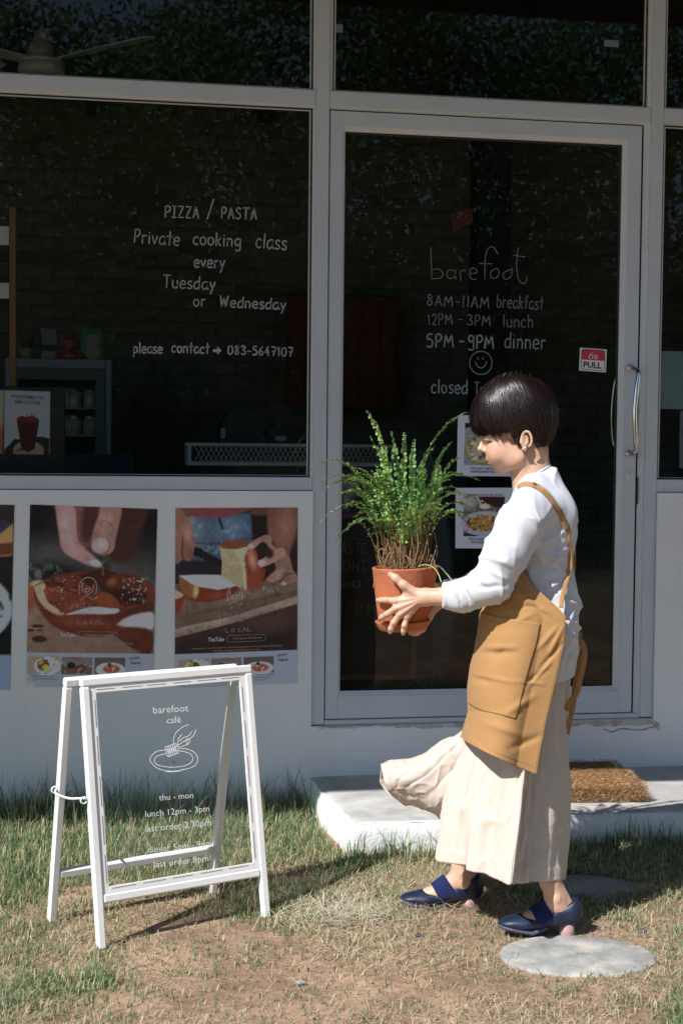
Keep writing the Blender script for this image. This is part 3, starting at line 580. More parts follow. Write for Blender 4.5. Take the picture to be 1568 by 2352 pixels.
# PULL sign
M['red'] = mat('sign_red', (.55, .03, .04), .5); M['black'] = mat('print_black', (.02, .02, .022), .6); M['paper'] = mat('white_paper', (.72, .73, .76), .7, var=.03, vscale=8)
c = [atY(*q, .0265) for q in ((1331, 798.5), (1392.5, 803), (1390, 854), (1329, 851))]; O_ = c[0]; ex_ = c[1]-c[0]; ey_ = c[3]-c[0]
def sg(q, d=0.0): q = np.atleast_2d(np.array(q, float)); return O_+q[:, :1]/386*ex_+q[:, 1:]/310*ey_+np.array([0, -d, 0])
S = mesh('pull_sign', np.vstack([sg([(0, 0), (386, 0), (386, 310), (0, 310)]), sg([(0, 0), (386, 0), (386, 310), (0, 310)], -.0012)]), [(3, 2, 1, 0), (4, 5, 6, 7), (0, 1, 5, 4), (1, 2, 6, 5), (2, 3, 7, 6), (3, 0, 4, 7)], M['paper'], smooth=False, label='small red and white sign reading PULL stuck on the door glass', cat='sign')
def rr(x0, x1, y0, y1, r, d):
    p = []
    for cx_, cy_, a0 in ((x1-r, y0+r, -90), (x1-r, y1-r, 0), (x0+r, y1-r, 90), (x0+r, y0+r, 180)):
        for k in range(5): t = R(a0+k*22.5); p.append((cx_+r*math.cos(t), cy_+r*math.sin(t)))
    return sg(p, d)
q = MB(); q.add(rr(22, 364, 14, 292, 26, .0006), [tuple(range(20))[::-1]]); q.obj('sign_border', M['black'], S)
q = MB(); q.add(rr(30, 356, 22, 284, 20, .0009), [tuple(range(20))[::-1]]); q.obj('sign_face', M['paper'], S)
q = MB(); q.add(sg([(30, 42), (34, 28), (50, 22), (336, 22), (352, 28), (356, 42), (356, 158), (30, 158)], .0012), [tuple(range(8))[::-1]]); q.obj('sign_red_field', M['red'], S)
T1 = lambda q: sg(q, .0015)
q = MB(); printed(q, 'ดึง', 128, 142, 262, 142, T1, hgt=78); q.obj('sign_text_thai', M['paper'], S); q = MB(); printed(q, 'PULL', 56, 262, 318, 262, T1, off=.03, hgt=82); q.obj('sign_text', M['black'], S)
# ---------------------------------------------------------------- painter for flat prints
class Paint:
    def __init__(s, X, Y, base, k=1.62): s.X, s.Y = X, Y; s.c = np.zeros(X.shape+(3,)); s.c[:] = lin(base); s.k = k
    def mixin(s, m, c): m = np.clip(m, 0, 1)[..., None]; s.c = s.c*(1-m)+lin(c)*m
    def grad(s, x0, y0, c0, x1, y1, c1, a=1.0):
        t = np.clip(((s.X-x0)*(x1-x0)+(s.Y-y0)*(y1-y0))/((x1-x0)**2+(y1-y0)**2), 0, 1)[..., None]; s.c = s.c*(1-a)+a*(lin(c0)*(1-t)+lin(c1)*t)
    def ell(s, cx, cy, rx, ry, c, soft=8, rot=0, a=1.0):
        t = R(rot); u = (s.X-cx)*math.cos(t)+(s.Y-cy)*math.sin(t); v = -(s.X-cx)*math.sin(t)+(s.Y-cy)*math.cos(t)
        d = (np.sqrt((u/rx)**2+(v/ry)**2)-1)*min(rx, ry); soft = soft*1.2; s.mixin(a*np.clip(.5-d/soft, 0, 1)**1.3, c)
    def poly(s, pts, c, soft=8, a=1.0, tex=None, smooth=False):
        p = np.array(pts, float)
        if smooth: p = catmull(np.vstack([p, p[:1]]), 4)[:-1]
        ins = np.zeros(s.X.shape, bool); dd = np.full(s.X.shape, 1e9)
        for (x0, y0), (x1, y1) in zip(p, np.roll(p, -1, 0)):
            if y0 != y1:
                q = ((y0 > s.Y) != (y1 > s.Y)) & (s.X < (x1-x0)*(s.Y-y0)/(y1-y0)+x0); ins ^= q
            t = np.clip(((s.X-x0)*(x1-x0)+(s.Y-y0)*(y1-y0))/((x1-x0)**2+(y1-y0)**2+1e-9), 0, 1); dd = np.minimum(dd, np.hypot(s.X-x0-t*(x1-x0), s.Y-y0-t*(y1-y0)))
        d = np.where(ins, -dd, dd); soft = soft*1.2 if soft > 4 else soft; s.mixin(a*np.clip(.5-d/soft, 0, 1), c)
    def line(s, pts, wd, c, a=1.0, soft=4):
        p = catmull(pts, 5) if len(pts) > 2 else np.array(pts, float); dd = np.full(s.X.shape, 1e9)
        for (x0, y0), (x1, y1) in zip(p[:-1], p[1:]):
            t = np.clip(((s.X-x0)*(x1-x0)+(s.Y-y0)*(y1-y0))/((x1-x0)**2+(y1-y0)**2+1e-9), 0, 1); dd = np.minimum(dd, np.hypot(s.X-x0-t*(x1-x0), s.Y-y0-t*(y1-y0)))
        s.mixin(a*np.clip(.5-(dd-wd/2)/soft, 0, 1), c)
    def speck(s, box, c, sc, thr, a=1.0, seed=0):
        x0, x1, y0, y1 = box; m = (s.X > x0) & (s.X < x1) & (s.Y > y0) & (s.Y < y1); n_ = fbm(s.X/sc, s.Y/sc, 0, seed, 3); s.mixin(a*m*np.clip((n_-thr)*8, 0, 1), c)
    def mott(s, sc, amt, seed=0): s.c = s.c*(1+amt*fbm(s.X/sc, s.Y/sc, 0, seed, 4))[..., None]
    def out(s):
        l_ = s.c.mean(-1, keepdims=True); q_ = (l_+(s.c-l_)*.84); q_ = q_*np.clip((q_.mean(-1, keepdims=True)/.22), .02, 4)**.35; return np.clip(q_*s.k*1.1, 0, .8)
M['print'] = mat('printed_sheet', colattr=True, rough=.55, spec=.4)
def sheet(name, C4, size, fn, nx, ny, mat_='print', bend=0.0, **k):
    """printed sheet: corner points TL TR BL BR, print space size, painter fn"""
    U, V = np.meshgrid(np.linspace(0, 1, nx), np.linspace(0, 1, ny), indexing='ij'); p = Paint(U*size[0], V*size[1], (150, 155, 175)); fn(p)
    tl, tr, bl, br = [np.array(c, float) for c in C4]; u, v = U[..., None], V[..., None]; q = tl*(1-u)*(1-v)+tr*u*(1-v)+bl*(1-u)*v+br*u*v
    q[..., 1] += bend*fbm(U*2, V*3, 0, 5, 2)*np.clip(V*2, 0, 1)
    o = mesh(name, q, grid_faces(nx, ny)[:, ::-1], M[mat_], col=p.out().reshape(-1, 3), **k)
    b = MB(); t = [tl, tr, br, bl]; d = np.array([0, .0006, 0]); b.add([*t, *[x+d for x in t]], [(4, 5, 6, 7), (0, 1, 5, 4), (1, 2, 6, 5), (2, 3, 7, 6), (3, 0, 4, 7)]); b.obj('paper_edge', M['paper'], o)
    def to3(q2, d=.0012):
        q2 = np.atleast_2d(q2); a_ = q2[:, :1]/size[0]; b_ = q2[:, 1:2]/size[1]; return tl*(1-a_)*(1-b_)+tr*a_*(1-b_)+bl*(1-a_)*b_+br*a_*b_+np.array([0, -d-abs(bend)*.6, 0])
    return o, to3
def thumbs(p, y, x1, x2, x3, h, w2=360):
    # three little dish pictures on the white band
    p.poly([(x1, y), (x1+w2, y), (x1+w2, y+h), (x1, y+h)], (150, 130, 110), 3); p.ell(x1+w2*.62, y+h*.55, w2*.42, h*.55, (178, 182, 170), 6)
    p.ell(x1+w2*.5, y+h*.5, w2*.2, h*.34, (130, 70, 45), 10); p.ell(x1+w2*.58, y+h*.66, w2*.12, h*.2, (205, 165, 20), 6); p.ell(x1+w2*.4, y+h*.32, w2*.1, h*.14, (190, 140, 20), 6); p.speck((x1+w2*.3, x1+w2, y, y+h), (45, 75, 40), 16, .28, .9, 3)
    p.poly([(x2, y), (x2+w2, y), (x2+w2, y+h), (x2, y+h)], (120, 112, 108), 3); p.poly([(x2, y+h*.45), (x2+w2, y+h*.55), (x2+w2, y+h), (x2, y+h)], (120, 85, 62), 6); p.ell(x2+w2*.32, y+h*.5, w2*.14, h*.2, (35, 38, 45), 8); p.ell(x2+w2*.62, y+h*.66, w2*.16, h*.24, (110, 50, 35), 8); p.ell(x2+w2*.5, y+h*.08, w2*.2, h*.1, (150, 90, 50), 8); p.speck((x2, x2+w2, y+h*.3, y+h), (170, 150, 140), 22, .35, .8, 5)
    p.poly([(x3, y), (x3+w2, y), (x3+w2, y+h), (x3, y+h)], (105, 88, 82), 3); p.ell(x3+w2*.52, y+h*.72, w2*.48, h*.42, (185, 180, 178), 5); p.ell(x3+w2*.55, y+h*.68, w2*.3, h*.26, (175, 70, 35), 12); p.speck((x3+w2*.25, x3+w2*.85, y+h*.35, y+h*.95), (215, 195, 180), 15, .25, .9, 7); p.ell(x3+w2*.48, y+h*.42, w2*.07, h*.12, (50, 90, 45), 8)
def P1(p):
    p.grad(700, 50, (62, 55, 52), 900, 900, (92, 84, 82)); p.ell(60, 120, 430, 420, (14, 13, 11), 420); p.ell(1480, 250, 300, 420, (30, 20, 17), 380); p.ell(260, 640, 330, 150, (92, 86, 84), 260)
    p.ell(330, 860, 420, 150, (32, 30, 30), 120); p.ell(290, 760, 60, 50, (70, 105, 72), 40); p.ell(170, 850, 50, 60, (110, 105, 115), 40); p.ell(60, 900, 40, 80, (40, 75, 45), 40); p.speck((50, 560, 720, 930), (120, 116, 120), 40, .35, .6, 8)
    # fingers behind, then index finger and thumb
    p.poly([(1000, 60), (1420, 60), (1300, 420), (1250, 640), (1120, 700), (960, 640), (900, 300)], (88, 42, 30), 60, smooth=True); p.poly([(330, 40), (860, 40), (820, 420), (700, 560), (560, 430)], (132, 78, 68), 40)
    p.poly([(345, 40), (560, 40), (600, 300), (640, 470), (800, 620), (910, 720), (880, 755), (740, 730), (560, 650), (440, 560), (400, 380)], (176, 124, 116), 22, smooth=True); p.ell(480, 260, 60, 190, (190, 142, 138), 90, -8); p.ell(560, 560, 110, 60, (188, 138, 132), 70, 35)
    p.poly([(680, 60), (850, 60), (800, 330), (740, 470), (660, 380)], (96, 45, 42), 40, smooth=True)
    p.poly([(870, 40), (1110, 40), (1090, 260), (1060, 420), (1030, 560), (930, 612), (820, 580), (775, 500), (800, 320), (850, 160)], (160, 112, 98), 18, smooth=True); p.ell(930, 260, 70, 150, (172, 128, 116), 90, 5); p.line([(860, 240), (930, 215), (1010, 260)], 10, (115, 75, 66), .7, 12); p.ell(880, 500, 100, 88, (182, 136, 132), 14, -15); p.ell(900, 480, 55, 55, (196, 156, 156), 40); p.line([(975, 440), (995, 520), (950, 590)], 12, (135, 72, 68), .8, 8)
    p.ell(825, 705, 68, 36, (196, 158, 158), 12, 20); p.ell(850, 690, 30, 14, (215, 185, 185), 10, 20)
    # board and bread
    p.poly([(30, 1150), (400, 1250), (900, 1500), (1545, 1300), (1545, 1780), (20, 1780)], (140, 106, 86), 40); p.ell(150, 1380, 200, 130, (146, 112, 92), 80); p.poly([(40, 960), (260, 930), (200, 1200), (40, 1260)], (158, 82, 28), 30); p.ell(180, 960, 90, 40, (190, 165, 130), 30)
    for q in ((180, 1450, 75, 22), (100, 1500, 50, 16), (205, 1500, 42, 12), (200, 1600, 90, 40)): p.ell(*q, (82, 45, 30), 10)
    p.poly([(120, 1020), (170, 960), (420, 850), (780, 800), (1300, 860), (1510, 960), (1510, 1250), (1200, 1420), (1020, 1540), (700, 1560), (430, 1480), (250, 1340), (150, 1180)], (128, 52, 18), 14, smooth=True)
    p.poly([(125, 1000), (240, 950), (260, 1050), (300, 1180), (480, 1290), (400, 1330), (200, 1180)], (196, 152, 120), 16, smooth=True); p.poly([(150, 1120), (270, 1260), (480, 1330), (900, 1330), (1240, 1260), (1200, 1400), (900, 1520), (560, 1520), (300, 1390)], (118, 42, 14), 40, smooth=True); p.ell(700, 1400, 300, 60, (148, 66, 22), 90, 3)
    p.poly([(500, 1310), (780, 1220), (1100, 1230), (1060, 1290), (700, 1300)], (188, 176, 172), 14, smooth=True); p.poly([(1230, 1240), (1500, 1150), (1505, 1260), (1300, 1300), (1180, 1330)], (100, 48, 28), 12, smooth=True); p.poly([(1100, 1420), (1220, 1330), (1510, 1270), (1510, 1470), (1300, 1460)], (184, 172, 172), 30, smooth=True); p.poly([(1060, 1540), (1180, 1450), (1510, 1480), (1505, 1760), (1330, 1720)], (112, 44, 14), 30, smooth=True)
    # caramel pieces
    for q, c in (([(240, 960), (420, 830), (660, 870), (640, 1060), (430, 1000), (300, 980)], (106, 38, 14)), ([(430, 860), (620, 830), (760, 930), (660, 1060), (480, 980)], (128, 48, 14)), ([(230, 1030), (420, 985), (500, 1060), (480, 1150), (300, 1150)], (150, 62, 20)), ([(400, 1190), (640, 1090), (830, 1130), (780, 1210), (560, 1270), (440, 1290)], (140, 58, 18)),
                 ([(640, 860), (900, 770), (1120, 850), (1150, 980), (900, 1000), (740, 960)], (92, 34, 16)), ([(940, 930), (1060, 830), (1300, 830), (1400, 960), (1280, 1050), (1060, 1010)], (120, 46, 16)), ([(900, 1000), (1280, 1010), (1420, 1040), (1420, 1150), (1200, 1190), (1000, 1120)], (84, 30, 16)), ([(820, 1120), (900, 1040), (1040, 1080), (1130, 1200), (1000, 1230), (880, 1190)], (152, 68, 22))):
        p.poly(q, c, 14, smooth=True)
    p.ell(400, 900, 40, 30, (150, 70, 30), 30); p.ell(600, 1210, 110, 30, (160, 76, 26), 40, -15); p.ell(1030, 920, 60, 40, (165, 82, 40), 40, -30)
    p.speck((300, 700, 860, 1060), (206, 150, 120), 17, .42, .9, 11); p.speck((1120, 1440, 860, 1170), (214, 180, 176), 17, .38, .95, 12); p.speck((240, 560, 980, 1320), (206, 160, 130), 15, .5, .8, 13); p.speck((560, 860, 900, 1060), (190, 110, 70), 14, .45, .8, 14)
    p.line([(922, 690), (915, 760), (922, 838)], 18, (96, 120, 62), 1, 6); p.ell(965, 650, 46, 22, (58, 92, 62), 6, -18); p.ell(880, 650, 46, 18, (50, 80, 56), 6, 20); p.ell(965, 735, 50, 38, (44, 78, 54), 6, 15); p.ell(870, 1010, 20, 45, (66, 92, 60), 6, 25); p.ell(790, 1060, 55, 12, (60, 88, 56), 6, -10)
    p.mott(90, .22, 9); p.mott(14, .16, 3)
    p.poly([(-50, 1757), (1600, 1757), (1600, 2300), (-50, 2300)], (140, 146, 160), 4); thumbs(p, 1803, 75, 462, 850, 200)
def logo(p, cx, cy, s):
    c = (196, 160, 160); th = np.linspace(0, 2*np.pi, 12)
    p.line([(cx-100*s, cy+90*s), (cx-95*s, cy-40*s), (cx-30*s, cy-110*s), (cx+60*s, cy-100*s), (cx+100*s, cy-20*s), (cx+95*s, cy+70*s)], 7, c, .8); p.line([(cx-70*s, cy-40*s), (cx-60*s, cy+30*s), (cx, cy+80*s), (cx+50*s, cy+40*s), (cx+65*s, cy-30*s)], 6, c, .8)
    p.line([(cx-35*s, cy+18*s), (cx-20*s, cy+48*s), (cx+10*s, cy+48*s), (cx+26*s, cy+10*s), (cx-35*s, cy+18*s)], 7, c, .9); p.line([(cx-80*s, cy+150*s), (cx-20*s, cy+100*s), (cx+60*s, cy+140*s), (cx+110*s, cy+110*s)], 6, c, .6); p.line([(cx-40*s, cy+170*s), (cx-50*s, cy+200*s)], 6, c, .6)
def P2(p):
    p.grad(700, 90, (52, 32, 26), 700, 900, (58, 34, 24)); p.poly([(150, 180), (940, 150), (950, 500), (900, 700), (150, 700)], (66, 88, 112), 30); p.ell(700, 330, 200, 160, (92, 120, 146), 160); p.ell(320, 380, 110, 170, (100, 118, 130), 120); p.ell(250, 230, 50, 60, (120, 128, 132), 40); p.line([(200, 480), (600, 490), (930, 440)], 12, (46, 64, 86), .8, 14); p.line([(560, 200), (600, 320)], 30, (30, 36, 48), .9, 16); p.poly([(60, 690), (620, 690), (620, 900), (60, 960)], (44, 40, 56), 40); p.speck((150, 950, 200, 680), (120, 146, 170), 60, .25, .5, 5)
    p.poly([(120, 80), (920, 80), (850, 140), (560, 205), (180, 165)], (140, 62, 66), 14, smooth=True)
    p.poly([(920, 90), (1480, 90), (1480, 420), (1380, 620), (1200, 520), (1130, 380), (1150, 200), (940, 180)], (112, 66, 48), 30); p.poly([(1130, 90), (1475, 90), (1470, 300), (1390, 560), (1370, 660), (1220, 520), (1110, 330)], (136, 84, 64), 20, smooth=True); p.ell(1330, 300, 80, 200, (158, 104, 82), 120, 8); p.poly([(930, 170), (1120, 180), (1130, 420), (960, 440)], (46, 26, 20), 30)
    # left hand and knife
    p.poly([(55, 90), (130, 110), (230, 240), (262, 420), (300, 520), (230, 680), (150, 660), (130, 680), (50, 680)], (150, 98, 76), 14, smooth=True); p.ell(200, 380, 50, 130, (176, 126, 104), 70, -8); p.ell(100, 480, 30, 150, (160, 108, 86), 50); p.line([(150, 420), (140, 560), (150, 650)], 14, (90, 50, 38), .9, 12); p.ell(235, 590, 40, 80, (140, 88, 66), 30)
    p.poly([(285, 525), (380, 560), (375, 660), (265, 625)], (30, 20, 18), 6); p.poly([(380, 570), (600, 690), (590, 770), (375, 665)], (38, 30, 26), 6); p.poly([(1085, 905), (1210, 945), (1262, 1000), (1245, 1065), (1060, 990)], (72, 56, 46), 6, smooth=True)
    # board
    p.poly([(55, 1240), (55, 950), (500, 930), (1480, 940), (1480, 1230), (60, 1560)], (120, 92, 74), 10); p.ell(800, 1100, 600, 70, (138, 110, 92), 90, -8); p.line([(100, 1330), (800, 1180), (1480, 1060)], 18, (98, 72, 58), .6, 20); p.poly([(55, 1450), (700, 1330), (1480, 1110), (1480, 1195), (700, 1410), (55, 1550)], (158, 136, 116), 8); p.speck((60, 1480, 960, 1500), (96, 68, 52), 50, .3, .45, 8)
    p.poly([(55, 1560), (700, 1420), (1480, 1205), (1480, 1760), (55, 1760)], (88, 56, 42), 6); p.grad(60, 1400, (88, 56, 42), 60, 1800, (40, 24, 22), 0.0); p.poly([(55, 1600), (1480, 1400), (1480, 1770), (55, 1770)], (60, 36, 32), 260); p.ell(1150, 1400, 260, 90, (104, 70, 54), 160)
    # bread
    p.poly([(100, 850), (560, 850), (815, 925), (800, 1000), (700, 1100), (480, 1150), (260, 1140), (120, 1000)], (138, 48, 14), 8, smooth=True); p.poly([(105, 850), (300, 845), (560, 852), (812, 920), (740, 985), (560, 1020), (330, 980), (250, 950)], (196, 178, 168), 8); p.poly([(105, 860), (250, 955), (300, 980), (290, 1120), (200, 1090), (120, 1000)], (156, 88, 36), 12); p.ell(300, 1030, 30, 70, (220, 160, 90), 25, 5); p.ell(560, 1085, 160, 30, (160, 60, 18), 40, -4)
    p.poly([(60, 1010), (160, 1060), (170, 1120), (120, 1240), (60, 1270)], (146, 50, 20), 8, smooth=True); p.poly([(60, 1010), (160, 1060), (150, 1090), (60, 1120)], (176, 150, 118), 8)
    p.poly([(562, 520), (820, 550), (850, 640), (880, 850), (890, 1020), (800, 1000), (590, 860), (600, 700)], (172, 150, 108), 8); p.poly([(565, 520), (620, 470), (760, 455), (905, 480), (870, 545), (700, 560), (600, 545)], (142, 72, 32), 8, smooth=True); p.poly([(830, 560), (985, 570), (1020, 640), (1010, 700), (1060, 850), (1050, 1020), (890, 1020), (870, 800)], (158, 62, 20), 8); p.poly([(1040, 780), (1105, 790), (1090, 900), (1060, 960)], (150, 44, 22), 8); p.poly([(740, 580), (900, 540), (860, 640), (870, 800), (880, 1010), (850, 1000), (830, 760)], (202, 176, 120), 18, smooth=True); p.ell(950, 690, 40, 100, (208, 130, 100), 40, -12); p.ell(920, 620, 50, 30, (196, 110, 40), 20); p.speck((590, 880, 560, 980), (200, 184, 148), 16, .3, .6, 9); p.speck((840, 1050, 560, 1000), (120, 36, 14), 24, .35, .5, 10)
    # right hand
    p.poly([(1180, 520), (1370, 640), (1420, 800), (1475, 880), (1475, 940), (1300, 985), (1280, 930), (1200, 940), (1100, 920), (1220, 800), (1200, 700)], (150, 104, 86), 12, smooth=True); p.poly([(885, 530), (960, 470), (1110, 400), (1170, 440), (1180, 520), (1240, 560), (1200, 620), (1080, 480), (950, 575), (900, 560)], (160, 114, 98), 10, smooth=True)
    p.poly([(1015, 700), (1060, 680), (1260, 555), (1330, 580), (1320, 660), (1200, 720), (1060, 775), (1020, 750)], (170, 124, 108), 10, smooth=True); p.ell(930, 535, 38, 30, (190, 146, 148), 10, -20); p.ell(1060, 722, 46, 38, (192, 148, 150), 10); p.ell(1320, 965, 34, 22, (188, 146, 148), 10); p.poly([(1110, 920), (1200, 830), (1330, 790), (1260, 900), (1180, 950)], (166, 120, 102), 12, smooth=True); p.line([(1280, 940), (1350, 860), (1420, 850)], 16, (84, 46, 38), .8, 14); p.ell(1150, 620, 50, 60, (74, 38, 30), 30)
    p.speck((1080, 1260, 990, 1070), (196, 180, 168), 11, .3, .8, 15); p.mott(90, .20, 9); p.mott(14, .15, 4)
    p.poly([(-50, 1736), (1600, 1736), (1600, 2300), (-50, 2300)], (142, 148, 162), 4); thumbs(p, 1800, 105, 478, 850, 185, 352)
def poster(C4, fn, size, off, label, k):
    def f(p): p.X = p.X+off[0]; p.Y = p.Y+off[1]; fn(p); logo(p, *k[0])
    o, t3 = sheet('poster', C4, size, f, 190, 262, bend=.003, label=label, cat='poster', group='food posters on the white wall')
    T = lambda q: t3(np.atleast_2d(q)-np.array(off)); dy = k[1]; m = MB(); nxt = lambda mm, nm='print_text', mt='inkp2': (mm.obj(nm, M[mt], o), MB())[1]
    printed(m, 'YouTube', k[2], 1567+dy, k[2]+186, 1567+dy, T, off=.035, hgt=50); o1 = m.obj('print_title', M['inkp'], o); m = MB()
    printed(m, 'chiangmai.likealocal', k[2]+285, 1551+dy, k[2]+620, 1551+dy, T, hgt=24); m = nxt(m); printed(m, 'subscribe us on youtube for the moving version of cooking and lifestyles', k[2]-185, 1645+dy*1.1, k[2]+860, 1645+dy*1.1, T, hgt=20); m = nxt(m); printed(m, 'through chiang mai local point of view', k[2]+60, 1683+dy, k[2]+610, 1683+dy, T, hgt=20); m = nxt(m)
    ribbon(m, [(k[2]+245, 1505+dy), (k[2]+640, 1505+dy)], 4, T); ribbon(m, [(k[2]+245, 1580+dy), (k[2]+640, 1580+dy)], 4, T)
    ribbon(m, [(k[2]+245, 1505+dy), (k[2]+222, 1520+dy), (k[2]+216, 1542+dy), (k[2]+222, 1565+dy), (k[2]+245, 1580+dy)], 4, T); ribbon(m, [(k[2]+640, 1505+dy), (k[2]+665, 1520+dy), (k[2]+670, 1542+dy), (k[2]+665, 1565+dy), (k[2]+640, 1580+dy)], 4, T)
    cx, cy = k[0][0], k[0][1]
    m = nxt(m, 'rounded_outline')
    for s, x0, x1, y, c in (('c', -195, -150, 245, 50), ('h', -130, -105, 245, 60), ('i', -85, -75, 245, 50), ('n', -60, -30, 245, 40), ('g', 10, 45, 245, 50), ('i', 160, 166, 240, 50), ('li', -110, -80, 320, 40), ('ke', -60, -10, 322, 36), ('-', 50, 110, 325, 40), ('L', 0, 0, 0, 0)):
        if s == 'L': continue
        ss, W = strokes_of(s)
        for q in ss: ribbon(m, np.array([cx+x0, cy+y])+q*np.array([(x1-x0)/W, -c]), 5, T)
    for q in ([(-140, 375), (-138, 420), (-105, 425)], [(-50, 385), (-70, 405), (-55, 425), (-35, 405), (-50, 385)], [(40, 380), (10, 395), (20, 420), (45, 418)], [(60, 425), (80, 380)], [(80, 380), (105, 425)], [(120, 370), (122, 420), (165, 412)]): ribbon(m, np.array(q)+np.array([cx+30, cy+5]), 6, T)
    m.obj('scribbled_name', M['inkp2'], o); m = MB(); y = k[3]
    for s, x0, x1, yy in (('s', 0, 22, 0), ('c', 30, 52, -4), ('a', 60, 84, -8), ('n', 94, 120, -14), ('here', 14, 128, 54)):
        ss, W = strokes_of(s)
        for q in ss: ribbon(m, np.array([k[4]+x0, y+yy])+q*np.array([(x1-x0)/W, -34]), 5, T)
    for i, (s, x0, x1) in enumerate((('ราวิโอลี่ฟักทอง | Thai style', k[5], k[5]+310), ('Pumpkin Ravioli | chiangmai.likealocal', k[5], k[5]+350), ('vlog 03', k[5], k[5]+70))): m = nxt(m, 'print_text', 'black'); printed(m, s, x0, k[6]+i*30, x1, k[6]+i*30, T, hgt=15)
    if k[7]:
        for i, s in enumerate(('ไส้อั่วซาวดัฟ | Garganelli', 'Nato | September dish |', 'likealocal vlog 01')): m = nxt(m, 'print_text', 'black'); printed(m, s, 990, k[6]-28+i*30, 1200-i*40, k[6]-28+i*30, T, hgt=15)
    m.obj('print_small_text', M['black'], o); return o
M['inkp'] = mat('poster_white_ink', (.62, .58, .58), .7); M['inkp2'] = mat('poster_thin_ink', (.50, .40, .38), .7)
yp = -.0145
poster([(-.2407, yp, 1.177), (.232, yp, 1.161), (-.256, yp, .4905), (.2165, yp, .478)], P1, (1480, 2100), (60, 55), 'poster of a hand garnishing a glazed fruit toast with a sprig', [(750, 990, 1.0), 0, 434, 1825, 1258, 75, 2035, 0])
poster([(.3, yp, 1.165), (.769, yp, 1.168), (.300, yp, .474), (.7725, yp, .486)], P2, (1416, 2030), (62, 92), 'poster of hands slicing a loaf of bread on a board', [(750, 1075, .85), 38, 440, 1806, 1238, 105, 2040, 1])
def P0(p):
    p.grad(0, 80, (58, 48, 46), 0, 500, (30, 26, 24)); p.ell(20, 210, 60, 50, (66, 56, 80), 14); p.poly([(-700, 330), (0, 240), (70, 180), (75, 330), (60, 340), (-700, 420)], (178, 130, 66), 8); p.poly([(-700, 340), (75, 272), (75, 330), (-700, 420)], (120, 62, 18), 8); p.poly([(-700, 370), (72, 340), (70, 400), (-700, 480)], (50, 32, 22), 8)
    p.ell(-250, 600, 330, 210, (150, 158, 166), 8); p.ell(-260, 570, 240, 120, (176, 178, 172), 30); p.speck((-400, 70, 500, 640), (42, 74, 46), 22, .2, .9, 4); p.poly([(-700, 790), (70, 720), (70, 830), (-700, 830)], (14, 14, 14), 6); p.poly([(-700, 828), (100, 828), (100, 1100), (-700, 1100)], (120, 136, 162), 3)
p0 = sheet('poster', [(-.77, yp, 1.186), (-.298, yp, 1.175), (-.78, yp, .491), (-.3145, yp, .480)], (620, 912), lambda p: (setattr(p, 'X', p.X-545), setattr(p, 'Y', p.Y+88), P0(p)), 120, 150, label='poster with a white plate of herbs, cut by the picture edge', cat='poster', group='food posters on the white wall')
# ---------------------------------------------------------------- menu sheets on the door (print space: px of a 1254 wide crop, 3.919 px per photo px)
def ZD(x, y, Y=.0275): return atY((1780+x/3.919)/1.7417, (1620+y/3.919)/1.7417, Y)
def menu(tl, tr, bl, br, fn, label, texts):
    w_, h_ = tr[0]-tl[0], bl[1]-tl[1]
    def f(p): p.X = p.X+tl[0]; p.Y = p.Y+tl[1]; p.mixin(p.X*0+1, (148, 152, 178)); fn(p)
    C4 = [ZD(*q) for q in (tl, tr, bl, br)]
    for q in C4: q[1] = .0268
    o, t3 = sheet('menu_sheet', C4, (w_, h_), f, 90, 110, label=label, cat='menu', group='menu sheets on the door glass'); m = MB()
    for s, x0, x1, y, hh in texts: m = MB(); printed(m, s, x0, y, x1, y, lambda q: t3(np.atleast_2d(q)-np.array(tl)), off=.012, hgt=hh); m.obj('menu_text', M['black'], o)
def F1(p):
    p.poly([(313, 279), (955, 279), (945, 945), (302, 945)], (118, 124, 132), 3); p.poly([(313, 279), (430, 279), (500, 300), (313, 370)], (24, 20, 18), 6); p.ell(560, 690, 250, 245, (132, 128, 62), 8, 10); p.ell(575, 680, 225, 215, (146, 144, 118), 10, 10); p.speck((370, 780, 500, 850), (112, 62, 36), 60, .22, .9, 6); p.speck((370, 790, 480, 860), (178, 172, 140), 55, .3, .8, 7); p.speck((330, 800, 470, 930), (50, 84, 48), 24, .45, .9, 8)
def F2(p):
    p.poly([(288, 1432), (930, 1440), (930, 2056), (284, 2054)], (88, 82, 82), 3); p.ell(360, 1520, 130, 120, (150, 140, 134), 90); p.poly([(520, 1440), (930, 1440), (930, 1600), (800, 1600), (680, 1560), (560, 1540)], (62, 20, 28), 20); p.ell(640, 1860, 400, 200, (138, 142, 158), 10); p.ell(600, 1850, 275, 128, (132, 78, 36), 10); p.ell(600, 1870, 240, 95, (160, 112, 44), 40); p.speck((330, 860, 1740, 1970), (96, 34, 14), 42, .2, .8, 6); p.speck((330, 860, 1740, 1970), (196, 156, 70), 38, .32, .8, 9)
    for a in ((370, 1830, 14, 34, 15), (435, 1848, 34, 10, 8), (545, 1902, 24, 10, 10), (390, 1868, 10, 26, 20)): p.ell(a[0], a[1], a[2], a[3], (28, 26, 22), 6, a[4])
    p.poly([(470, 1440), (510, 1440), (570, 1545), (545, 1570)], (150, 152, 160), 6); p.ell(620, 1590, 85, 42, (184, 178, 140), 12); p.poly([(665, 1680), (720, 1680), (712, 1810), (675, 1800)], (176, 138, 96), 8); p.line([(600, 1690), (598, 1790)], 8, (186, 170, 140), .8, 6); p.line([(630, 1690), (640, 1800)], 8, (186, 170, 140), .8, 6); p.poly([(284, 2010), (500, 2040), (500, 2056), (284, 2056)], (40, 22, 22), 8)
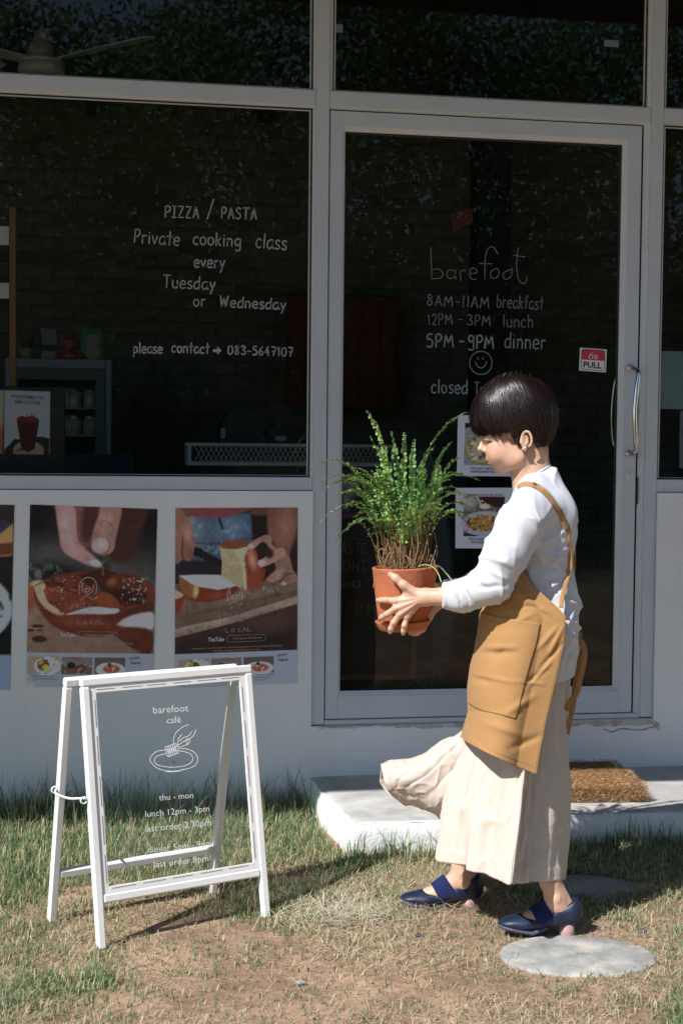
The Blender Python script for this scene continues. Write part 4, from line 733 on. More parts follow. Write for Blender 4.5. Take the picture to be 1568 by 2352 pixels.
menu((198, 160), (1080, 175), (180, 1112), (1062, 1120), F1, 'menu sheet with a yellow bowl of pasta, taped above the other one', [('crab paste rigatoni', 392, 790, 1000, 32), ('พาสต้าริกาทอนี ครีมปู', 408, 800, 1058, 42)])
menu((162, 1300), (1052, 1298), (158, 2246), (1048, 2252), F2, 'menu sheet with a baked pasta picture beside her shoulder', [('breakfast around the world', 350, 890, 1422, 32), ('baked mac&cheese', 364, 740, 2110, 34), ('มักกะโรนีครีมเห็ด', 402, 740, 2166, 42)])
# ---------------------------------------------------------------- inside the room
def S_(n, **k): return mat(n, **k)
M['cloudy'] = mat('pale_film', (.30, .40, .42), .6, var=.1, vscale=4); M['greyp'] = mat('grey_paper', (.28, .32, .38), .7)
def flat(name, px0, py0, px1, py1, Y, m, th=.003, **k):
    a, b = atY(px0, py0, Y), atY(px1, py1, Y); return MB().box(a[0], b[0], Y, Y+th, b[2], a[2]).obj(name, M[m], None, **k)
flat('pale_sheet', 1510, 806, 1640, 941, .034, 'cloudy', label='pale blue green sheet taped inside the far window above the small notice', cat='sheet')
flat('notice', 1561, 944, 1620, 1076, .036, 'greyp', label='grey white notice under the pale blue green sheet', cat='notice')
M['oak'] = mat('orange_wood', (.30, .13, .035), .5, var=.2, vscale=6, stretch=(8, 8, .6)); M['bluegrey'] = mat('grey_blue_metal', (.20, .24, .30), .4, var=.08); M['fint'] = mat('fridge_inside', (.06, .09, .11), .5)
a, b = atY(23, 476, .5), atY(38, 900, .5); sh = thing('shelf_rack', 'orange wooden rack post with white boards standing inside the window', 'rack', ((a[0]+b[0])/2, .5, .30)); x = 0
MB().box(-.013, .013, -.012, .012, 0, a[2]-.30, .002).obj('post', M['oak'], sh); MB().box(-.75, -.72, -.012, .012, 0, a[2]-.30, .002).obj('post', M['oak'], sh)
for py0, py1 in ((520, 563), (650, 686)):
    z0, z1 = atY(10, py1, .5)[2]-.3, atY(10, py0, .5)[2]-.3; MB().box(-.719, -.015, -.006, .006, z0, z1, .001).obj('board', M['vinyl'], sh)
# fridge
Y0 = 1.55; a, b = atY(12, 822, Y0), atY(256, 1096, Y0); fw = b[0]-a[0]; ft = a[2]-.3
fr = thing('fridge', 'grey glass door display fridge against the brick wall', 'fridge', ((a[0]+b[0])/2, Y0, .3)); h = fw/2
m = MB(); m.box(-h, -h+.03, 0, .5, 0, ft, .003); m.box(h-.03, h, 0, .5, 0, ft, .003); m.box(-h+.031, h-.031, 0, .5, ft-.045, ft, .003); m.box(-h+.031, h-.031, 0, .5, 0, .1, .003); m.box(-h+.031, h-.031, .46, .5, .101, ft-.046); m.obj('cabinet', M['bluegrey'], fr)
m = MB(); m.box(-h+.032, h-.032, .44, .459, .102, ft-.047); m.obj('lining', M['fint'], fr)
m = MB(); m.box(-h+.032, h-.032, -.012, -.002, ft-.10, ft-.047); m.box(h-.075, h-.032, -.012, -.002, .102, ft-.101); m.box(-h+.032, -h+.06, -.012, -.002, .102, ft-.101); dr = m.obj('glass_door', M['fint'], fr); pane(-h+.06, h-.075, .102, ft-.10, dr, -.007, 'signglass')
M['jar'] = mat('jar_glass', (.30, .31, .30), .15, spec=.8); M['lid'] = mat('jar_lid', (.5, .5, .5), .3, metal=.8); M['gold'] = mat('yellow_sticks', (.45, .38, .18), .5)
for py in (999, 1062-30, 1048):
    pass
shelf_z = [atY(190, 1000-42-22, Y0+.1)[2]-.3, atY(190, 1000, Y0+.1)[2]-.3]
for zz_ in (atY(190, 937, Y0+.1)[2]-.3, atY(190, 999, Y0+.1)[2]-.3): MB().box(-h+.035, h-.035, .05, .43, zz_-.008, zz_).obj('shelf', M['jar'], fr)
def small(name, label, cat, px, py, Y, build, group=None):
    c = atY(px, py, Y); t = thing(name, label, cat, (c[0], Y, c[2]), 0, group); build(t); return t
sz = [atY(190, 937, Y0+.1)[2]+.0005, atY(190, 999, Y0+.1)[2]+.0005]
for i, (px, row) in enumerate([(172, 0), (208, 0), (150, 0), (172, 1), (208, 1), (150, 1)]):
    c = atY(px, 930, Y0+.12); t = thing('jar', ['pale filled glass jar ', 'glass jar of yellow sticks '][row]+['in the middle of the ', 'nearest the door edge on the ', 'half behind the menu board on the '][i % 3]+['upper', 'lower'][row]+' fridge shelf', 'jar', (c[0], Y0+.12, sz[row]), 0, ['jars on the upper fridge shelf', 'jars on the lower fridge shelf'][row])
    MB().lathe([(.0001, 0), (.034, 0), (.036, .005), (.036, .075), (.028, .082)], n=16).obj('glass_body', M['jar'], t, True); MB().lathe([(.0001, .098), (.030, .098), (.031, .082)], n=16).obj('lid', M['lid'], t, True)
    if row:
        m = MB()
        for k in range(4): m.box(-.024+k*.013, -.018+k*.013, -.039, -.0365, .02, .065)
        m.obj('sticks', M['gold'], t)
# things on the fridge
ztop = ft+.3+.001
def on_fr(px, Y): return (atY(px, 800, Y)[0], Y, ztop)
M['navy'] = mat('navy_frame', (.03, .03, .09), .5); M['pink'] = mat('pink_plastic', (.30, .05, .09), .4); M['green'] = mat('green_card', (.03, .16, .08), .6); M['cream'] = mat('cream', (.24, .20, .20), .6); M['leafd'] = mat('dark_leaf', (.03, .06, .03), .5)
t = thing('card_stand', 'dark blue card stand on top of the fridge between plant and pink figure', 'card stand', on_fr(118, 1.62)); m = MB(); m.prism([(-.05, 0, .04), (.045, 0, .04), (.03, .03, .16), (-.065, .03, .165)], (0, .006, 0)); m.obj('frame', M['navy'], t); m = MB(); m.prism([(-.04, -.002, .07), (.03, -.002, .07), (.02, .024, .15), (-.052, .024, .152)], (0, .002, 0)); m.obj('card', M['cream'], t); MB().box(-.045, .05, -.01, .012, 0, .04, .003).obj('base', M['cream'], t)
t = thing('figurine', 'small pink plastic figure on the fridge beside the green card', 'figurine', on_fr(158, 1.62)); MB().lathe([(.0001, 0), (.04, 0), (.045, .02), (.035, .045), (.02, .052), (.034, .07), (.036, .09), (.02, .108), (.0001, .112)], n=24).obj('body', M['pink'], t, True); m = MB(); m.tube(catmull([(-.035, -.01, .05), (-.055, -.02, .03), (-.05, -.03, .005)], 5), .007, 8); m.tube(catmull([(.035, -.01, .05), (.055, -.02, .03), (.05, -.03, .005)], 5), .007, 8); m.obj('arms', M['pink'], t, True)
t = thing('greeting_card', 'green card with a pale rounded shape standing on the fridge', 'card', on_fr(211, 1.62)); MB().box(-.05, .05, 0, .003, 0, .155).obj('card', M['green'], t); m = MB(); th = np.linspace(0, 2*np.pi, 18, endpoint=False); m.add([(.034*math.cos(q)+.005, -.0012, .045+.042*math.sin(q)) for q in th], [tuple(range(18))]); m.add([(.036*math.cos(q)+.005, -.0018, .100+.026*math.sin(q)) for q in th], [tuple(range(18))]); m.obj('pale_shape', M['cream'], t)
t = thing('potted_cactus', 'small dark plant in a pale pot behind the rack post', 'plant', on_fr(62, 1.62)); MB().lathe([(.0001, 0), (.03, 0), (.038, .05), (.034, .05), (.0001, .045)], n=20).obj('pot', M['cream'], t, True)
m = MB()
for k in range(16): a_ = k*2.4; m.add([(.012*math.cos(a_), .012*math.sin(a_), .045), (.012*math.cos(a_+.8), .012*math.sin(a_+.8), .045), (.05*math.cos(a_+.3), .04*math.sin(a_+.3), .10+.03*math.sin(k))], [(0, 1, 2)])
m.obj('leaves', M['leafd'], t)
# counter with the drinks menu screen, mesh tray, machines
M['wooddark'] = mat('dark_wood', (.10, .05, .03), .5, var=.2, vscale=8, stretch=(1, 8, 8))
ct = thing('counter', 'dark wooden counter running behind the window sill', 'counter', (.35, .55, .30)); MB().box(-1.5, .85, -.35, .25, .90, .935, .002).obj('worktop', M['wooddark'], ct); MB().box(-1.45, .80, -.33, .23, 0, .899).obj('base', M['dark'], ct)
c0, c1 = atY(-40, 886, .2), atY(150, 1093, .2); t = thing('menu_screen', 'black framed drinks menu board behind the window glass', 'menu board', ((c0[0]+c1[0])/2, .2, c1[2])); hw = (c1[0]-c0[0])/2; hh = c0[2]-c1[2]
MB().box(-hw, hw, .003, .03, 0, hh, .003).obj('frame', M['black'], t)
def TS(x, y, d=0): q = atY((x*.3189)/1.7417, (1200+y*.3189)/1.7417, .2); return q-np.array([t.location[0], .2, t.location[2]])+np.array([0, -d, 0])
def WM(p):
    p.mixin(p.X*0+1, (150, 154, 176)); p.X = p.X+58; p.Y = p.Y+1130; p.poly([(60, 1880), (140, 1800), (180, 1745), (260, 1745), (300, 1940), (60, 1940)], (48, 44, 42), 8); p.poly([(460, 1710), (540, 1705), (630, 1730), (628, 1942), (440, 1942)], (52, 46, 42), 8); p.ell(365, 1890, 195, 130, (150, 132, 116), 6); p.poly([(200, 1890), (320, 1850), (330, 1875), (210, 1900)], (40, 26, 24), 5)
    p.poly([(212, 1490), (498, 1490), (470, 1700), (440, 1870), (360, 1905), (280, 1870), (245, 1700)], (96, 6, 18), 5); p.ell(355, 1495, 142, 40, (120, 22, 38), 6); p.ell(280, 1480, 50, 30, (128, 14, 28), 8); p.ell(400, 1478, 60, 34, (140, 16, 36), 8); p.ell(355, 1720, 80, 160, (84, 4, 12), 60); p.line([(335, 1415), (340, 1460)], 6, (40, 46, 30), 1, 4); p.line([(385, 1410), (410, 1450)], 7, (40, 46, 30), 1, 4); p.line([(425, 1412), (435, 1460)], 6, (40, 46, 30), 1, 4)
o, t3 = sheet('printed_sheet', [TS(61, 1132), TS(634, 1150), TS(56, 1932), TS(626, 1941)], (575, 806), WM, 90, 120, parent=t)
m = MB(); TT = lambda q: t3(np.atleast_2d(q)-np.array([60, 1132])); printed(m, 'WATERMELON', 138, 1228, 556, 1236, TT, off=.008, hgt=46); m.obj('print_text', M['green'], t); m = MB(); printed(m, 'SMOOTHIE', 190, 1296, 508, 1302, TT, off=.008, hgt=46); m.obj('print_text', M['green'], t)
def OJ(p): p.mixin(p.X*0+1, (158, 152, 130)); p.ell(480, 640, 120, 210, (176, 84, 40), 8); p.ell(470, 480, 120, 60, (186, 110, 60), 8)
sheet('printed_sheet', [TS(-520, 1128), TS(52, 1132), TS(-520, 1925), TS(38, 1930)], (560, 800), OJ, 30, 40, parent=t)
# white mesh tray
M['tray'] = mat('white_wire', (.5, .52, .56), .5)
Yt = .55; a, b = atY(432, 1018, Yt), atY(905, 1072, Yt); t = thing('wire_basket', 'white expanded mesh basket on the counter', 'basket', (a[0], Yt, b[2])); L_x = b[0]-a[0]; H_z = a[2]-b[2]+.002
m = MB(); m.box(0, L_x, 0, .012, H_z-.012, H_z); m.box(0, L_x, 0, .012, 0, .016); m.box(0, .014, 0, .012, .0161, H_z-.0121); m.box(L_x-.014, L_x, 0, .012, .0161, H_z-.0121); m.box(0, L_x, .0121, .22, 0, .004); m.box(0, L_x, .20, .212, H_z-.012, H_z); m.box(-.001, .010, .0125, .1995, 0, H_z-.02); m.obj('rim', M['tray'], t)
m = MB(); hz = H_z-.028; stp = .021; k = -hz/1.9
while k < L_x:
    for s in (1, -1):
        p0_, p1_ = (k, .016), (k+hz/1.9, .016+hz)
        if s < 0: p0_, p1_ = (k+hz/1.9, .016), (k, .016+hz)
        if min(p0_[0], p1_[0]) > .014 and max(p0_[0], p1_[0]) < L_x-.014: m.bar((p0_[0], .006+s*.001, p0_[1]), (p1_[0], .006+s*.001, p1_[1]), (0, 1, 0), .0028, .002, .0004)
    k += stp
m.obj('mesh_front', M['tray'], t)
def machine(name, label, cat, poly, Y, extra=None):
    q = [atY(x, y, Y) for x, y in poly]; c = q[0]; t = thing(name, label, cat, tuple(c)); m = MB(); m.prism([(p[0]-c[0], 0, p[2]-c[2]) for p in q], (0, .22, 0)); m.obj('housing', M['black'], t)
    if extra: a_, b_ = atY(extra[0], extra[3], Y), atY(extra[1], extra[2], Y); MB().box(a_[0]-c[0], b_[0]-c[0], -.002, -.0005, a_[2]-c[2], b_[2]-c[2]).obj('label_strip', M['greyp'], t)
    return t
machine('espresso_machine', 'large black machine behind the wire basket', 'machine', [(506, 1019), (510, 975), (526, 945), (596, 946), (606, 975), (612, 1019)][::-1], .85, (507, 517, 984, 1006)); machine('receipt_printer', 'low black printer beside the large black machine', 'printer', [(613, 1019), (614, 985), (670, 986), (684, 1000), (690, 1019)][::-1], .85, (633, 657, 1002, 1012))
# chair back, red panel, column, picture
M['teal'] = mat('dark_teal', (.02, .05, .075), .6); M['redp'] = mat('dark_red_cloth', (.085, .012, .01), .8, var=.2, vscale=5, stretch=(6, 1, 1)); M['blackc'] = mat('black_column', (.008, .008, .008), .8)
c = atY(205, 1092, .9); t = thing('chair', 'dark teal chair back behind the sill beside the menu screen', 'chair', (c[0], .9, .3)); p = catmull([(-.20, 0, 0), (-.20, 0, c[2]-.3+.02), (-.16, 0, c[2]-.3+.07), (0, 0, c[2]-.3+.095), (.13, 0, c[2]-.3+.085), (.20, 0, c[2]-.3+.02), (.21, 0, 0)], 6)
MB().prism([q for q in p if q[2] > .45], (0, .03, 0)).obj('backrest', M['teal'], t); m = MB()
for sx in (-.18, .18):
    for sy in (0, .36): m.tube([(sx, sy, 0), (sx, sy, .46)], .012, 8)
m.obj('legs', M['black'], t); MB().box(-.2, .2, 0, .38, .44, .47, .01).obj('seat', M['teal'], t)
a, b = atY(656, 676, 2.45), atY(916, 936, 2.45); t = thing('red_curtain', 'dark red cloth panel hanging on the brick wall', 'curtain', ((a[0]+b[0])/2, 2.45, b[2])); hw = (b[0]-a[0])/2; xs = np.linspace(-hw, hw, 60)
mesh('cloth', np.vstack([np.stack([xs, .01*np.sin(xs*60), 0*xs], -1), np.stack([xs, .006*np.sin(xs*60), 0*xs+a[2]-b[2]], -1)]), grid_faces(2, 60), M['redp'], t); MB().tube([(-hw-.03, 0, a[2]-b[2]), (hw+.03, 0, a[2]-b[2])], .01, 8).obj('rod', M['black'], t)
a, b = atY(1090, 900, 1.9), atY(1175, 345, 1.9); MB().box(a[0], b[0], 1.9, 2.05, .3, 3.23).obj('column', M['blackc'], None, label='plain black square column inside behind the door glass', cat='column')
M['salmon'] = mat('salmon_paper', (.26, .06, .055), .7); q = [atY(x, y, 1.5) for x, y in ((1034, 491), (1083, 477), (1085, 512), (1040, 529))]; m = MB(); m.prism([tuple(p) for p in q], (0, .04, 0)); m.tube([(q[0]+q[1])/2+np.array([0, .02, 0]), (q[0][0]*.5+q[1][0]*.5, 1.52, 3.24)], .0015, 5); m.obj('paper_lantern', M['salmon'], None, label='small salmon pink paper box hanging inside the door', cat='paper lantern')
# chalk board inside the door, wrapped cloth, low wooden rail
a, b = atY(770, 1190, .14), atY(944, 1548, .14); t = thing('chalkboard', 'black chalkboard menu standing low inside the door', 'chalkboard', (0, .14, 0)); MB().box(a[0], b[0], 0, .012, b[2], a[2]).obj('board', M['blackc'], t)
m = MB(); m.box(b[0]+.0005, b[0]+.018, -.004, .016, b[2]-.02, a[2]+.02); m.box(a[0], b[0], -.004, .016, b[2]-.02, b[2]-.0005); m.box(a[0], b[0], -.004, .016, a[2]+.0005, a[2]+.02); m.obj('frame', M['wooddark'], t)
M['chalk'] = mat('chalk', (.13, .15, .17), .9); m = MB(); TG2 = lambda q: np.array([atY(x, y, .1385) for x, y in q])-np.array([0, .14, 0]); ZE = lambda x, y: ((1330+x*.3189)/1.7417, (2000+y*.3189)/1.7417)
for s, x0, x1, y, c_ in (('A', 110, 176, 668, 128), ('STE', 196, 425, 664, 118), ('ONI', 130, 420, 880, 120), ('180', 345, 590, 1430, 110)): m = MB(); p0, p1 = ZE(x0, y), ZE(x1, y); write(m, s, p0[0], p0[1], p1[0], p1[1], c_*.183, 1.5, TG2, .3); m.obj('chalk_lettering', M['chalk'], t)
m = MB(); p0, p1 = ZE(130, 1095), ZE(340, 1095); printed(m, 'อนี', p0[0], p0[1], p1[0], p1[1], TG2, hgt=15); m.obj('chalk_lettering', M['chalk'], t)
M['parasol'] = mat('slate_cloth', (.10, .14, .18), .8); c = atY(968, 1560, .7); t = thing('folded_parasol', 'slate blue folded cloth standing inside the door below the pot', 'parasol', (c[0], .7, .30)); n = 72; v = []; rr_ = [(0.03, .02), (.11, .10), (.125, .4), (.10, .75), (.05, 1.0), (.02, 1.1)]
for r_, z in rr_:
    for k in range(n): a_ = 6.2832*k/n; q = r_*(1+.22*math.cos(a_*9)); v.append((q*math.cos(a_), q*math.sin(a_), z))
mesh('cloth', v, grid_faces(len(rr_), n, True), M['parasol'], t)
# ceiling fan
Yf = 1.3; c = atY(96, 150, Yf); M['fanw'] = mat('fan_metal', (.5, .51, .51), .4); t = thing('ceiling_fan', 'white ceiling fan hanging inside behind the upper window', 'fan', (c[0], Yf, c[2])); k = atY(150, 150, Yf)[0]-c[0]
MB().lathe([(.0001, -.045), (k*.98, -.04), (k, -.02), (k*.98, 0), (k*.9, .003), (k*.9, .007), (k, .012), (k*.92, .022), (k*.75, .03), (k*.68, .05), (k*.6, .055), (k*.5, .09), (k*.36, .10), (k*.3, .15), (.012, .16)], n=40).obj('motor', M['fanw'], t, True)
MB().tube([(0, 0, .15), (0, 0, 3.319-c[2])], .010, 10).obj('rod', M['fanw'], t, True)
for a0 in (-38, 82, 202):
    a_ = R(a0); d = np.array([math.cos(a_), math.sin(a_), .06]); e = np.array([-math.sin(a_), math.cos(a_), .2]); o2 = np.array([0, 0, .01]); m = MB(); m.prism([o2+d*.08-e*.03, o2+d*.45-e*.055, o2+d*.60-e*.05, o2+d*.63, o2+d*.60+e*.05, o2+d*.45+e*.055, o2+d*.08+e*.03], (0, 0, .006)); m.obj('fan_blade', M['fanw'], t)
# ---------------------------------------------------------------- A-frame sign
FL, FR = atZ(232, 2180), atZ(619, 2106); BL_, BR_ = atZ(112, 2115), atZ(497, 2052)
fx = FR-FL; Wd = np.linalg.norm(fx); fx /= Wd; back = np.cross([0, 0, 1], fx); back /= np.linalg.norm(back)
dep = np.dot((BL_+BR_)/2-(FL+FR)/2, back); BL2 = FL+back*dep+fx*np.dot(BL_-FL, fx)*.0; rz = math.atan2(fx[1], fx[0])
tp = .5*dep
def hz_of(px, py):     # height at which a line over the ridge meets the picture point
    d = ray(px, py); n_ = back; q = FL+back*(tp-.012); t_ = np.dot(q-CP, n_)/np.dot(d, n_); return (CP+d*t_)
hl, hr = hz_of(176, 1556), hz_of(574, 1530); HT = (hl[2]+hr[2])/2; xl, xr = np.dot(hl-FL, fx), np.dot(hr-FL, fx); print('aframe', Wd, dep, HT, xl, xr)
AF = thing('a_frame_sign', 'white metal folding sign with a lettered glass panel on the grass', 'sign', tuple(FL), rz)
# local axes: x along the front, y back, z up. Front frame plane from (0,0,0) to (0,tp-.012,HT)
def frame_side(name, y0, y1, xs, xe, front):
    d = np.array([0, y1-y0, HT]); SL = np.linalg.norm(d); d /= SL; nrm_ = np.cross([1, 0, 0], d); nrm_ = nrm_ if nrm_[1] < 0 else -nrm_; tw = .024
    def at(x, s, o=0.0): return np.array([x, y0, 0])+d*s+nrm_*o
    o = MB()
    for x in (xs+tw/2, xe-tw/2): o.bar(at(x, 0), at(x, SL-tw-.0005), nrm_, tw, .024, .004)
    lg = []
    for x in (xs+tw/2, xe-tw/2): lg.append(MB().bar(at(x, 0), at(x, SL-tw-.0005), nrm_, tw, .024, .004).obj('leg', M['whiteframe'], AF))
    MB().bar(at(xs, SL-tw/2), at(xe, SL-tw/2), nrm_, tw, .024, .004).obj('top_rail', M['whiteframe'], AF)
    sb = .135 if front else .15
    MB().bar(at(xs+tw+.0005, sb), at(xe-tw-.0005, sb), nrm_, tw, .024, .004).obj('cross_bar', M['whiteframe'], AF)
    return at, SL, d, nrm_, sb, tw
at_, SL, dd, nn_, sb, tw = frame_side('front', 0, tp-.012, xl*.5, (Wd+xr)/2, True)
x0, x1 = xl*.5, (Wd+xr)/2
frame_side('rear', dep, tp+.014, x0+np.dot(BL_-FL, fx)*.9, x1+np.dot(BR_-FR, fx)*.9, False)
# slotted inner strip
ins = .019; a, b = x0+tw+.0005, x1-tw-.0005; s0, s1 = sb+tw/2+.0005, SL-tw-.001
m = MB(); m.bar(at_(a+ins/2, s0, .004), at_(a+ins/2, s1, .004), nn_, ins, .006, .001); m.bar(at_(b-ins/2, s0, .004), at_(b-ins/2, s1, .004), nn_, ins, .006, .001); m.bar(at_(a+ins, s0+ins/2, .0045), at_(b-ins, s0+ins/2, .0045), nn_, ins, .006, .001); m.bar(at_(a+ins, s1-ins/2, .0045), at_(b-ins, s1-ins/2, .0045), nn_, ins, .006, .001); st = m.obj('inner_strip', M['whiteframe'], AF)
m = MB(); g = random.Random(4)
def dash(p_, q_, n_):
    p_, q_ = np.array(p_), np.array(q_)
    for i in range(n_):
        t0, t1 = (i+.10+g.uniform(-.04, .04))/n_, (i+.86+g.uniform(-.05, .05))/n_; A_, B_ = p_+(q_-p_)*t0, p_+(q_-p_)*t1; m.bar(at_(A_[0], A_[1], .0078), at_(B_[0], B_[1], .0078), nn_, .0015, .001, .0002)
dash((a+ins*.65, s0+.02), (a+ins*.65, s1-.02), 5); dash((b-ins*.65, s0+.02), (b-ins*.65, s1-.02), 5); dash((a+.02, s0+ins*.7), (b-.02, s0+ins*.7), 5); dash((a+.01, s1-ins*.5), (b-.01, s1-ins*.5), 6)
m.obj('slots', M['slot'], st)
pa, pb, ps0, ps1 = a+ins-.003, b-ins+.003, s0+ins-.003, s1-ins+.003
gp = MB().add([at_(pa, ps0, -.001), at_(pb, ps0, -.001), at_(pb, ps1, -.001), at_(pa, ps1, -.001)], [(0, 1, 2, 3)]).obj('glass_panel', M['signglass'], AF)
# lettering on the glass: picture point -> panel plane -> sign's own axes
cN, sN = math.cos(rz), math.sin(rz); RZ = np.array([[cN, sN, 0], [-sN, cN, 0], [0, 0, 1]]); nW = RZ.T@nn_; oW = np.array(FL)+RZ.T@at_(0, 0, .0005)
def onp(q):
    out = []
    for x, y in np.atleast_2d(q): d = ray(x, y); t_ = np.dot(oW-CP, nW)/np.dot(d, nW); out.append(RZ@(CP+d*t_-np.array(FL)))
    return np.array(out)
def QF(q): q = np.atleast_2d(np.array(q, float)); return onp(np.array([57.4, 1492.8])+q*.3845)
m = MB()
for s, x0_, y0_, x1_, y1_ in [('barefoot', 768, 380, 978, 366), ('café', 848, 440, 932, 433), ('thu - mon', 803, 900, 1007, 884), ('lunch 12pm - 3pm', 722, 998, 1102, 964), ('last order 2.30pm', 724, 1088, 1113, 1048), ('dinner 5pm - 9pm', 737, 1212, 1118, 1170), ('last order 8pm', 774, 1300, 1098, 1262)]: m = MB(); printed(m, s, x0_, y0_, x1_, y1_, QF, off=-.006); m.obj('printed_line', M['vinyl'], gp)
m = MB(); pl = lambda pts, w_=4: ribbon(m, pts, w_, QF)
pl([(850, 597), (790, 605), (755, 635), (750, 665), (790, 705), (860, 724), (950, 715), (1015, 690), (1032, 650), (1010, 610), (960, 590), (912, 588)]); pl([(845, 620), (800, 630), (773, 655), (790, 685), (860, 700), (940, 695), (990, 675), (1003, 645), (985, 620), (940, 605), (905, 603)]); pl([(836, 722), (860, 728), (920, 724), (945, 710)])
pl([(978, 446), (940, 462), (905, 492), (890, 525), (888, 560), (900, 575), (912, 562), (918, 530), (935, 505)]); pl([(1022, 476), (1008, 510), (985, 530), (965, 540)]); pl([(998, 488), (975, 515), (945, 525), (925, 545)]); pl([(900, 575), (925, 562), (950, 545), (975, 530), (985, 540), (975, 562), (950, 572), (925, 578), (900, 576)]); pl([(955, 545), (970, 552), (965, 565)])
for k in range(6): cx_, cy_ = 850+k*11, 608-k*4; th = np.linspace(0, 2*np.pi, 10); pl(np.stack([cx_+10*np.cos(th)+6*np.sin(th), cy_+30*np.sin(th)+6*np.cos(th)], -1), 4)
m.obj('plate_drawing', M['vinyl'], gp)
# hook and hinges
hk = [onp([(x, y)])[0] for x, y in ((196, 1838),)][0]
rl = np.array([x0+np.dot(BL_-FL, fx)*.9, dep-(dep-tp)*.53, HT*.53]); m = MB(); m.tube(catmull([rl+np.array([-.003, .0, .02]), rl+np.array([-.012, -.02, .012]), (rl+hk)/2+np.array([-.008, 0, .0]), hk+np.array([-.012, .012, .004]), hk+np.array([.0, -.004, .006])], 8), .0035, 8); m.obj('hook', M['whiteframe'], AF, True)
for q in (hk, rl+np.array([-.004, 0, .018])):
    m = MB(); th = np.linspace(0, 2*np.pi, 14); m.tube([(q[0]-.004+.009*math.cos(t_), q[1], q[2]+.009*math.sin(t_)) for t_ in th], .0026, 6); m.obj('ring', M['whiteframe'], AF, True)
for u in (.28, .74): MB().box(x0+(x1-x0)*u-.03, x0+(x1-x0)*u+.03, tp-.008, tp+.010, HT-.006, HT+.0012, .0006).obj('hinge', M['whiteframe'], AF)
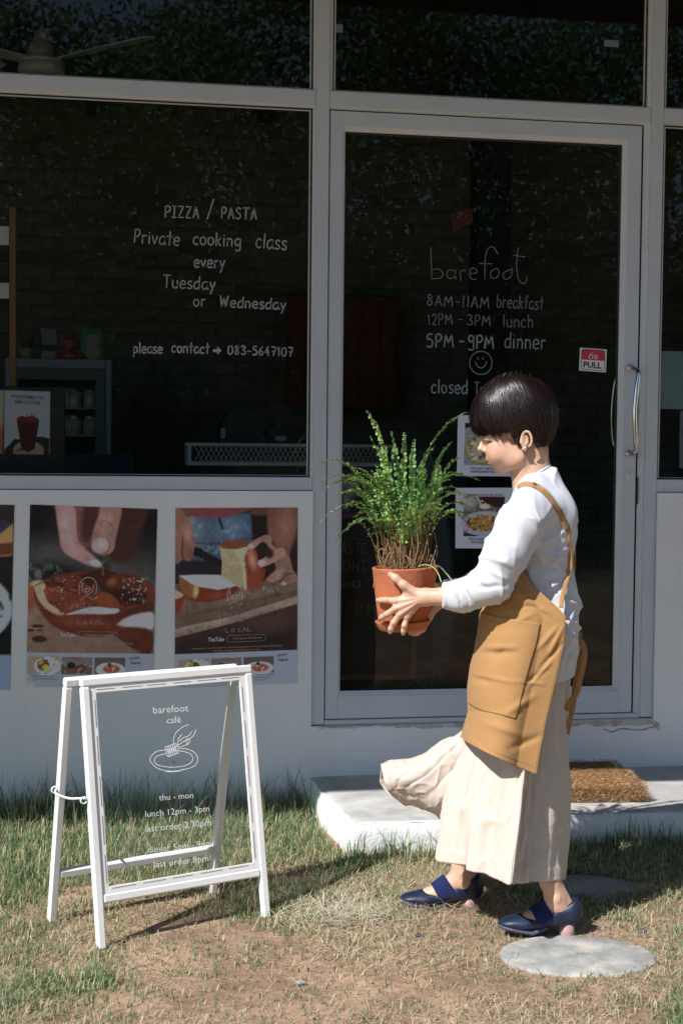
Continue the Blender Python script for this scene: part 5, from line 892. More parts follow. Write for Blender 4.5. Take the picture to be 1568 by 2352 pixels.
# ---------------------------------------------------------------- solid modelling by blended distance fields
class Field:
    def __init__(s, lo, hi, h):
        s.lo = np.array(lo, float); s.h = h; s.n = np.ceil((np.array(hi)-s.lo)/h).astype(int)+1; s.V = np.full(s.n, .08, np.float32)
        s.ax = [(s.lo[i]+np.arange(s.n[i])*h).astype(np.float32) for i in range(3)]
    def _win(s, lo, hi, m):
        a = np.clip(np.floor((np.array(lo)-m-s.lo)/s.h).astype(int), 0, s.n); b = np.clip(np.ceil((np.array(hi)+m-s.lo)/s.h).astype(int)+1, 0, s.n)
        sl = tuple(slice(a[i], b[i]) for i in range(3)); return sl, s.ax[0][sl[0]][:, None, None], s.ax[1][sl[1]][None, :, None], s.ax[2][sl[2]][None, None, :]
    def _mix(s, sl, d, k, sub=False):
        v = s.V[sl]
        if sub:
            d = -d
            if k > 0: h = np.clip(.5+.5*(d-v)/k, 0, 1); s.V[sl] = v*(1-h)+d*h+k*h*(1-h)
            else: s.V[sl] = np.maximum(v, d)
        elif k > 0: h = np.clip(.5+.5*(v-d)/k, 0, 1); s.V[sl] = v*(1-h)+d*h-k*h*(1-h)
        else: s.V[sl] = np.minimum(v, d)
    def cap(s, a, b, ra, rb=None, k=.01, sub=False, flat=None):
        rb = ra if rb is None else rb; a, b = np.array(a, float), np.array(b, float); m = max(ra, rb)+k+.012
        sl, X, Y, Z = s._win(np.minimum(a, b), np.maximum(a, b), m)
        if s.V[sl].size == 0: return s
        ba = b-a; px, py, pz = X-a[0], Y-a[1], Z-a[2]; h = np.clip((px*ba[0]+py*ba[1]+pz*ba[2])/(ba@ba+1e-12), 0, 1)
        d = np.sqrt((px-h*ba[0])**2+(py-h*ba[1])**2+(pz-h*ba[2])**2)-(ra+(rb-ra)*h); s._mix(sl, d.astype(np.float32), k, sub); return s
    def chain(s, pts, rs, k=.01, sub=False):
        for i in range(len(pts)-1): s.cap(pts[i], pts[i+1], rs[i], rs[i+1], k, sub)
        return s
    def ell(s, c, r, k=.01, tilt=0.0, yaw=0.0, sub=False, roll=0.0):
        c = np.array(c, float); r = np.array(r, float); m = r.max()+k+.012; sl, X, Y, Z = s._win(c, c, m)
        if s.V[sl].size == 0: return s
        x, y, z = X-c[0], Y-c[1], Z-c[2]
        if tilt: t = R(tilt); x, z = x*math.cos(t)+z*math.sin(t), -x*math.sin(t)+z*math.cos(t)
        if yaw: t = R(yaw); x, y = x*math.cos(t)+y*math.sin(t), -x*math.sin(t)+y*math.cos(t)
        if roll: t = R(roll); y, z = y*math.cos(t)+z*math.sin(t), -y*math.sin(t)+z*math.cos(t)
        k0 = np.sqrt((x/r[0])**2+(y/r[1])**2+(z/r[2])**2); k1 = np.sqrt((x/r[0]**2)**2+(y/r[1]**2)**2+(z/r[2]**2)**2)+1e-9
        s._mix(sl, (k0*(k0-1)/k1).astype(np.float32), k, sub); return s
    def cut(s, n, p, k=0.0):
        """remove the side the normal n points to"""
        n = np.array(n, float); n /= np.linalg.norm(n); X, Y, Z = s.ax[0][:, None, None], s.ax[1][None, :, None], s.ax[2][None, None, :]
        d = n[0]*(X-p[0])+n[1]*(Y-p[1])+n[2]*(Z-p[2])
        if k > 0: h = np.clip(.5+.5*(d-s.V)/k, 0, 1); s.V = (s.V*(1-h)+d*h+k*h*(1-h)).astype(np.float32)
        else: s.V = np.maximum(s.V, d).astype(np.float32)
        return s
    def at(s, p):
        q = (np.atleast_2d(p)-s.lo)/s.h; i = np.clip(np.floor(q).astype(int), 0, s.n-2); f = np.clip(q-i, 0, 1); r = 0
        for a in (0, 1):
            for b in (0, 1):
                for c in (0, 1): r = r+s.V[i[:, 0]+a, i[:, 1]+b, i[:, 2]+c]*(f[:, 0] if a else 1-f[:, 0])*(f[:, 1] if b else 1-f[:, 1])*(f[:, 2] if c else 1-f[:, 2])
        return r
    def net(s):
        V = s.V.copy(); V[0] = V[-1] = .05; V[:, 0] = V[:, -1] = .05; V[:, :, 0] = V[:, :, -1] = .05
        S = V < 0; c = np.zeros(tuple(s.n-1), np.int8)
        for a in (0, 1):
            for b in (0, 1):
                for d in (0, 1): c += S[a:S.shape[0]-1+a, b:S.shape[1]-1+b, d:S.shape[2]-1+d]
        act = (c > 0) & (c < 8); ids = np.argwhere(act); idx = np.full(c.shape, -1, np.int64); idx[act] = np.arange(len(ids)); pos = np.zeros((len(ids), 3)); cnt = np.zeros(len(ids))
        for ax in range(3):
            o1, o2 = [q for q in range(3) if q != ax]
            for u in (0, 1):
                for v in (0, 1):
                    A = np.zeros(3, int); A[o1] = u; A[o2] = v; Bc = A.copy(); Bc[ax] = 1; ia, ib = ids+A, ids+Bc
                    va, vb = V[ia[:, 0], ia[:, 1], ia[:, 2]], V[ib[:, 0], ib[:, 1], ib[:, 2]]; m = (va < 0) != (vb < 0); t = va[m]/(va[m]-vb[m]); p = ia[m].astype(float); p[:, ax] += t; pos[m] += p; cnt[m] += 1
        pos = pos/cnt[:, None]*s.h+s.lo; F = []
        for ax in range(3):
            o1, o2 = (ax+1) % 3, (ax+2) % 3; sl = [slice(1, -1)]*3; sa, sb_ = list(sl), list(sl); sa[ax] = slice(0, -1); sb_[ax] = slice(1, None)
            Sa, Sb = S[tuple(sa)], S[tuple(sb_)]; e = np.argwhere(Sa != Sb)
            if not len(e): continue
            up = Sa[e[:, 0], e[:, 1], e[:, 2]]; off = np.ones(3, int); off[ax] = 0; e = e+off
            def cell(u, v): q = e.copy(); q[:, o1] -= u; q[:, o2] -= v; return idx[q[:, 0], q[:, 1], q[:, 2]]
            q = np.stack([cell(1, 1), cell(0, 1), cell(0, 0), cell(1, 0)], -1); q[~up] = q[~up][:, ::-1]; F.append(q)
        return pos, np.vstack(F)
def vnormals(v, f):
    a, b, c, d = (v[f[:, i]] for i in range(4)); n = np.cross(c-a, d-b); r = np.zeros_like(v)
    for i in range(4): np.add.at(r, f[:, i], n)
    return r/(np.linalg.norm(r, axis=1)[:, None]+1e-12)
def smoothv(v, f, it=2):
    for _ in range(it):
        s = np.zeros_like(v); c = np.zeros(len(v))
        for i in range(4):
            for j in (1, 3): np.add.at(s, f[:, i], v[f[:, (i+j) % 4]]); np.add.at(c, f[:, i], 1)
        v = v*.5+s/c[:, None]*.5
    return v
def ridge(x, y, z, s=0, p=3): return (1-np.abs(vnoise(x, y, z, s)))**p
# ---------------------------------------------------------------- the woman
WOM = thing('person', 'woman in white shirt, tan apron and cream wide trousers walking with a potted fern', 'person', tuple(WO), ROT)
q = PXM
def Pm(px, py, y=0.0): return P(px, py, y)
# head and neck
F = Field(P(1070, 1180, -.13)-[0, 0, .01], P(1330, 860, .13)+[.01, .0, .03], .0021)
HC = P(1190, 950)
F.ell(P(1186, 950), (.092, .074, .098), .0); F.ell(P(1136, 968), (.046, .056, .052), .03); F.ell(P(1146, 1022), (.042, .052, .070), .03)
for s in (-1, 1):
    F.ell(P(1151, 1034, s*.036), (.034, .024, .032), .02); F.ell(P(1143, 1046, s*.028), (.022, .020, .020), .022)
    F.cap(P(1193, 1052, s*.050), P(1158, 1074, s*.020), .016, .013, .022); F.ell(P(1178, 1045, s*.044), (.028, .018, .034), .022)
F.ell(P(1146, 1060), (.024, .032, .024), .022); F.ell(P(1148.5, 1075), (.0185, .018, .0125), .012)
F.ell(P(1133, 1051), (.0155, .026, .019), .016); F.cap(P(1127.5, 1071.5, -.012), P(1127.5, 1071.5, .012), .004, .004, .006, sub=True)
F.cap(P(1112, 1004), P(1104, 1026), .0062, .0068, .011); F.ell(P(1103.5, 1031), (.0102, .0095, .0078), .006); F.ell(P(1114, 1035), (.010, .0145, .0072), .007)
for s in (-1, 1): F.ell(P(1121, 1010, s*.030), (.0125, .0155, .0098), .007); F.cap(P(1113, 998, s*.014), P(1124, 997, s*.042), .008, .007, .012)
F.ell(P(1120.5, 1056.5), (.0075, .0165, .0042), .0035); F.ell(P(1126.5, 1065), (.0078, .0145, .0056), .003); F.cap(P(1119, 1060.5, -.016), P(1119, 1060.5, .016), .0012, .0012, .002, sub=True)
for s in (-1, 1): F.cap(P(1124, 1060.5, s*.016), P(1136, 1058, s*.026), .0017, .0012, .003, sub=True); F.cap(P(1119, 1040, s*.0075), P(1122, 1037, s*.0085), .0026, .002, .002, sub=True); F.ell(P(1124, 1016.5, s*.033), (.008, .011, .0012), .003, sub=True)
F.cap(P(1219, 1030), P(1221, 1085), .050, .049, .020); F.cap(P(1200, 1060), P(1207, 1115), .036, .038, .02); F.cap(P(1221, 1085), P(1230, 1160), .050, .056, .02)
F.cap(P(1202, 1062, -.045), P(1196, 1118, -.018), .0085, .0085, .014)
for s in (-1, 1):
    ec = P(1206, 1012, s*.0745); e = []
    for t in np.linspace(-60, 215, 12): a_ = R(t); e.append(ec+np.array([.0145*math.cos(a_)+.002, s*(.006+.004*math.cos(a_)), .0265*math.sin(a_)*(1 if math.sin(a_) > 0 else .75)]))
    F.ell(ec+np.array([-.002, -s*.002, -.002]), (.0125, .0085, .022), .008); F.ell(ec+np.array([0, s*.009, .003]), (.0075, .007, .0145), .003, sub=True); F.chain(e, [.0033]*12, .003); F.ell(ec+np.array([-.003, s*.003, -.0245]), (.0075, .0045, .0085), .004); F.ell(ec+np.array([-.013, s*.003, -.004]), (.003, .003, .006), .004)
hv, hf = F.net(); hv = smoothv(hv, hf, 2); HEADF = F
def skincol(v, n):
    c = np.tile(np.array([.60, .365, .255]), (len(v), 1)); return c*(1+.06*fbm(v[:, 0]*60, v[:, 1]*60, v[:, 2]*60, 3, 3))[:, None]
hc = skincol(hv, 0)
def tint(c, v, p, r, col, a=1.0):
    d = np.sqrt((((v-np.array(p))/np.array(r))**2).sum(1)); m = (a*np.clip(1.35-d, 0, .35)/.35)[:, None]; return c*(1-m)+np.array(col)*m
for s in (-1, 1):
    hc = tint(hc, hv, P(1140, 1030, s*.05), (.026, .03, .017), (.64, .30, .21), .5)
    hc = tint(hc, hv, P(1121, 1012.5, s*.036), (.011, .016, .0016), (.035, .02, .016), .9); hc = tint(hc, hv, P(1129, 1015, s*.043), (.006, .008, .0016), (.06, .03, .02), .8); hc = tint(hc, hv, P(1120, 995, s*.034), (.016, .016, .0025), (.09, .05, .035), .7)
hc = tint(hc, hv, P(1122, 1057), (.0085, .019, .0036), (.42, .11, .10), .75); hc = tint(hc, hv, P(1128, 1065.5), (.0105, .018, .0050), (.46, .075, .075), .9); hc = tint(hc, hv, P(1120, 1060.8), (.011, .021, .0012), (.16, .03, .03), .9)
# near arm and hand
F = Field(P(855, 1475, -.19), P(1060, 1300, 0.0), .0017)
def H(px, py, y): return P(px, py, y)
wr_ = H(976, 1371.5, -.118); F.cap(H(1050, 1369, -.135), wr_, .031, .0225, .0); F.ell(wr_, (.024, .019, .0255), .012)
kn = [H(908, 1380, -.103), H(908, 1397.5, -.106), H(918, 1411, -.106), H(934, 1417, -.102)]
for i, k_ in enumerate(kn): F.cap(H(962, 1364+i*5, -.112), k_, .0125, .0098, .012)
F.ell(H(936, 1389, -.104), (.030, .012, .020), .012, tilt=28)
F.chain([kn[0], H(886, 1378.5, -.094), H(875, 1378.5, -.074), H(868, 1378.5, -.055)], [.0098, .0088, .0080, .0068], .005)
F.chain([kn[1], H(889, 1410.5, -.094), H(878, 1417, -.076), H(873, 1420, -.060)], [.0098, .0090, .0082, .0070], .005)
F.chain([kn[2], H(903.5, 1431, -.100), H(897.5, 1444, -.095), H(895.5, 1451, -.084)], [.0096, .0088, .0080, .0068], .005)
F.chain([kn[3], H(928.5, 1437, -.104), H(926.5, 1449, -.098), H(925.5, 1455, -.090)], [.0088, .0080, .0073, .0062], .005)
F.chain([H(952, 1362, -.112), H(927, 1344, -.116), H(909, 1328.5, -.112), H(896.5, 1319.5, -.106)], [.0155, .0118, .0105, .0086], .009)
F.ell(H(940, 1364, -.106), (.020, .011, .012), .014, tilt=-35)
for a_, b_ in ((H(968, 1372, -.130), kn[0]), (H(966, 1376, -.130), kn[1]), (H(966, 1379, -.129), kn[2])): F.cap(a_, b_+np.array([0, -.0082, 0]), .0022, .0026, .006)
F.cap(H(958, 1369, -.125), H(922, 1342, -.126), .0024, .0024, .007)
for k_ in kn: F.ell(k_+np.array([0, -.0065, 0]), (.0058, .0045, .0055), .006)
for p_ in (H(887, 1378.5, -.1015), H(889, 1410.5, -.101), H(903.5, 1431, -.1075), H(928.5, 1437, -.111)): F.ell(p_, (.0052, .003, .0046), .005)
av, af_ = F.net(); av = smoothv(av, af_, 1); ac = skincol(av, 0)
for p_, r_ in ((H(893, 1316.5, -.112), (.0075, .006, .006)),): ac = tint(ac, av, p_, r_, (.50, .27, .25), .8)
for p_ in (H(867, 1378, -.060), H(871.5, 1420.5, -.066), H(894.5, 1453, -.092), H(925, 1457, -.097)): ac = tint(ac, av, p_, (.0055, .006, .0055), (.66, .40, .32), .7)
for p_ in kn+[H(887, 1378.5, -.1), H(889, 1410.5, -.1), H(903.5, 1431, -.106), H(928.5, 1437, -.11)]: ac = tint(ac, av, p_+np.array([0, -.008, 0]), (.009, .008, .008), (.58, .30, .20), .5)
# far arm and hand (behind and under the pot)
F = Field(P(880, 1480, .02), P(1090, 1310, .20), .0021)
F.cap(P(1075, 1360, .125), P(1008, 1378, .105), .030, .0225, 0); F.ell(P(1000, 1385, .095), (.022, .020, .025), .014); F.cap(P(1004, 1350, .10), P(990, 1342, .085), .012, .010, .014); F.cap(P(990, 1342, .085), P(970, 1330, .098), .011, .009, .008)
for i in range(4):
    y_ = .085-.019*i; F.chain([P(998, 1392, .095-.004*i), P(985-i*2, 1418+i*2, y_), P(970-i*3, 1445, y_-.004), P(958-i*4, 1453.5, y_-.008), P(946-i*2, 1454, y_-.010)], [.013, .0105, .0088, .0076, .0065], .007)
bv, bf = F.net(); bv = smoothv(bv, bf, 1); bc = skincol(bv, 0)
# lower legs
def leg(x0, x1, y, lo, hi, h, build):
    F = Field(lo, hi, h); build(F); v, f = F.net(); return smoothv(v, f, 1), f
def gdy(px, py):                                    # depth behind her plane of the ground point under a picture point
    p = atZ(px, py, .004)-WO; return float(np.dot(p, EY))
DA, DB = gdy(1000, 2082), gdy(1200, 2146); print('feet', DA, DB)
def legA(F):
    d = DA; F.chain([P(1080, 1800, d), P(1072, 1900, d), P(1060, 1990, d), P(1060, 2020, d)], [.055, .046, .030, .031], .01); F.ell(P(1072, 2035, d), (.036, .027, .030), .02); F.chain([P(1050, 2020, d), P(1018, 2042, d), P(985, 2058, d), P(955, 2062, d)], [.030, .026, .022, .018], .018)
    for s in (-1, 1): F.ell(P(1061, 2010+s*3, d+s*.027), (.012, .008, .012), .008)
    F.cap(P(1084, 1985, d), P(1085, 2025, d), .009, .011, .012)
def legB(F):
    d = DB; F.chain([P(1240, 1910, -.05), P(1250, 1960, -.075), P(1262, 2025, d), P(1276, 2062, d)], [.038, .035, .029, .031], .01); F.ell(P(1292, 2092, d), (.036, .027, .030), .02); F.chain([P(1272, 2076, d), P(1244, 2101, d), P(1210, 2116, d), P(1182, 2120, d)], [.029, .024, .021, .017], .018)
    for s in (-1, 1): F.ell(P(1277, 2068+s*3, d+s*.028), (.012, .008, .012), .008)
    F.cap(P(1284, 2030, d), P(1306, 2072, d), .008, .010, .012)
lav, laf = leg(0, 0, 0, P(925, 2095, DA-.06), P(1140, 1890, DA+.06), .0028, legA); lbv, lbf = leg(0, 0, 0, P(1150, 2150, DB-.06), P(1330, 1900, DB+.06), .0028, legB)
# hidden core of the body under the clothes
F = Field(P(960, 2000, -.3), P(1340, 1080, .3), .011)
F.chain([P(1222, 1150), P(1228, 1250), P(1225, 1400), P(1215, 1480)], [.052, .075, .085, .10], .03); F.cap(P(1230, 1190, -.11), P(1230, 1190, .11), .035, .035, .03)
for s in (-1, 1): F.cap(P(1215, 1180, s*.14), P(1130, 1335, s*.165), .038, .034, .02)
F.cap(P(1130, 1335, -.165), P(1040, 1370, -.132), .034, .026, .01); F.cap(P(1130, 1335, .165), P(1060, 1362, .125), .034, .026, .01)
F.cap(P(1215, 1480, .08), P(1130, 1700, DA*.6+.03), .07, .055, .02); F.cap(P(1130, 1700, DA*.6+.03), P(1073, 1915, DA), .052, .04, .01); F.cap(P(1215, 1480, -.03), P(1212, 1700, -.03), .07, .05, .02); F.cap(P(1212, 1700, -.03), P(1244, 1935, -.055), .05, .036, .01)
cv, cf = F.net(); cv = smoothv(cv, cf, 2)
V_ = [hv, av, bv, lav, lbv, cv]; F_ = [hf, af_, bf, laf, lbf, cf]; C_ = [hc, ac, bc, skincol(lav, 0), skincol(lbv, 0), skincol(cv, 0)]; o_ = 0; FF = []
for v, f in zip(V_, F_): FF.append(f+o_); o_ += len(v)
M['skin'] = mat('skin', colattr=True, rough=.48, spec=.4, sss=.12, bump=.12, bscale=350, bdist=.0008)
mesh('body', np.vstack(V_), np.vstack(FF), M['skin'], WOM, col=np.vstack(C_))
# earrings
for (px, py), r_ in (((1199, 1028), .0022), ((1207, 1028.5), .0026)):
    c = P(px, py, -.086); MB().lathe([(.0001, -r_), (r_*.8, -r_*.6), (r_, 0), (r_*.8, r_*.6), (.0001, r_)], c, 10).obj('earring', M['chrome'], WOM, True)
# ---------------------------------------------------------------- hair
F = Field(P(1060, 1070, -.14), P(1310, 845, .14)+[0, 0, .01], .003)
F.ell(P(1187, 948), (.108, .088, .101), 0); F.ell(P(1140, 950), (.067, .075, .080), .03); F.ell(P(1221, 951), (.067, .082, .089), .03); F.ell(P(1229, 1000), (.041, .066, .052), .03); F.ell(P(1115, 967), (.036, .060, .046), .02); F.ell(P(1172, 905), (.062, .070, .052), .02)
for s in (-1, 1): F.ell(P(1165, 975, s*.052), (.05, .026, .045), .02)
HAIRF = F
edge = np.array([(1060, 985), (1084, 985), (1098, 996), (1120, 1003), (1140, 1005), (1158, 1001), (1172, 1003), (1183, 1014), (1190, 1017), (1196, 998), (1204, 986), (1214, 990), (1221, 1005), (1222, 1034), (1230, 1041), (1244, 1040), (1256, 1028), (1270, 1006), (1284, 984), (1320, 975)], float)
ex_p = np.array([P(x, y)[0] for x, y in edge]); ez_p = np.array([P(x, y)[2] for x, y in edge])
X, Y, Z = F.ax[0][:, None, None], F.ax[1][None, :, None], F.ax[2][None, None, :]; bz = np.interp(F.ax[0], ex_p, ez_p)[:, None, None]+.007
front = np.clip((P(1150, 900)[0]-X)/.05, 0, 1)                # the fringe sits on the forehead all the way round
d = (bz-Z)*.8; h_ = np.clip(.5+.5*(d-F.V)/.006, 0, 1); F2 = Field(F.lo, F.lo+(F.n-1.5)*F.h, F.h); F2.V = (F.V*(1-h_)+d*h_+.006*h_*(1-h_)).astype(np.float32)
hv2, hf2 = F2.net(); hv2 = smoothv(hv2, hf2, 2); nn = vnormals(hv2, hf2); CRW = P(1160, 878)
ang = np.arctan2(hv2[:, 1]*1.0, hv2[:, 0]-CRW[0]); hv2 = hv2+nn*(.0022*np.sin(ang*46+2*fbm(hv2[:, 0]*12, hv2[:, 1]*12, hv2[:, 2]*12, 3, 2)))[:, None]-nn*.0028
M['hair'] = mat('dark_hair', (.0045, .0022, .0022), .4, spec=.2, var=.3, vscale=30); M['hairs'] = mat('hair_strands', colattr=True, rough=.33, spec=.6)
M['hairs2'] = mat('hair_wisps', (.02, .009, .008), .4, spec=.5)
hair = mesh('hair', hv2, hf2, M['hair'], WOM)
# strands combed from the parting down to the hem of the cut
g = np.random.default_rng(12); NS = 6500; K = 15; c0 = P(1185, 955)
az = g.uniform(-np.pi, np.pi, NS); st = CRW+np.stack([g.normal(0, .013, NS), g.normal(0, .012, NS), 0*az], -1); sd_ = st-c0; sd_ /= np.linalg.norm(sd_, axis=1)[:, None]
# end directions: a point on the lower rim for each azimuth
rim_d = np.stack([np.cos(az), np.sin(az)*.9, np.zeros(NS)], -1); lowx = c0[0]+rim_d[:, 0]*.105
cl0 = ((az+np.pi)/(2*np.pi)*84).astype(int) % 84; c_zz = g.normal(0, .05, 84)[cl0]
zend = np.interp(lowx, ex_p, ez_p)-c0[2]+g.normal(0, 1, NS)*np.where(lowx > P(1215, 1000)[0], .009, .0045); zend = np.where(g.random(NS) < .45, zend+g.uniform(0, .09, NS), zend); ed_ = np.stack([rim_d[:, 0]*.1, rim_d[:, 1]*.1, zend], -1); ed_ /= np.linalg.norm(ed_, axis=1)[:, None]
def rad(dirs):
    lo_, hi_ = np.full(len(dirs), .03), np.full(len(dirs), .16)
    for _ in range(14): m_ = (lo_+hi_)/2; ins = HAIRF.at(c0+dirs*m_[:, None]) < 0; lo_ = np.where(ins, m_, lo_); hi_ = np.where(ins, hi_, m_)
    return (lo_+hi_)/2
zc = ed_.copy(); zc[:, 2] += c_zz; ed_ = zc/np.linalg.norm(zc, axis=1)[:, None]; T = np.linspace(0, 1, K); om = np.arccos(np.clip((sd_*ed_).sum(1), -1, 1)); PTS = np.zeros((NS, K, 3)); cl_ = ((az+np.pi)/(2*np.pi)*84+g.normal(0, .25, NS)).astype(int) % 84; c_o = g.normal(0, .0032, 84)[cl_]; c_w = g.normal(0, .10, 84)[cl_]; offs = g.uniform(-.0016, .0016, NS)+c_o; t0 = np.where(g.random(NS) < .5, 0, g.uniform(0, .6, NS)); wig = g.normal(0, .04, NS)+c_w; fly = (g.random(NS) < .09)*g.uniform(.002, .009, NS)
for k in range(K):
    t = t0+(1-t0)*T[k]; dr = (np.sin((1-t)*om)/np.sin(om))[:, None]*sd_+(np.sin(t*om)/np.sin(om))[:, None]*ed_
    sw = wig*np.sin(t*3.1)+.10*np.sin(t*2.6)*np.sin(az*1.0); cs, sn = np.cos(sw), np.sin(sw); dr = np.stack([dr[:, 0]*cs-dr[:, 1]*sn, dr[:, 0]*sn+dr[:, 1]*cs, dr[:, 2]], -1); dr /= np.linalg.norm(dr, axis=1)[:, None]
    rr2 = rad(dr)+offs+.0016*np.sin(az*23+t*3)+fly*t**2+.003*np.clip(t-.9, 0, 1)*10*g.normal(0, .35, NS); PTS[:, k] = c0+dr*rr2[:, None]
tg_ = np.gradient(PTS, axis=1); tg_ /= np.linalg.norm(tg_, axis=2)[..., None]+1e-9; out_ = PTS-c0; out_ /= np.linalg.norm(out_, axis=2)[..., None]; sdv = np.cross(tg_, out_); sdv /= np.linalg.norm(sdv, axis=2)[..., None]+1e-9
wd_ = (g.uniform(.0005, .0013, NS)[:, None]*np.interp(T, [0, .1, .75, 1], [.6, 1, .9, .15])[None])[..., None]
v = np.stack([PTS-sdv*wd_, PTS+out_*wd_*.6, PTS+sdv*wd_], 2).reshape(-1, 3); b_i = (np.arange(NS)[:, None, None]*K+np.arange(K-1)[None, :, None])*3
f = np.concatenate([b_i+np.array([0, 1, 4, 3]), b_i+np.array([1, 2, 5, 4])], 2).reshape(-1, 4)
hcol = np.array([.007, .0028, .0028])*(.6+1.3*g.random((NS, 1))); hcol[g.random(NS) < .10] *= np.array([2.6, 1.2, 1.2])
# keep the face clear: drop strands that would cross it
endp = PTS[:, -1]; bad = (endp[:, 2] < np.interp(endp[:, 0], ex_p, ez_p)-.013) ; keepS = ~bad
fk = np.repeat(keepS, (K-1)*2); mesh('hair_strands', v, f[fk], M['hairs'], hair, col=np.repeat(hcol, K*3, 0), kind='stuff')
gl = np.random.default_rng(77); m = MB()
for k in range(46):
    if k < 30: a_ = R(gl.uniform(-20, 62)); cx_, cy_ = 1206+74*math.cos(a_), 955+78*math.sin(a_); ox, oy = 9*math.cos(a_)+5, 10+6*math.sin(a_)
    else: a_ = R(gl.uniform(-150, -20)); cx_, cy_ = 1186+88*math.cos(a_), 948+84*math.sin(a_); ox, oy = 9*math.cos(a_+.5), 7*math.sin(a_)
    y_ = gl.uniform(-.05, .03); s_ = gl.uniform(.5, 1.5); m.tube(catmull([P(cx_-12*math.cos(a_)*1.0, cy_-14, y_), P(cx_-1, cy_-2, y_-.004), P(cx_+ox*s_, cy_+oy*s_*(1 if k < 30 else -.5)-(3 if k % 3 else -2), y_-.004)], 5), np.interp(np.linspace(0, 1, 11), [0, .6, 1], [.0007, .0006, .0002]), 4)
m.obj('flyaway_hair', M['hairs2'], hair, True, kind='stuff')
# loose locks: in front of the ear, at the nape
m = MB()
for (a_, b_, c_, y_, w0) in [((1186, 990), (1192, 1020), (1208, 1046), -.074, .0016), ((1184, 992), (1186, 1012), (1198, 1032), -.075, .0022), ((1182, 994), (1181, 1010), (1186, 1022), -.074, .0026), ((1188, 1000), (1202, 1040), (1208, 1064), -.070, .0007), ((1140, 985), (1150, 1012), (1168, 1028), -.067, .0006), ((1136, 985), (1139, 1010), (1150, 1024), -.066, .0006), ((1178, 985), (1178, 1004), (1183, 1018), -.075, .003), ((1174, 985), (1175, 1000), (1180, 1010), -.075, .003)]:
    m.tube(catmull([P(*a_, y_), P(*b_, y_-.002), P(*c_, y_+.004)], 6), np.interp(np.linspace(0, 1, 13), [0, .6, 1], [w0, w0*.8, w0*.12]), 6)
m.obj('loose_locks', M['hair'], hair, True)
# ---------------------------------------------------------------- shirt
def proj_px(p):
    q_ = WO+EX*p[..., 0:1]+EY*p[..., 1:2]+np.array([0, 0, 1])*p[..., 2:3]-CP; z_ = q_@FWD; return np.stack([CXP+FPX*(q_@CR)/z_, CYP-FPX*(q_@CU)/z_], -1)
F = Field(P(990, 1590, -.27), P(1350, 1060, .27), .0042)
F.ell(P(1236, 1172), (.088, .165, .085), 0); F.ell(P(1232, 1240), (.106, .150, .115), .03); F.ell(P(1224, 1330), (.113, .140, .125), .04); F.ell(P(1222, 1425), (.118, .140, .12), .04); F.ell(P(1230, 1500), (.108, .142, .20), .04)
F.cap(P(1255, 1100, -.03), P(1290, 1180, -.06), .04, .04, .03); F.cap(P(1255, 1100, .03), P(1290, 1180, .06), .04, .04, .03); F.ell(P(1268, 1210), (.060, .12, .10), .03); F.ell(P(1266, 1440), (.072, .135, .20), .03)
F.cap(P(1222, 1125, -.07), P(1222, 1125, .07), .050, .050, .03)
for s, e1, e2, e3 in ((-1, P(1124, 1345, -.190), P(1062, 1367, -.158), P(1015, 1367, -.135)), (1, P(1132, 1335, .185), P(1075, 1358, .150), P(1022, 1362, .118))):
    F.chain([P(1214, 1165, s*.140), P(1190, 1215, s*.165), P(1163, 1270, s*.182), e1], [.060, .062, .061, .056], .028); F.chain([e1, e2, e3], [.054, .044, .034], .02)
a_, b_ = P(1183, 1119), P(1262, 1069); dn = b_-a_; nrm2 = np.array([-dn[2], 0, dn[0]])
X, Y, Z = F.ax[0][:, None, None], F.ax[1][None, :, None], F.ax[2][None, None, :]; nr = nrm2/np.linalg.norm(nrm2)
dcut = -((X-a_[0])*nr[0]+(Z-a_[2])*nr[2])+np.maximum(np.abs(Y)-.062, 0)*.9      # keep below collar plane; shoulders rise past it
F.V = np.maximum(F.V, np.where(X < P(1290, 1000)[0], -dcut, -1)).astype(np.float32)
F.cut((-.92, .0, .0), P(1011, 1367)); hp = P(1290, 1552); F.cut((.18, 0, -1), hp)
SHF = F; sv, sf = F.net(); sv = smoothv(sv, sf, 1); n_ = vnormals(sv, sf)
x, y, z = sv.T
arm = (x < P(1195, 1000)[0]) & (z > P(1000, 1410)[2]) | ((np.abs(y) > .135) & (z > P(0, 1330)[2]))
u = (x-P(1165, 0+1340)[0]); w2 = (z-P(1165, 1340)[2])
fold = .0085*ridge((x*.55+z*.85)*16+y*3+.6*vnoise(x*9, z*9, 0, 61), (x*.85-z*.55)*4, y*5, 3, 6)*np.clip(1.25-np.abs(u)*5, .3, 1)+.005*ridge((x*.9+z*.1)*24, z*5, y*7, 9, 6)+.004*vnoise(x*9, y*9, z*9, 12)
bodyf = .011*ridge((z+.45*x)*14+1.2*vnoise(x*6, z*6, y*6, 4), (x-.4*z)*3.5, y*4, 5, 6)*np.clip((P(0, 1240)[2]-z)/.08+.45, .3, 1)+.006*ridge((z*.7-x)*11, (x+z)*4, y*4, 6, 6)+.004*vnoise(x*8, y*8, z*8, 13)
disp = np.where(arm, fold, bodyf)-.0025; sv = sv+n_*disp[:, None]
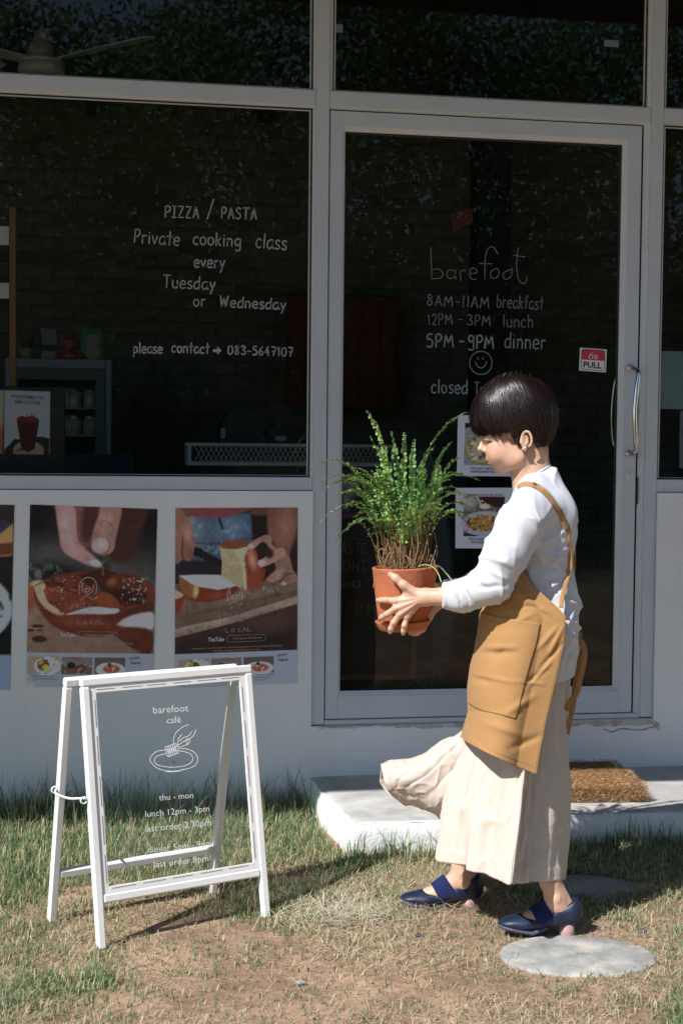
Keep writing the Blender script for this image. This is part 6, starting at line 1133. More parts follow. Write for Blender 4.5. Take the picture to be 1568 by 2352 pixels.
SCR = [(1040, 1343, 1062, 1388, 4, .006), (1066, 1334, 1098, 1394, 5, .007), (1058, 1336, 1082, 1392, 6, -.006), (1088, 1316, 1120, 1345, 5, .007), (1082, 1318, 1100, 1330, 4, -.007), (1104, 1302, 1160, 1330, 5, .006), (1115, 1268, 1170, 1300, 6, .005), (1098, 1350, 1160, 1345, 6, -.005), (1128, 1232, 1180, 1262, 6, .004), (1240, 1250, 1292, 1222, 5, .006), (1238, 1262, 1302, 1256, 6, -.006), (1230, 1278, 1300, 1282, 5, .007), (1222, 1296, 1290, 1312, 6, -.006), (1235, 1330, 1300, 1300, 5, .006), (1238, 1205, 1246, 1250, 4, -.005), (1215, 1180, 1243, 1210, 5, .004), (1255, 1350, 1290, 1335, 5, .006), (1262, 1370, 1288, 1352, 5, -.006), (1205, 1300, 1240, 1370, 5, .005), (1300, 1440, 1318, 1400, 4, .006), (1298, 1500, 1322, 1450, 5, .006), (1296, 1540, 1312, 1480, 4, -.006), (1150, 1170, 1172, 1230, 7, .004), (1175, 1150, 1215, 1165, 6, .003), (1020, 1345, 1024, 1392, 2.5, .003), (1052, 1338, 1058, 1398, 2.0, -.005)]
s2 = proj_px(sv); dsp = np.zeros(len(sv))
for x0_, y0_, x1_, y1_, w_c, am in SCR:
    dx, dy = x1_-x0_, y1_-y0_; tt = np.clip(((s2[:, 0]-x0_)*dx+(s2[:, 1]-y0_)*dy)/(dx*dx+dy*dy), 0, 1); dsp += am*np.exp(-((s2[:, 0]-x0_-tt*dx)**2+(s2[:, 1]-y0_-tt*dy)**2)/(w_c*w_c))*np.sin(np.pi*(.12+.76*tt))
sv = sv+n_*(dsp*(n_[:, 1] < .1))[:, None]
# rolled cuff ridge
cx0 = P(1058, 1367)[0]; inc = (x < cx0) & (z < P(0, 1320)[2]) & (z > P(0, 1420)[2]); sv = sv+n_*(np.where(inc, .0028+.001*np.sin(z*120), 0))[:, None]
M['shirt'] = mat('white_cotton', (.58, .59, .63), .85, spec=.2, bump=.25, bscale=150, bdist=.0015, sheen=.15)
mesh('shirt', sv, sf, M['shirt'], WOM)
from mathutils.bvhtree import BVHTree
SHB = BVHTree.FromPolygons([tuple(q_) for q_ in sv], [tuple(int(i_) for i_ in q_) for q_ in sf])
# collar band
m = MB(); ring_ = []
for t in np.linspace(0, 2*np.pi, 33)[:-1]:
    px_ = 1222-40*math.cos(t); py_ = 1094.5+25.5*math.cos(t); ring_.append(P(px_, py_, .062*math.sin(t)))
m.tube(ring_+[ring_[0]], .0042, 6); m.obj('collar', M['shirt'], WOM, True)
# ---------------------------------------------------------------- cloth built from sections
def closed(ctrl, n):
    c = np.array(ctrl, float); m = len(c); e = np.vstack([c[-1:], c, c[:2]]); out = []
    tt = np.linspace(0, m, n, endpoint=False)
    for t in tt:
        i = int(t); f = t-i; p0, p1, p2, p3 = e[i], e[i+1], e[i+2], e[(i+3) % len(e)] if i+3 < len(e) else c[(i+2) % m]
        out.append(.5*(2*p1+(-p0+p2)*f+(2*p0-5*p1+4*p2-p3)*f*f+(-p0+3*p1-3*p2+p3)*f**3))
    return np.array(out)
M['linen'] = mat('cream_linen', (.58, .495, .425), .9, spec=.15, bump=.45, bscale=70, bdist=.003, var=.05, vscale=14, sheen=.1)
M['linenin'] = M['linen']
rowsP = [1470, 1560, 1650, 1720, 1771, 1832, 1886, 1956, 2030]; Ls = [1118, 1108, 1093, 1075, 1053, 1033, 1016, 1008, 1004]; Rs = [1312, 1304, 1296, 1297, 1300, 1300.5, 1298, 1292, 1288]; Ss = [1222, 1218, 1212, 1207, 1203.5, 1198, 1193, 1184, 1175]
hemx = [1004, 1018, 1065, 1102, 1133, 1173, 1207, 1254, 1290]; hemy = [1966, 1980, 1988.5, 2003.6, 2019, 2030.5, 2025, 2024, 2020.5]
NR, NCc = 150, 320; vv = np.linspace(0, 1, NR); pts = np.zeros((NR, NCc, 3))
for i, t in enumerate(vv):
    py = 1470+t*(2030-1470); L1, R1, S1 = (np.interp(py, rowsP, a) for a in (Ls, Rs, Ss)); b = .115+.02*t; yc = (DB+.045)*t; ys = -(b+.02+.075*t); yr = -.35*b-.02*t
    ctrl = [(L1+2, .03), (L1+.22*(S1-L1), -.40*b), (L1+.6*(S1-L1), .62*ys), (S1-8, .97*ys), (S1, ys), (S1+.06*(R1-S1)+4, ys+.04+.05*t), (S1+.45*(R1-S1), ys+.075+.035*t), (R1-2, yr+.03), (R1-.1*(R1-S1), .75*b), ((L1+R1)/2, 1.0*b), (L1+.2*(S1-L1), .7*b)]
    cc = closed(ctrl, NCc); hy = np.interp(cc[:, 0], hemx, hemy); pyy = 1470+t*(hy-1470)
    for j in range(NCc): pts[i, j] = P(cc[j, 0], pyy[j], cc[j, 1]+yc)
th = np.arange(NCc)/NCc*2*np.pi; cen = pts.mean(1, keepdims=True); rd = pts-cen; rd[..., 2] = 0; rd /= np.linalg.norm(rd, axis=2)[..., None]; TH, TV = np.meshgrid(th, vv); fd = .011*TV*np.sin(TH*9+1.3*np.sin(TV*4))+.005*TV*np.sin(TH*17+4*TV)+.005*ridge(TH*4+TV*2, TV*6, 0, 31)+.003*ridge(TH*9, TV*11, 2, 33)
seam_j = int(NCc*4/11); dj = np.abs(np.arange(NCc)-seam_j)[None]; fd = fd*np.clip(dj/14, .15, 1)
pts = pts+rd*(fd-.004)[..., None]; hemrow = TV > .945; pts = pts+rd*np.where(hemrow, .0015+.002*np.sin(TH*40)*0, 0)[..., None]
TR = mesh('trousers', pts, grid_faces(NR, NCc, True), M['linen'], WOM)
so_ = TR.modifiers.new('thickness', 'SOLIDIFY'); so_.thickness = .002; so_.offset = -1
# side seam placket, hem stitch
m = MB(); sp = pts[:, seam_j]+rd[:, seam_j]*.003; sp2 = pts[:, seam_j-9]+rd[:, seam_j-9]*.002
m.tube(sp[35:], .0022, 6); m.tube(sp2[35:]+np.array([-.001, 0, 0]), .0010, 5)
for k in range(60, NR-2, 7): m.tube(catmull([sp2[k], (sp2[k]+sp[k])/2+rd[k, seam_j]*.002, sp[k+1]], 4), .0016, 5)
m.obj('side_seam', M['linen'], TR, True)
m = MB(); hs = pts[int(NR*.945)]+rd[int(NR*.945)]*.0008; m.tube(hs[::4], .0005, 4); m.obj('hem_stitch', M['linen'], TR, True)
# far leg of the trousers, blown forward
secs = [((1110, 1640), (1110, 1900), .07), ((1060, 1685), (1050, 1905), .085), ((1018, 1704), (1012, 1888), .09), ((984, 1729), (980, 1866), .088), ((940, 1744), (944, 1852), .085), ((900, 1746), (914, 1848), .078), ((874, 1753), (896, 1840), .066)]
NRb, NCb = 90, 150; S_i = np.linspace(0, len(secs)-1, NRb); pb_ = np.zeros((NRb, NCb, 3)); yb = .115
tops = catmull([np.array([*s[0], s[2]]) for s in secs], 16); bots = catmull([np.array([*s[1], s[2]]) for s in secs], 16); ii = np.linspace(0, len(tops)-1, NRb)
for i in range(NRb):
    tt_, bb_ = tops[int(ii[i])], bots[int(ii[i])]
    for j in range(NCb):
        a_ = 2*math.pi*j/NCb; cx_, cy_ = (tt_[:2]+bb_[:2])/2; hx_, hy_ = (tt_[:2]-bb_[:2])/2; s_ = i/NRb; bul = -11*(1-abs(math.cos(a_)))*max(0, s_-.75)*4*(.5-.5*math.sin(a_)+.3)
        yy = -tt_[2]*math.sin(a_); f1 = .010*math.sin(a_*3+s_*5)*(1-.5*s_)+.008*math.sin(a_*5-s_*9+1); k_ = 1+f1*2
        lowr = max(0, -math.cos(a_))**3*s_*26
        pb_[i, j] = P(cx_+hx_*math.cos(a_)*k_+bul+lowr*.8, cy_+hy_*math.cos(a_)*k_+lowr*0, yb+yy*(1+.8*f1*8))
rn = pb_-pb_.mean(1, keepdims=True); rn /= np.linalg.norm(rn, axis=2)[..., None]; SA, SB = np.meshgrid(np.arange(NCb)/NCb*2*np.pi, np.linspace(0, 1, NRb)); pb_ = pb_+rn*(.006*ridge(SA*1.3+SB*3.2, SB*3.4-SA*.5, 1, 41)-.005*ridge(SA*2.0-SB*4, SB*2, 4, 43, 5)+.004*ridge(SA*4, SB*9, 2, 44))[..., None]*np.clip((1-SB)*4+.25, 0, 1)[..., None]
TL = mesh('trouser_leg', pb_, grid_faces(NRb, NCb, True), M['linen'], WOM); so_ = TL.modifiers.new('thickness', 'SOLIDIFY'); so_.thickness = .002; so_.offset = 1
m = MB(); m.tube(np.vstack([pb_[NRb-10], pb_[NRb-10][:1]])+np.vstack([rn[NRb-10], rn[NRb-10][:1]])*.0006, .0005, 4); m.obj('hem_stitch', M['linen'], TL, True)
# ---------------------------------------------------------------- apron
M['apron'] = mat('tan_canvas', (.38, .21, .085), .9, spec=.1, bump=.25, bscale=160, bdist=.0015, var=.05, vscale=10, sheen=.1)
lp = [(1175, 1190), (1135, 1300), (1118, 1370), (1106, 1399), (1101, 1410), (1096.5, 1446), (1088, 1494), (1078.6, 1530), (1072.6, 1577), (1073, 1608), (1074, 1634), (1065, 1665), (1057, 1692)]
rp = [(1188, 1190), (1190, 1290), (1197.6, 1305), (1222.6, 1343), (1281, 1396.6), (1298.7, 1415.7), (1295, 1470), (1285.6, 1518), (1266.6, 1601), (1252, 1661), (1240, 1722), (1230.5, 1778.5)]
lp, rp = np.array(lp), np.array(rp)
APC = [(1085, 1547, 1130, 1557, 3.5, .006), (1120, 1555, 1180, 1568, 3.5, .005), (1084, 1556, 1130, 1568, 9, -.007), (1110, 1488, 1185, 1487, 5, .006), (1100, 1500, 1180, 1500, 9, -.008), (1120, 1530, 1165, 1488, 8, -.005), (1292, 1440, 1262, 1500, 5, .006), (1280, 1440, 1235, 1490, 6, .006), (1288, 1480, 1240, 1535, 5, -.006), (1265, 1520, 1215, 1575, 4, .006), (1250, 1540, 1205, 1572, 7, -.006), (1180, 1565, 1250, 1572, 3, .004), (1160, 1640, 1225, 1600, 8, .006), (1110, 1660, 1200, 1690, 9, .006), (1080, 1700, 1130, 1740, 6, .005), (1170, 1720, 1240, 1690, 8, -.006), (1150, 1350, 1210, 1370, 7, .006), (1170, 1390, 1240, 1395, 6, -.005), (1215, 1380, 1262, 1410, 5, .006), (1225, 1410, 1190, 1425, 6, .004), (1105, 1440, 1150, 1430, 8, .005)]
def ap_row(v):
    """left silhouette, right near edge (grid px) and half depth of the apron at height parameter v"""
    lv = np.array([0, .18, .29, .34, .36, .42, .50, .56, .64, .70, .74, .87, 1.0]); rv = np.array([0, .15, .18, .25, .34, .38, .48, .56, .70, .80, .90, 1.0])
    return np.array([np.interp(v, lv, lp[:, 0]), np.interp(v, lv, lp[:, 1])]), np.array([np.interp(v, rv, rp[:, 0]), np.interp(v, rv, rp[:, 1])]), np.interp(v, [0, .3, .45, .7, 1], [.140, .182, .205, .225, .248])
def ap_pt(u, v, off=0.0):
    """u: -1 far edge, 0 front silhouette, 1 near right edge"""
    l, r, Bd = ap_row(v); cxx = max((l[0]+r[0])/2+8, l[0]+40); cxx = min(cxx, r[0]+6) if v > .9 else cxx; rx = cxx-l[0]; tr = math.acos(max(-1, min(1, (cxx-r[0])/rx))); a_ = u*tr if u >= 0 else u*1.3
    x = cxx-rx*math.cos(a_); s = (x-l[0])/max(1, r[0]-l[0]); py = l[1]+(r[1]-l[1])*(s**.8 if u >= 0 else s*.3); yy = -(Bd)*(math.sin(a_) if a_ < 1.2 else max(math.sin(a_), .95*math.sin(1.2)+.05))
    soft = .0035*math.sin(8*s+4*v)*min(1, s*3)+.003*float(vnoise(s*2.1+v*2, v*4-s*2, 0, 51))
    for x0, y0, x1, y1, wd_c, am in APC:
        dx, dy = x1-x0, y1-y0; tt = max(0, min(1, ((x-x0)*dx+(py-y0)*dy)/(dx*dx+dy*dy))); d2 = (x-x0-tt*dx)**2+(py-y0-tt*dy)**2; soft += am*math.exp(-d2/(wd_c*wd_c))*math.sin(math.pi*(.12+.76*tt))
    if u < 0: soft *= .3
    p = P(x, py, yy-off*(1 if u >= 0 else 0)-(soft if u > .12 else soft*max(0, u)/.12)); return p
NU, NV = 150, 190; us = np.concatenate([np.linspace(-1, 0, 50)[:-1], np.linspace(0, 1, 101)]); A_ = np.array([[ap_pt(u, v) for u in us] for v in np.linspace(0, 1, NV)])
APR = mesh('apron', A_, grid_faces(NV, 150), M['apron'], WOM); so_ = APR.modifiers.new('thickness', 'SOLIDIFY'); so_.thickness = .0016; so_.offset = 0
# pocket, from its corners in apron coordinates
from functools import lru_cache
US, VS = np.linspace(0, 1, 101), np.linspace(0, 1, NV)
def proj_px(p):
    q_ = WO+EX*p[..., 0:1]+EY*p[..., 1:2]+np.array([0, 0, 1])*p[..., 2:3]-CP; z_ = q_@FWD; return np.stack([CXP+FPX*(q_@CR)/z_, CYP-FPX*(q_@CU)/z_], -1)
AP2 = proj_px(A_[:, 49:])
def inv(px, py): d = ((AP2-np.array([px, py]))**2).sum(-1); i, j = np.unravel_index(np.argmin(d), d.shape); return US[j], VS[i]
pc = [(1106, 1402), (1240, 1432), (1182, 1652), (1076, 1612)]; ci = [inv(*c) for c in pc]
NP = 60; PK = np.zeros((NP, NP, 3))
for i, t in enumerate(np.linspace(0, 1, NP)):
    for j, s in enumerate(np.linspace(0, 1, NP)):
        u, v = np.array(ci[0])*(1-s)*(1-t)+np.array(ci[1])*s*(1-t)+np.array(ci[3])*(1-s)*t+np.array(ci[2])*s*t; PK[i, j] = ap_pt(u, v, .0014+.003*math.exp(-t*9)*math.sin(math.pi*min(1, s*1.02)))
pk = mesh('pocket', PK, grid_faces(NP, NP), M['apron'], APR); so_ = pk.modifiers.new('thickness', 'SOLIDIFY'); so_.thickness = .0022; so_.offset = -1
M['stitch'] = mat('tan_stitch', (.36, .18, .06), .8)
m = MB()
def off_(pts_, d=.0016): return np.array(pts_)+np.array([-.0, -d, 0])
m.tube(off_(PK[5, :]), .0005, 4); m.tube(off_(PK[:, NP-3]), .0005, 4); m.tube(off_(PK[NP-3, :]), .0005, 4); m.tube(off_(A_[:, -4][60:]), .0005, 4); m.tube(off_(A_[-6, 49:]), .0005, 4); m.obj('stitching', M['stitch'], APR)
# straps
def on_shirt(px, py, off=.003, start=-.26):
    a0, b0 = P(px, py, start), P(px, py, .1); h_ = SHB.ray_cast(Vector(a0), Vector(b0-a0).normalized()); p_ = np.array(h_[0]) if h_[0] is not None else P(px, py, -.05); return p_+np.array([0, -off-.0015, 0])
def strap(name, ctr, wd, parent, three=False, m_='apron', th=.0018):
    c = catmull(np.array(ctr, float), 8); tn = np.gradient(c[:, :2], axis=0); tn /= np.linalg.norm(tn, axis=1)[:, None]; nrm3 = np.stack([-tn[:, 1], tn[:, 0]], -1); row = []
    for i in range(len(c)):
        r_ = []
        for s in (-1, -.5, 0, .5, 1):
            x_, y_ = c[i, :2]+nrm3[i]*s*wd/2
            r_.append(P(x_, y_, c[i, 2]) if three else on_shirt(x_, y_, .0035))
        row.append(r_)
    row = np.array(row)
    if not three:
        for _ in range(3): row[1:-1, :, 1] = (row[:-2, :, 1]+2*row[1:-1, :, 1]+row[2:, :, 1])/4
        row[:, :, 1] = np.minimum(row[:, :, 1], np.median(row[:, :, 1], axis=1)[:, None]+.012)
    o = mesh(name, row, grid_faces(len(row), 5), M[m_], parent); s_ = o.modifiers.new('thickness', 'SOLIDIFY'); s_.thickness = th; s_.offset = 0; return o, row
strap('shoulder_strap', [(1186, 1119), (1198, 1112), (1212, 1111), (1228, 1115), (1243, 1124), (1257, 1137), (1268, 1151), (1279, 1166), (1288, 1182), (1295, 1201), (1299, 1216)], 11, APR)
strap('shoulder_strap', [(1299, 1214, -.125), (1304, 1240, -.120), (1308, 1265, -.105), (1309, 1290, -.10), (1305, 1318, -.11), (1297, 1345, -.128), (1290, 1372, -.15), (1287, 1396, -.17)], 10, APR, True)
strap('back_strap', [(1291, 1165, .06), (1312, 1200, .045), (1316, 1240, .03), (1317, 1280, .015), (1315, 1320, .0), (1311, 1345, -.03)], 9, APR, True)
c = P(1301, 1213, -.108); m = MB(); m.rbox(c+np.array([0, 0, .012]), np.array([.009, .002, .0015]), np.eye(3), .0008); m.rbox(c-np.array([0, 0, .012]), np.array([.009, .002, .0015]), np.eye(3), .0008); m.rbox(c+np.array([.0085, 0, 0]), np.array([.0015, .002, .011]), np.eye(3), .0008); m.rbox(c-np.array([.0085, 0, 0]), np.array([.0015, .002, .011]), np.eye(3), .0008); m.obj('buckle', M['wooddark'], APR)
strap('strap_loop', [(1299, 1206, -.113), (1306, 1212, -.118), (1306, 1226, -.115), (1299, 1232, -.105)], 9, APR, True)
# waist tie, bow and tails
strap('waist_tie', [(1297, 1416, -.095), (1305, 1430, -.075), (1313, 1444, -.055), (1320, 1452, -.045)], 9, APR, True)
strap('bow', [(1318, 1456, -.05), (1309, 1449, -.065), (1312, 1461, -.075), (1325, 1463, -.07), (1330, 1455, -.055), (1320, 1452, -.045)], 13, APR, True); strap('bow', [(1316, 1462, -.05), (1308, 1470, -.06), (1316, 1480, -.06), (1330, 1488, -.055), (1332, 1474, -.05), (1322, 1462, -.045)], 11, APR, True)
strap('bow_tail', [(1327, 1468, -.05), (1337, 1480, -.05), (1342, 1500, -.052), (1338, 1530, -.05), (1331, 1560, -.045), (1324, 1590, -.04), (1309, 1612, -.04), (1299, 1632, -.04)], 13, APR, True); strap('bow_tail', [(1322, 1470, -.03), (1328, 1500, -.03), (1326, 1540, -.028), (1319, 1580, -.03), (1315, 1620, -.03), (1308, 1655, -.03), (1301, 1686, -.03)], 12, APR, True)
# ---------------------------------------------------------------- shoes
M['leather'] = mat('navy_leather', (.010, .018, .042), .45, spec=.4, bump=.25, bscale=120, bdist=.0015, var=.1); M['elastic'] = mat('navy_elastic', (.016, .022, .075), .9, spec=.1, bump=.5, bscale=300, bdist=.001); M['sole'] = mat('grey_sole', (.06, .065, .10), .6); M['heel'] = mat('pink_wood_heel', (.38, .23, .21), .55, var=.08)
def shoe(mp, D, label):
    """mp maps the shoe's own outline (px of shoe one) to picture px"""
    def Q(x, y, dy=0.0): px, py = mp(x, y); return P(px, py, D+dy)
    lo = np.minimum(Q(905, 2100, -.06), Q(905, 2100, .06)); hi = Q(1125, 1985, .06); F = Field(lo-.01, hi+.01, .0026)
    F.ell(Q(945, 2062), (.036, .033, .0165), 0, tilt=6); F.ell(Q(975, 2063), (.042, .040, .021), .02, tilt=6); F.chain([Q(975, 2060), Q(1010, 2052), Q(1050, 2045), Q(1083, 2038)], [.020, .027, .029, .029], .02); F.ell(Q(1085, 2036), (.030, .030, .036), .02); F.ell(Q(1091, 2022), (.018, .024, .026), .015); F.ell(Q(1030, 2052), (.05, .034, .024), .02)
    # flat underside along an arched line
    ux = [905, 918, 993, 1014, 1052, 1089, 1115]; uy = [2060, 2068, 2081, 2075, 2063, 2065, 2060]; bx = np.array([Q(x, y)[0] for x, y in zip(ux, uy)]); bz_ = np.array([Q(x, y)[2] for x, y in zip(ux, uy)])
    X, Z = F.ax[0][:, None, None], F.ax[2][None, None, :]; F.V = np.maximum(F.V, np.interp(F.ax[0], bx, bz_)[:, None, None]+.003-Z).astype(np.float32)
    # opening
    tx = [905, 965, 975, 1000, 1040, 1070, 1094, 1125]; ty = [1990, 2036, 2046, 2052, 2036, 2022, 2007, 2004]; tz = np.interp(F.ax[0], [Q(x, y)[0] for x, y in zip(tx, ty)], [Q(x, y)[2] for x, y in zip(tx, ty)])[:, None, None]
    F.V = np.maximum(F.V, Z-tz).astype(np.float32)
    v, f = F.net(); v = smoothv(v, f, 2); sh_ = mesh('shoe', v, f, M['leather'], WOM, label=label)
    # sole rim
    m = MB(); xs = np.linspace(0, 1, 40); xx = np.interp(xs, [0, 1], [917, 1030]); yy = np.interp(xx, ux, uy); w_s = .036*np.clip(np.sqrt(np.maximum(0, 1-((xx-960)/45)**2)), .0, 1)*(xx < 960)+.036*(xx >= 960)-.012*np.clip((xx-990)/40, 0, 1)
    up_ = np.array([Q(a, b, 0)+np.array([0, 0, .0045]) for a, b in zip(xx, yy)]); rows_ = []
    for k, (dz, ww_) in enumerate(((.006, .0), (.0055, 1.0), (.0, 1.03), (-.004, .98), (-.004, 0))):
        q_ = up_.copy(); q_[:, 2] += dz-.0045; rows_.append((q_, ww_))
    vs = []
    for sgn in (-1, 1):
        for q_, ww_ in rows_: p_ = q_.copy(); p_[:, 1] += sgn*w_s*ww_; p_[:, 2] = np.maximum(p_[:, 2], .0008); vs.append(p_)
    for o2 in (0, 5): m.add(np.concatenate(vs[o2:o2+5]), [tuple(r_) for r_ in grid_faces(5, 40)])
    m.obj('sole', M['sole'], sh_, True)
    hb = Q(1075, 2062); ht = hb[2]; m = MB(); m.lathe([(.0001, .0005-ht), (.0225, .0005-ht), (.0232, .003-ht), (.0212, 0), (.0001, 0)], (hb[0], hb[1], ht), 28); m.obj('heel', M['heel'], sh_, True)
    # elastic band over the instep
    rows_ = []
    for a_ in np.linspace(-20, 200, 30):
        t = R(a_); r_ = []
        for s in np.linspace(0, 1, 10):
            cx_, cyb = 1003+(1048-1003)*.0+s*34-17+12*0, 2066-s*9; topx, topy = 989+s*29, 2027-s*24; hgt_ = cyb-topy; xx_ = (1009+s*42)*(1-max(0, math.sin(t)))+topx*max(0, math.sin(t)); yy_ = cyb-max(0, math.sin(t))*hgt_*.92+(2 if math.sin(t) < 0 else 0)
            r_.append(Q(xx_, yy_, -math.cos(t)*(.0375-.002*s)*(1-.25*max(0, math.sin(t))**3)))
        rows_.append(r_)
    rows_ = np.array(rows_); bnd = mesh('elastic_strap', rows_, grid_faces(30, 10), M['elastic'], sh_); s_ = bnd.modifiers.new('thickness', 'SOLIDIFY'); s_.thickness = .002; s_.offset = 0
shoe(lambda x, y: (x, y), DA, None)
def mB(x, y): s = (1335-1143)/(1110-916); return 1143+(x-916)*s, 2129+(y-2071)*1.0+(x-916)*.0-2
shoe(mB, DB, None)
# ---------------------------------------------------------------- potted fern she carries
FN = thing('potted_fern', 'button fern with arching fronds in a terracotta pot held by the woman', 'potted plant', tuple(WO), ROT)
M['terra'] = mat('terracotta', (.44, .13, .055), .85, var=.18, vscale=18, bump=1.0, bscale=110, bdist=.0025, col2=(.50, .26, .17), cscale=7, cthr=(.55, .72)); M['potsoil'] = mat('potting_soil', (.05, .03, .02), .95, bump=1, bscale=60, bdist=.01)
tilt_ = R(-2.5); pcx = 924; ztp, zbt = P(925, 1301)[2], P(927, 1437)[2]; xc = P(pcx, 1370)[0]; hp_ = ztp-zbt; r1, r2 = 77*q, 54*q
n = 72; prof = [(.0001, .004), (r2*.96, .002), (r2, .008), (r2+(r1-r2)*.35, hp_*.35), (r2+(r1-r2)*.7, hp_*.7), (r1*.985, hp_*.96), (r1, hp_*.985), (r1*.99, hp_), (r1*.93, hp_), (r1*.90, hp_*.97), (r1*.86, hp_*.85)]
def lathe_t(prof, dz=0.0, n=72, seed=0, wob=.0008):
    v = []
    for r_, z_ in prof:
        for k in range(n):
            a_ = 2*math.pi*k/n; rr_ = r_+wob*float(vnoise(math.cos(a_)*3+seed, math.sin(a_)*3, z_*30)); x_, z2 = rr_*math.cos(a_), z_+dz; v.append((xc+x_*math.cos(tilt_)+z2*math.sin(-tilt_)*0-(z2)*math.sin(tilt_), rr_*math.sin(a_), zbt+z2*math.cos(tilt_)-x_*math.sin(tilt_)))
    return v
mesh('pot', lathe_t(prof), grid_faces(len(prof), n, True), M['terra'], FN)
sp_ = [(.0001, -.010), (r2*.94, -.011), (r2*1.0, -.008), (r2*1.16, .012), (r2*1.18, .0155), (r2*1.14, .016), (r2*1.02, .002), (.0001, .001)]; mesh('saucer', lathe_t(sp_), grid_faces(len(sp_), n, True), M['terra'], FN)
so2 = [(.0001, hp_*.90), (r1*.5, hp_*.905), (r1*.875, hp_*.89)]; mesh('soil', lathe_t(so2, wob=.003), grid_faces(3, n, True), M['potsoil'], FN)
M['fern'] = mat('fern_leaf', colattr=True, rough=.5, spec=.4, trans=.25)
g = np.random.default_rng(33)
tips = [((840.6, 942), -.05), ((849, 1004), .02), ((714.5, 1072), -.03), ((733, 1110), -.06), ((748, 1123), .03), ((764, 1145), -.08), ((775, 1138), .05), ((720.6, 1214), -.03), ((791, 1218), -.06), ((789, 1168.6), .03), ((1073.5, 946), .05), ((1058, 1054), .0), ((1102, 1103), .03), ((1139, 1173), -.03), ((928.5, 993), .0), ((900, 990), .05), ((996.6, 1026), .05), ((1036, 1017), -.03), ((1046, 1122), -.04), ((1030, 1095), .06), ((868, 1030), -.08), ((950, 1010), -.05), ((975, 1045), .04), ((812, 1075), .05), ((805, 1105), -.05)]
for _ in range(60):
    a_ = np.clip(g.normal(0, .62), -1.35, 1.2); rr_ = g.uniform(95, 235)*(.72+.28*math.cos(a_)); tips.append(((925+rr_*math.sin(a_)*1.12, 1290-rr_*math.cos(a_)-12), g.uniform(-.13, .13)))
hexr = np.array([(0, 0), (.35, .42), (.8, .5), (1.05, .12), (1.0, -.3), (.6, -.5), (.2, -.35)])
for fi, ((tx_, ty_), dy) in enumerate(tips):
    bxp = 925+g.normal(0, 22)+np.clip((tx_-925)*.12, -20, 20); b0 = P(bxp, 1306, g.normal(0, .022)); b0[1] = np.clip(b0[1], -.06, .06); tp_ = P(tx_, ty_, dy); far = abs(tx_-925)/200; L0 = np.linalg.norm(tp_-b0)
    c1 = b0+(tp_-b0)*.5+np.array([0, 0, .22*far+.02])+np.array([-(tp_-b0)[0]*.22+g.normal(0, .014), g.normal(0, .01), 0]); t = np.linspace(0, 1, 26)[:, None]; cur = (1-t)**2*b0+2*t*(1-t)*c1+t*t*tp_; cur[:, 2] -= .02*far*(t[:, 0]**3)*0
    cur = cur+g.normal(0, .0012, cur.shape)*t; m = MB(); m.tube(cur, np.linspace(.0013, .0005, 26), 4, False); nst = len(m.v); cols = [np.array([.20, .13, .05])*(1-i/26)+np.array([.12, .16, .05])*(i/26) for i in range(26) for _ in range(4)]
    ll = L0*1.1; nl = int(ll*(1-.28)/.0078); hue = g.random(); base_c = np.array([.09, .24, .06])*(1-hue)+np.array([.28, .42, .12])*hue
    for k in range(nl):
        s = .28+.72*(k+.5)/nl; i = s*25; i0 = min(24, int(i)); p_ = cur[i0]*(1-(i-i0))+cur[i0+1]*(i-i0); tn_ = cur[i0+1]-cur[i0]; tn_ /= np.linalg.norm(tn_); sdv_ = np.cross(tn_, [0, .25, 1]); sdv_ /= np.linalg.norm(sdv_)+1e-9; sz_ = (.0066+.0022*g.random())*np.interp(s, [.28, .5, .8, 1], [.7, 1.05, 1, .35])
        for sg_ in (-1, 1):
            if g.random() < .06: continue
            ax = sdv_*sg_+tn_*.35+g.normal(0, .22, 3); ax /= np.linalg.norm(ax); ay = np.cross(ax, np.cross(tn_, ax)+g.normal(0, .5, 3)); ay /= np.linalg.norm(ay)+1e-9
            m.add([p_+(ax*h_[0]+ay*h_[1])*sz_*1.35 for h_ in hexr], [tuple(range(7))]); cl = base_c*(.75+.6*g.random())
            if fi == 13 and s > .85: cl = np.array([.45, .20, .07])
            cols += [cl]*7
    mesh('frond', m.v, m.f, M['fern'], FN, smooth=False, col=np.array(cols))
M['drystem'] = mat('dry_stem', (.36, .21, .11), .8)
m = MB()
for k in range(95):
    x_ = 925+g.normal(0, 28); b0 = P(np.clip(x_, 872, 985), 1306, g.normal(0, .03)); hgt = g.uniform(.03, .16); tp_ = b0+np.array([g.normal(0, .025), g.normal(0, .012), hgt]); mid_ = (b0+tp_)/2+g.normal(0, .010, 3); m.tube(catmull([b0, mid_, tp_], 4), .0009, 3, False)
for a in ([(880, 1304), (868, 1280), (872, 1262), (886, 1264)], [(884, 1303), (886, 1286), (896, 1268)], [(862, 1330), (858, 1342), (857, 1350)], [(985, 1290), (990, 1275), (1000, 1300), (1004, 1320)]): m.tube(catmull([P(x_, y_, -.03) for x_, y_ in a], 6), .0012, 4)
m.obj('dry_stems', M['drystem'], FN, True, kind='stuff')
M['runner'] = mat('pale_runner', (.30, .36, .14), .6); m = MB()
for a in ([(960, 1301, -.07), (975, 1297, -.085), (993, 1302, -.10), (1005, 1316, -.11), (1013, 1337, -.13)], [(990, 1297, .0), (1008, 1301, .0), (1025, 1318, .0), (1038, 1334, -.02)]): m.tube(catmull([P(*t_) for t_ in a], 6), .0017, 6)
m.obj('runner', M['runner'], FN, True)
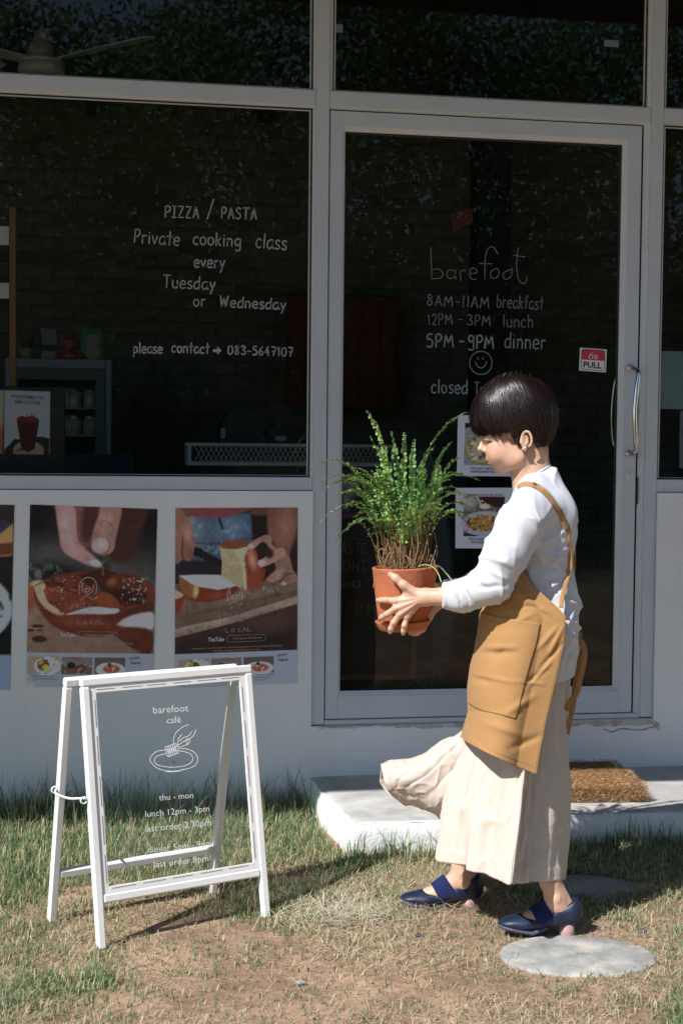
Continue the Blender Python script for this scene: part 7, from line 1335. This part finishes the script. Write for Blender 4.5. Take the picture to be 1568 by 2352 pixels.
# ---------------------------------------------------------------- trees across the street (seen only as reflections in the panes)
M['bark'] = mat('bark', (.10, .075, .05), .9, var=.3); M['leaf'] = mat('tree_leaf', colattr=True, rough=.6, spec=.2, trans=.5)
g = np.random.default_rng(71); lab = ['tall leafy tree across the street, farthest from the sign', 'broad leafy tree across the street facing the window', 'rounded tree across the street facing the door', 'tall tree across the street beyond the door side', 'low tree across the street past the corner', 'dense hedge tree across the street behind the camera', 'small bushy tree across the street nearest the gate']
for i, (x_, y_, h_, r_) in enumerate([(-1.6, -14, 7.6, 2.8), (3.2, -15.5, 9.6, 3.0), (8.2, -14.5, 8.8, 3.0), (.9, -19, 9.0, 3.2), (6.0, -19, 9.8, 3.4)]):
    t = thing('tree', lab[i], 'tree', (x_, y_, 0), 0, 'trees across the street'); m = MB(); m.tube(catmull([(0, 0, 0), (.1, .05, h_*.25), (-.05, .1, h_*.5), (.1, 0, h_*.75)], 5), np.linspace(.22, .06, 16), 8)
    for k in range(6): a_ = k*1.05; m.tube([(0, 0, h_*(.25+.06*k)), (r_*.35*math.cos(a_), r_*.35*math.sin(a_), h_*(.40+.06*k)), (r_*.7*math.cos(a_), r_*.7*math.sin(a_), h_*(.48+.07*k))], [.08, .05, .02], 6)
    m.obj('trunk', M['bark'], t, True); n = 24000; d = g.normal(size=(n, 3)); d /= np.linalg.norm(d, axis=1)[:, None]; rr_ = g.uniform(.35, 1, n)**.5*(1+.28*fbm(d[:, 0]*2.2, d[:, 1]*2.2, d[:, 2]*2.2+i, 5, 3)); c = d*rr_[:, None]*np.array([r_, r_*.8, h_*.43])+np.array([0, 0, h_*.56]); keep = fbm(c[:, 0]*.9, c[:, 1]*.9, c[:, 2]*.9, 8+i, 3) > -.8; c = c[keep]; n = len(c)
    a1 = g.normal(size=(n, 3)); a1 /= np.linalg.norm(a1, axis=1)[:, None]; a2 = np.cross(a1, g.normal(size=(n, 3))); a2 /= np.linalg.norm(a2, axis=1)[:, None]; s_ = g.uniform(.045, .085, n)[:, None]; v = np.stack([c-a1*s_, c+a2*s_*.5, c+a1*s_, c-a2*s_*.5], 1).reshape(-1, 3); cc = np.array([.08, .16, .05])*(.5+g.random((n, 1))*1.4)
    mesh('crown', v, np.arange(4*n).reshape(-1, 4), M['leaf'], t, smooth=False, col=np.repeat(cc, 4, 0))

hd = thing('hedge', 'long dense dark hedge added behind the trees to darken the pane reflections', 'hedge', (3, -21.5, 0)); m = MB(); m.box(-9, 12, -.5, .5, 0, 4.8, .1); M['hedgec'] = mat('hedge_core', (.012, .02, .008), .95); m.obj('dark_core', M['hedgec'], hd)  # unseen hedge added so gaps between the crowns reflect dark; solid box inside
n = 45000; c = np.stack([g.uniform(-9.2, 12.2, n), g.uniform(.4, .9, n), g.uniform(0, 5.4, n)], -1); c[:, 1] += .25*fbm(c[:, 0], c[:, 2], 0, 4, 3); a1 = g.normal(size=(n, 3)); a1 /= np.linalg.norm(a1, axis=1)[:, None]; a2 = np.cross(a1, g.normal(size=(n, 3))); a2 /= np.linalg.norm(a2, axis=1)[:, None]; s_ = g.uniform(.05, .09, n)[:, None]; v = np.stack([c-a1*s_, c+a2*s_*.5, c+a1*s_, c-a2*s_*.5], 1).reshape(-1, 3); cc = np.array([.03, .06, .02])*(.6+g.random((n, 1))*1.2)
mesh('foliage', v, np.arange(4*n).reshape(-1, 4), M['leaf'], hd, smooth=False, col=np.repeat(cc, 4, 0))
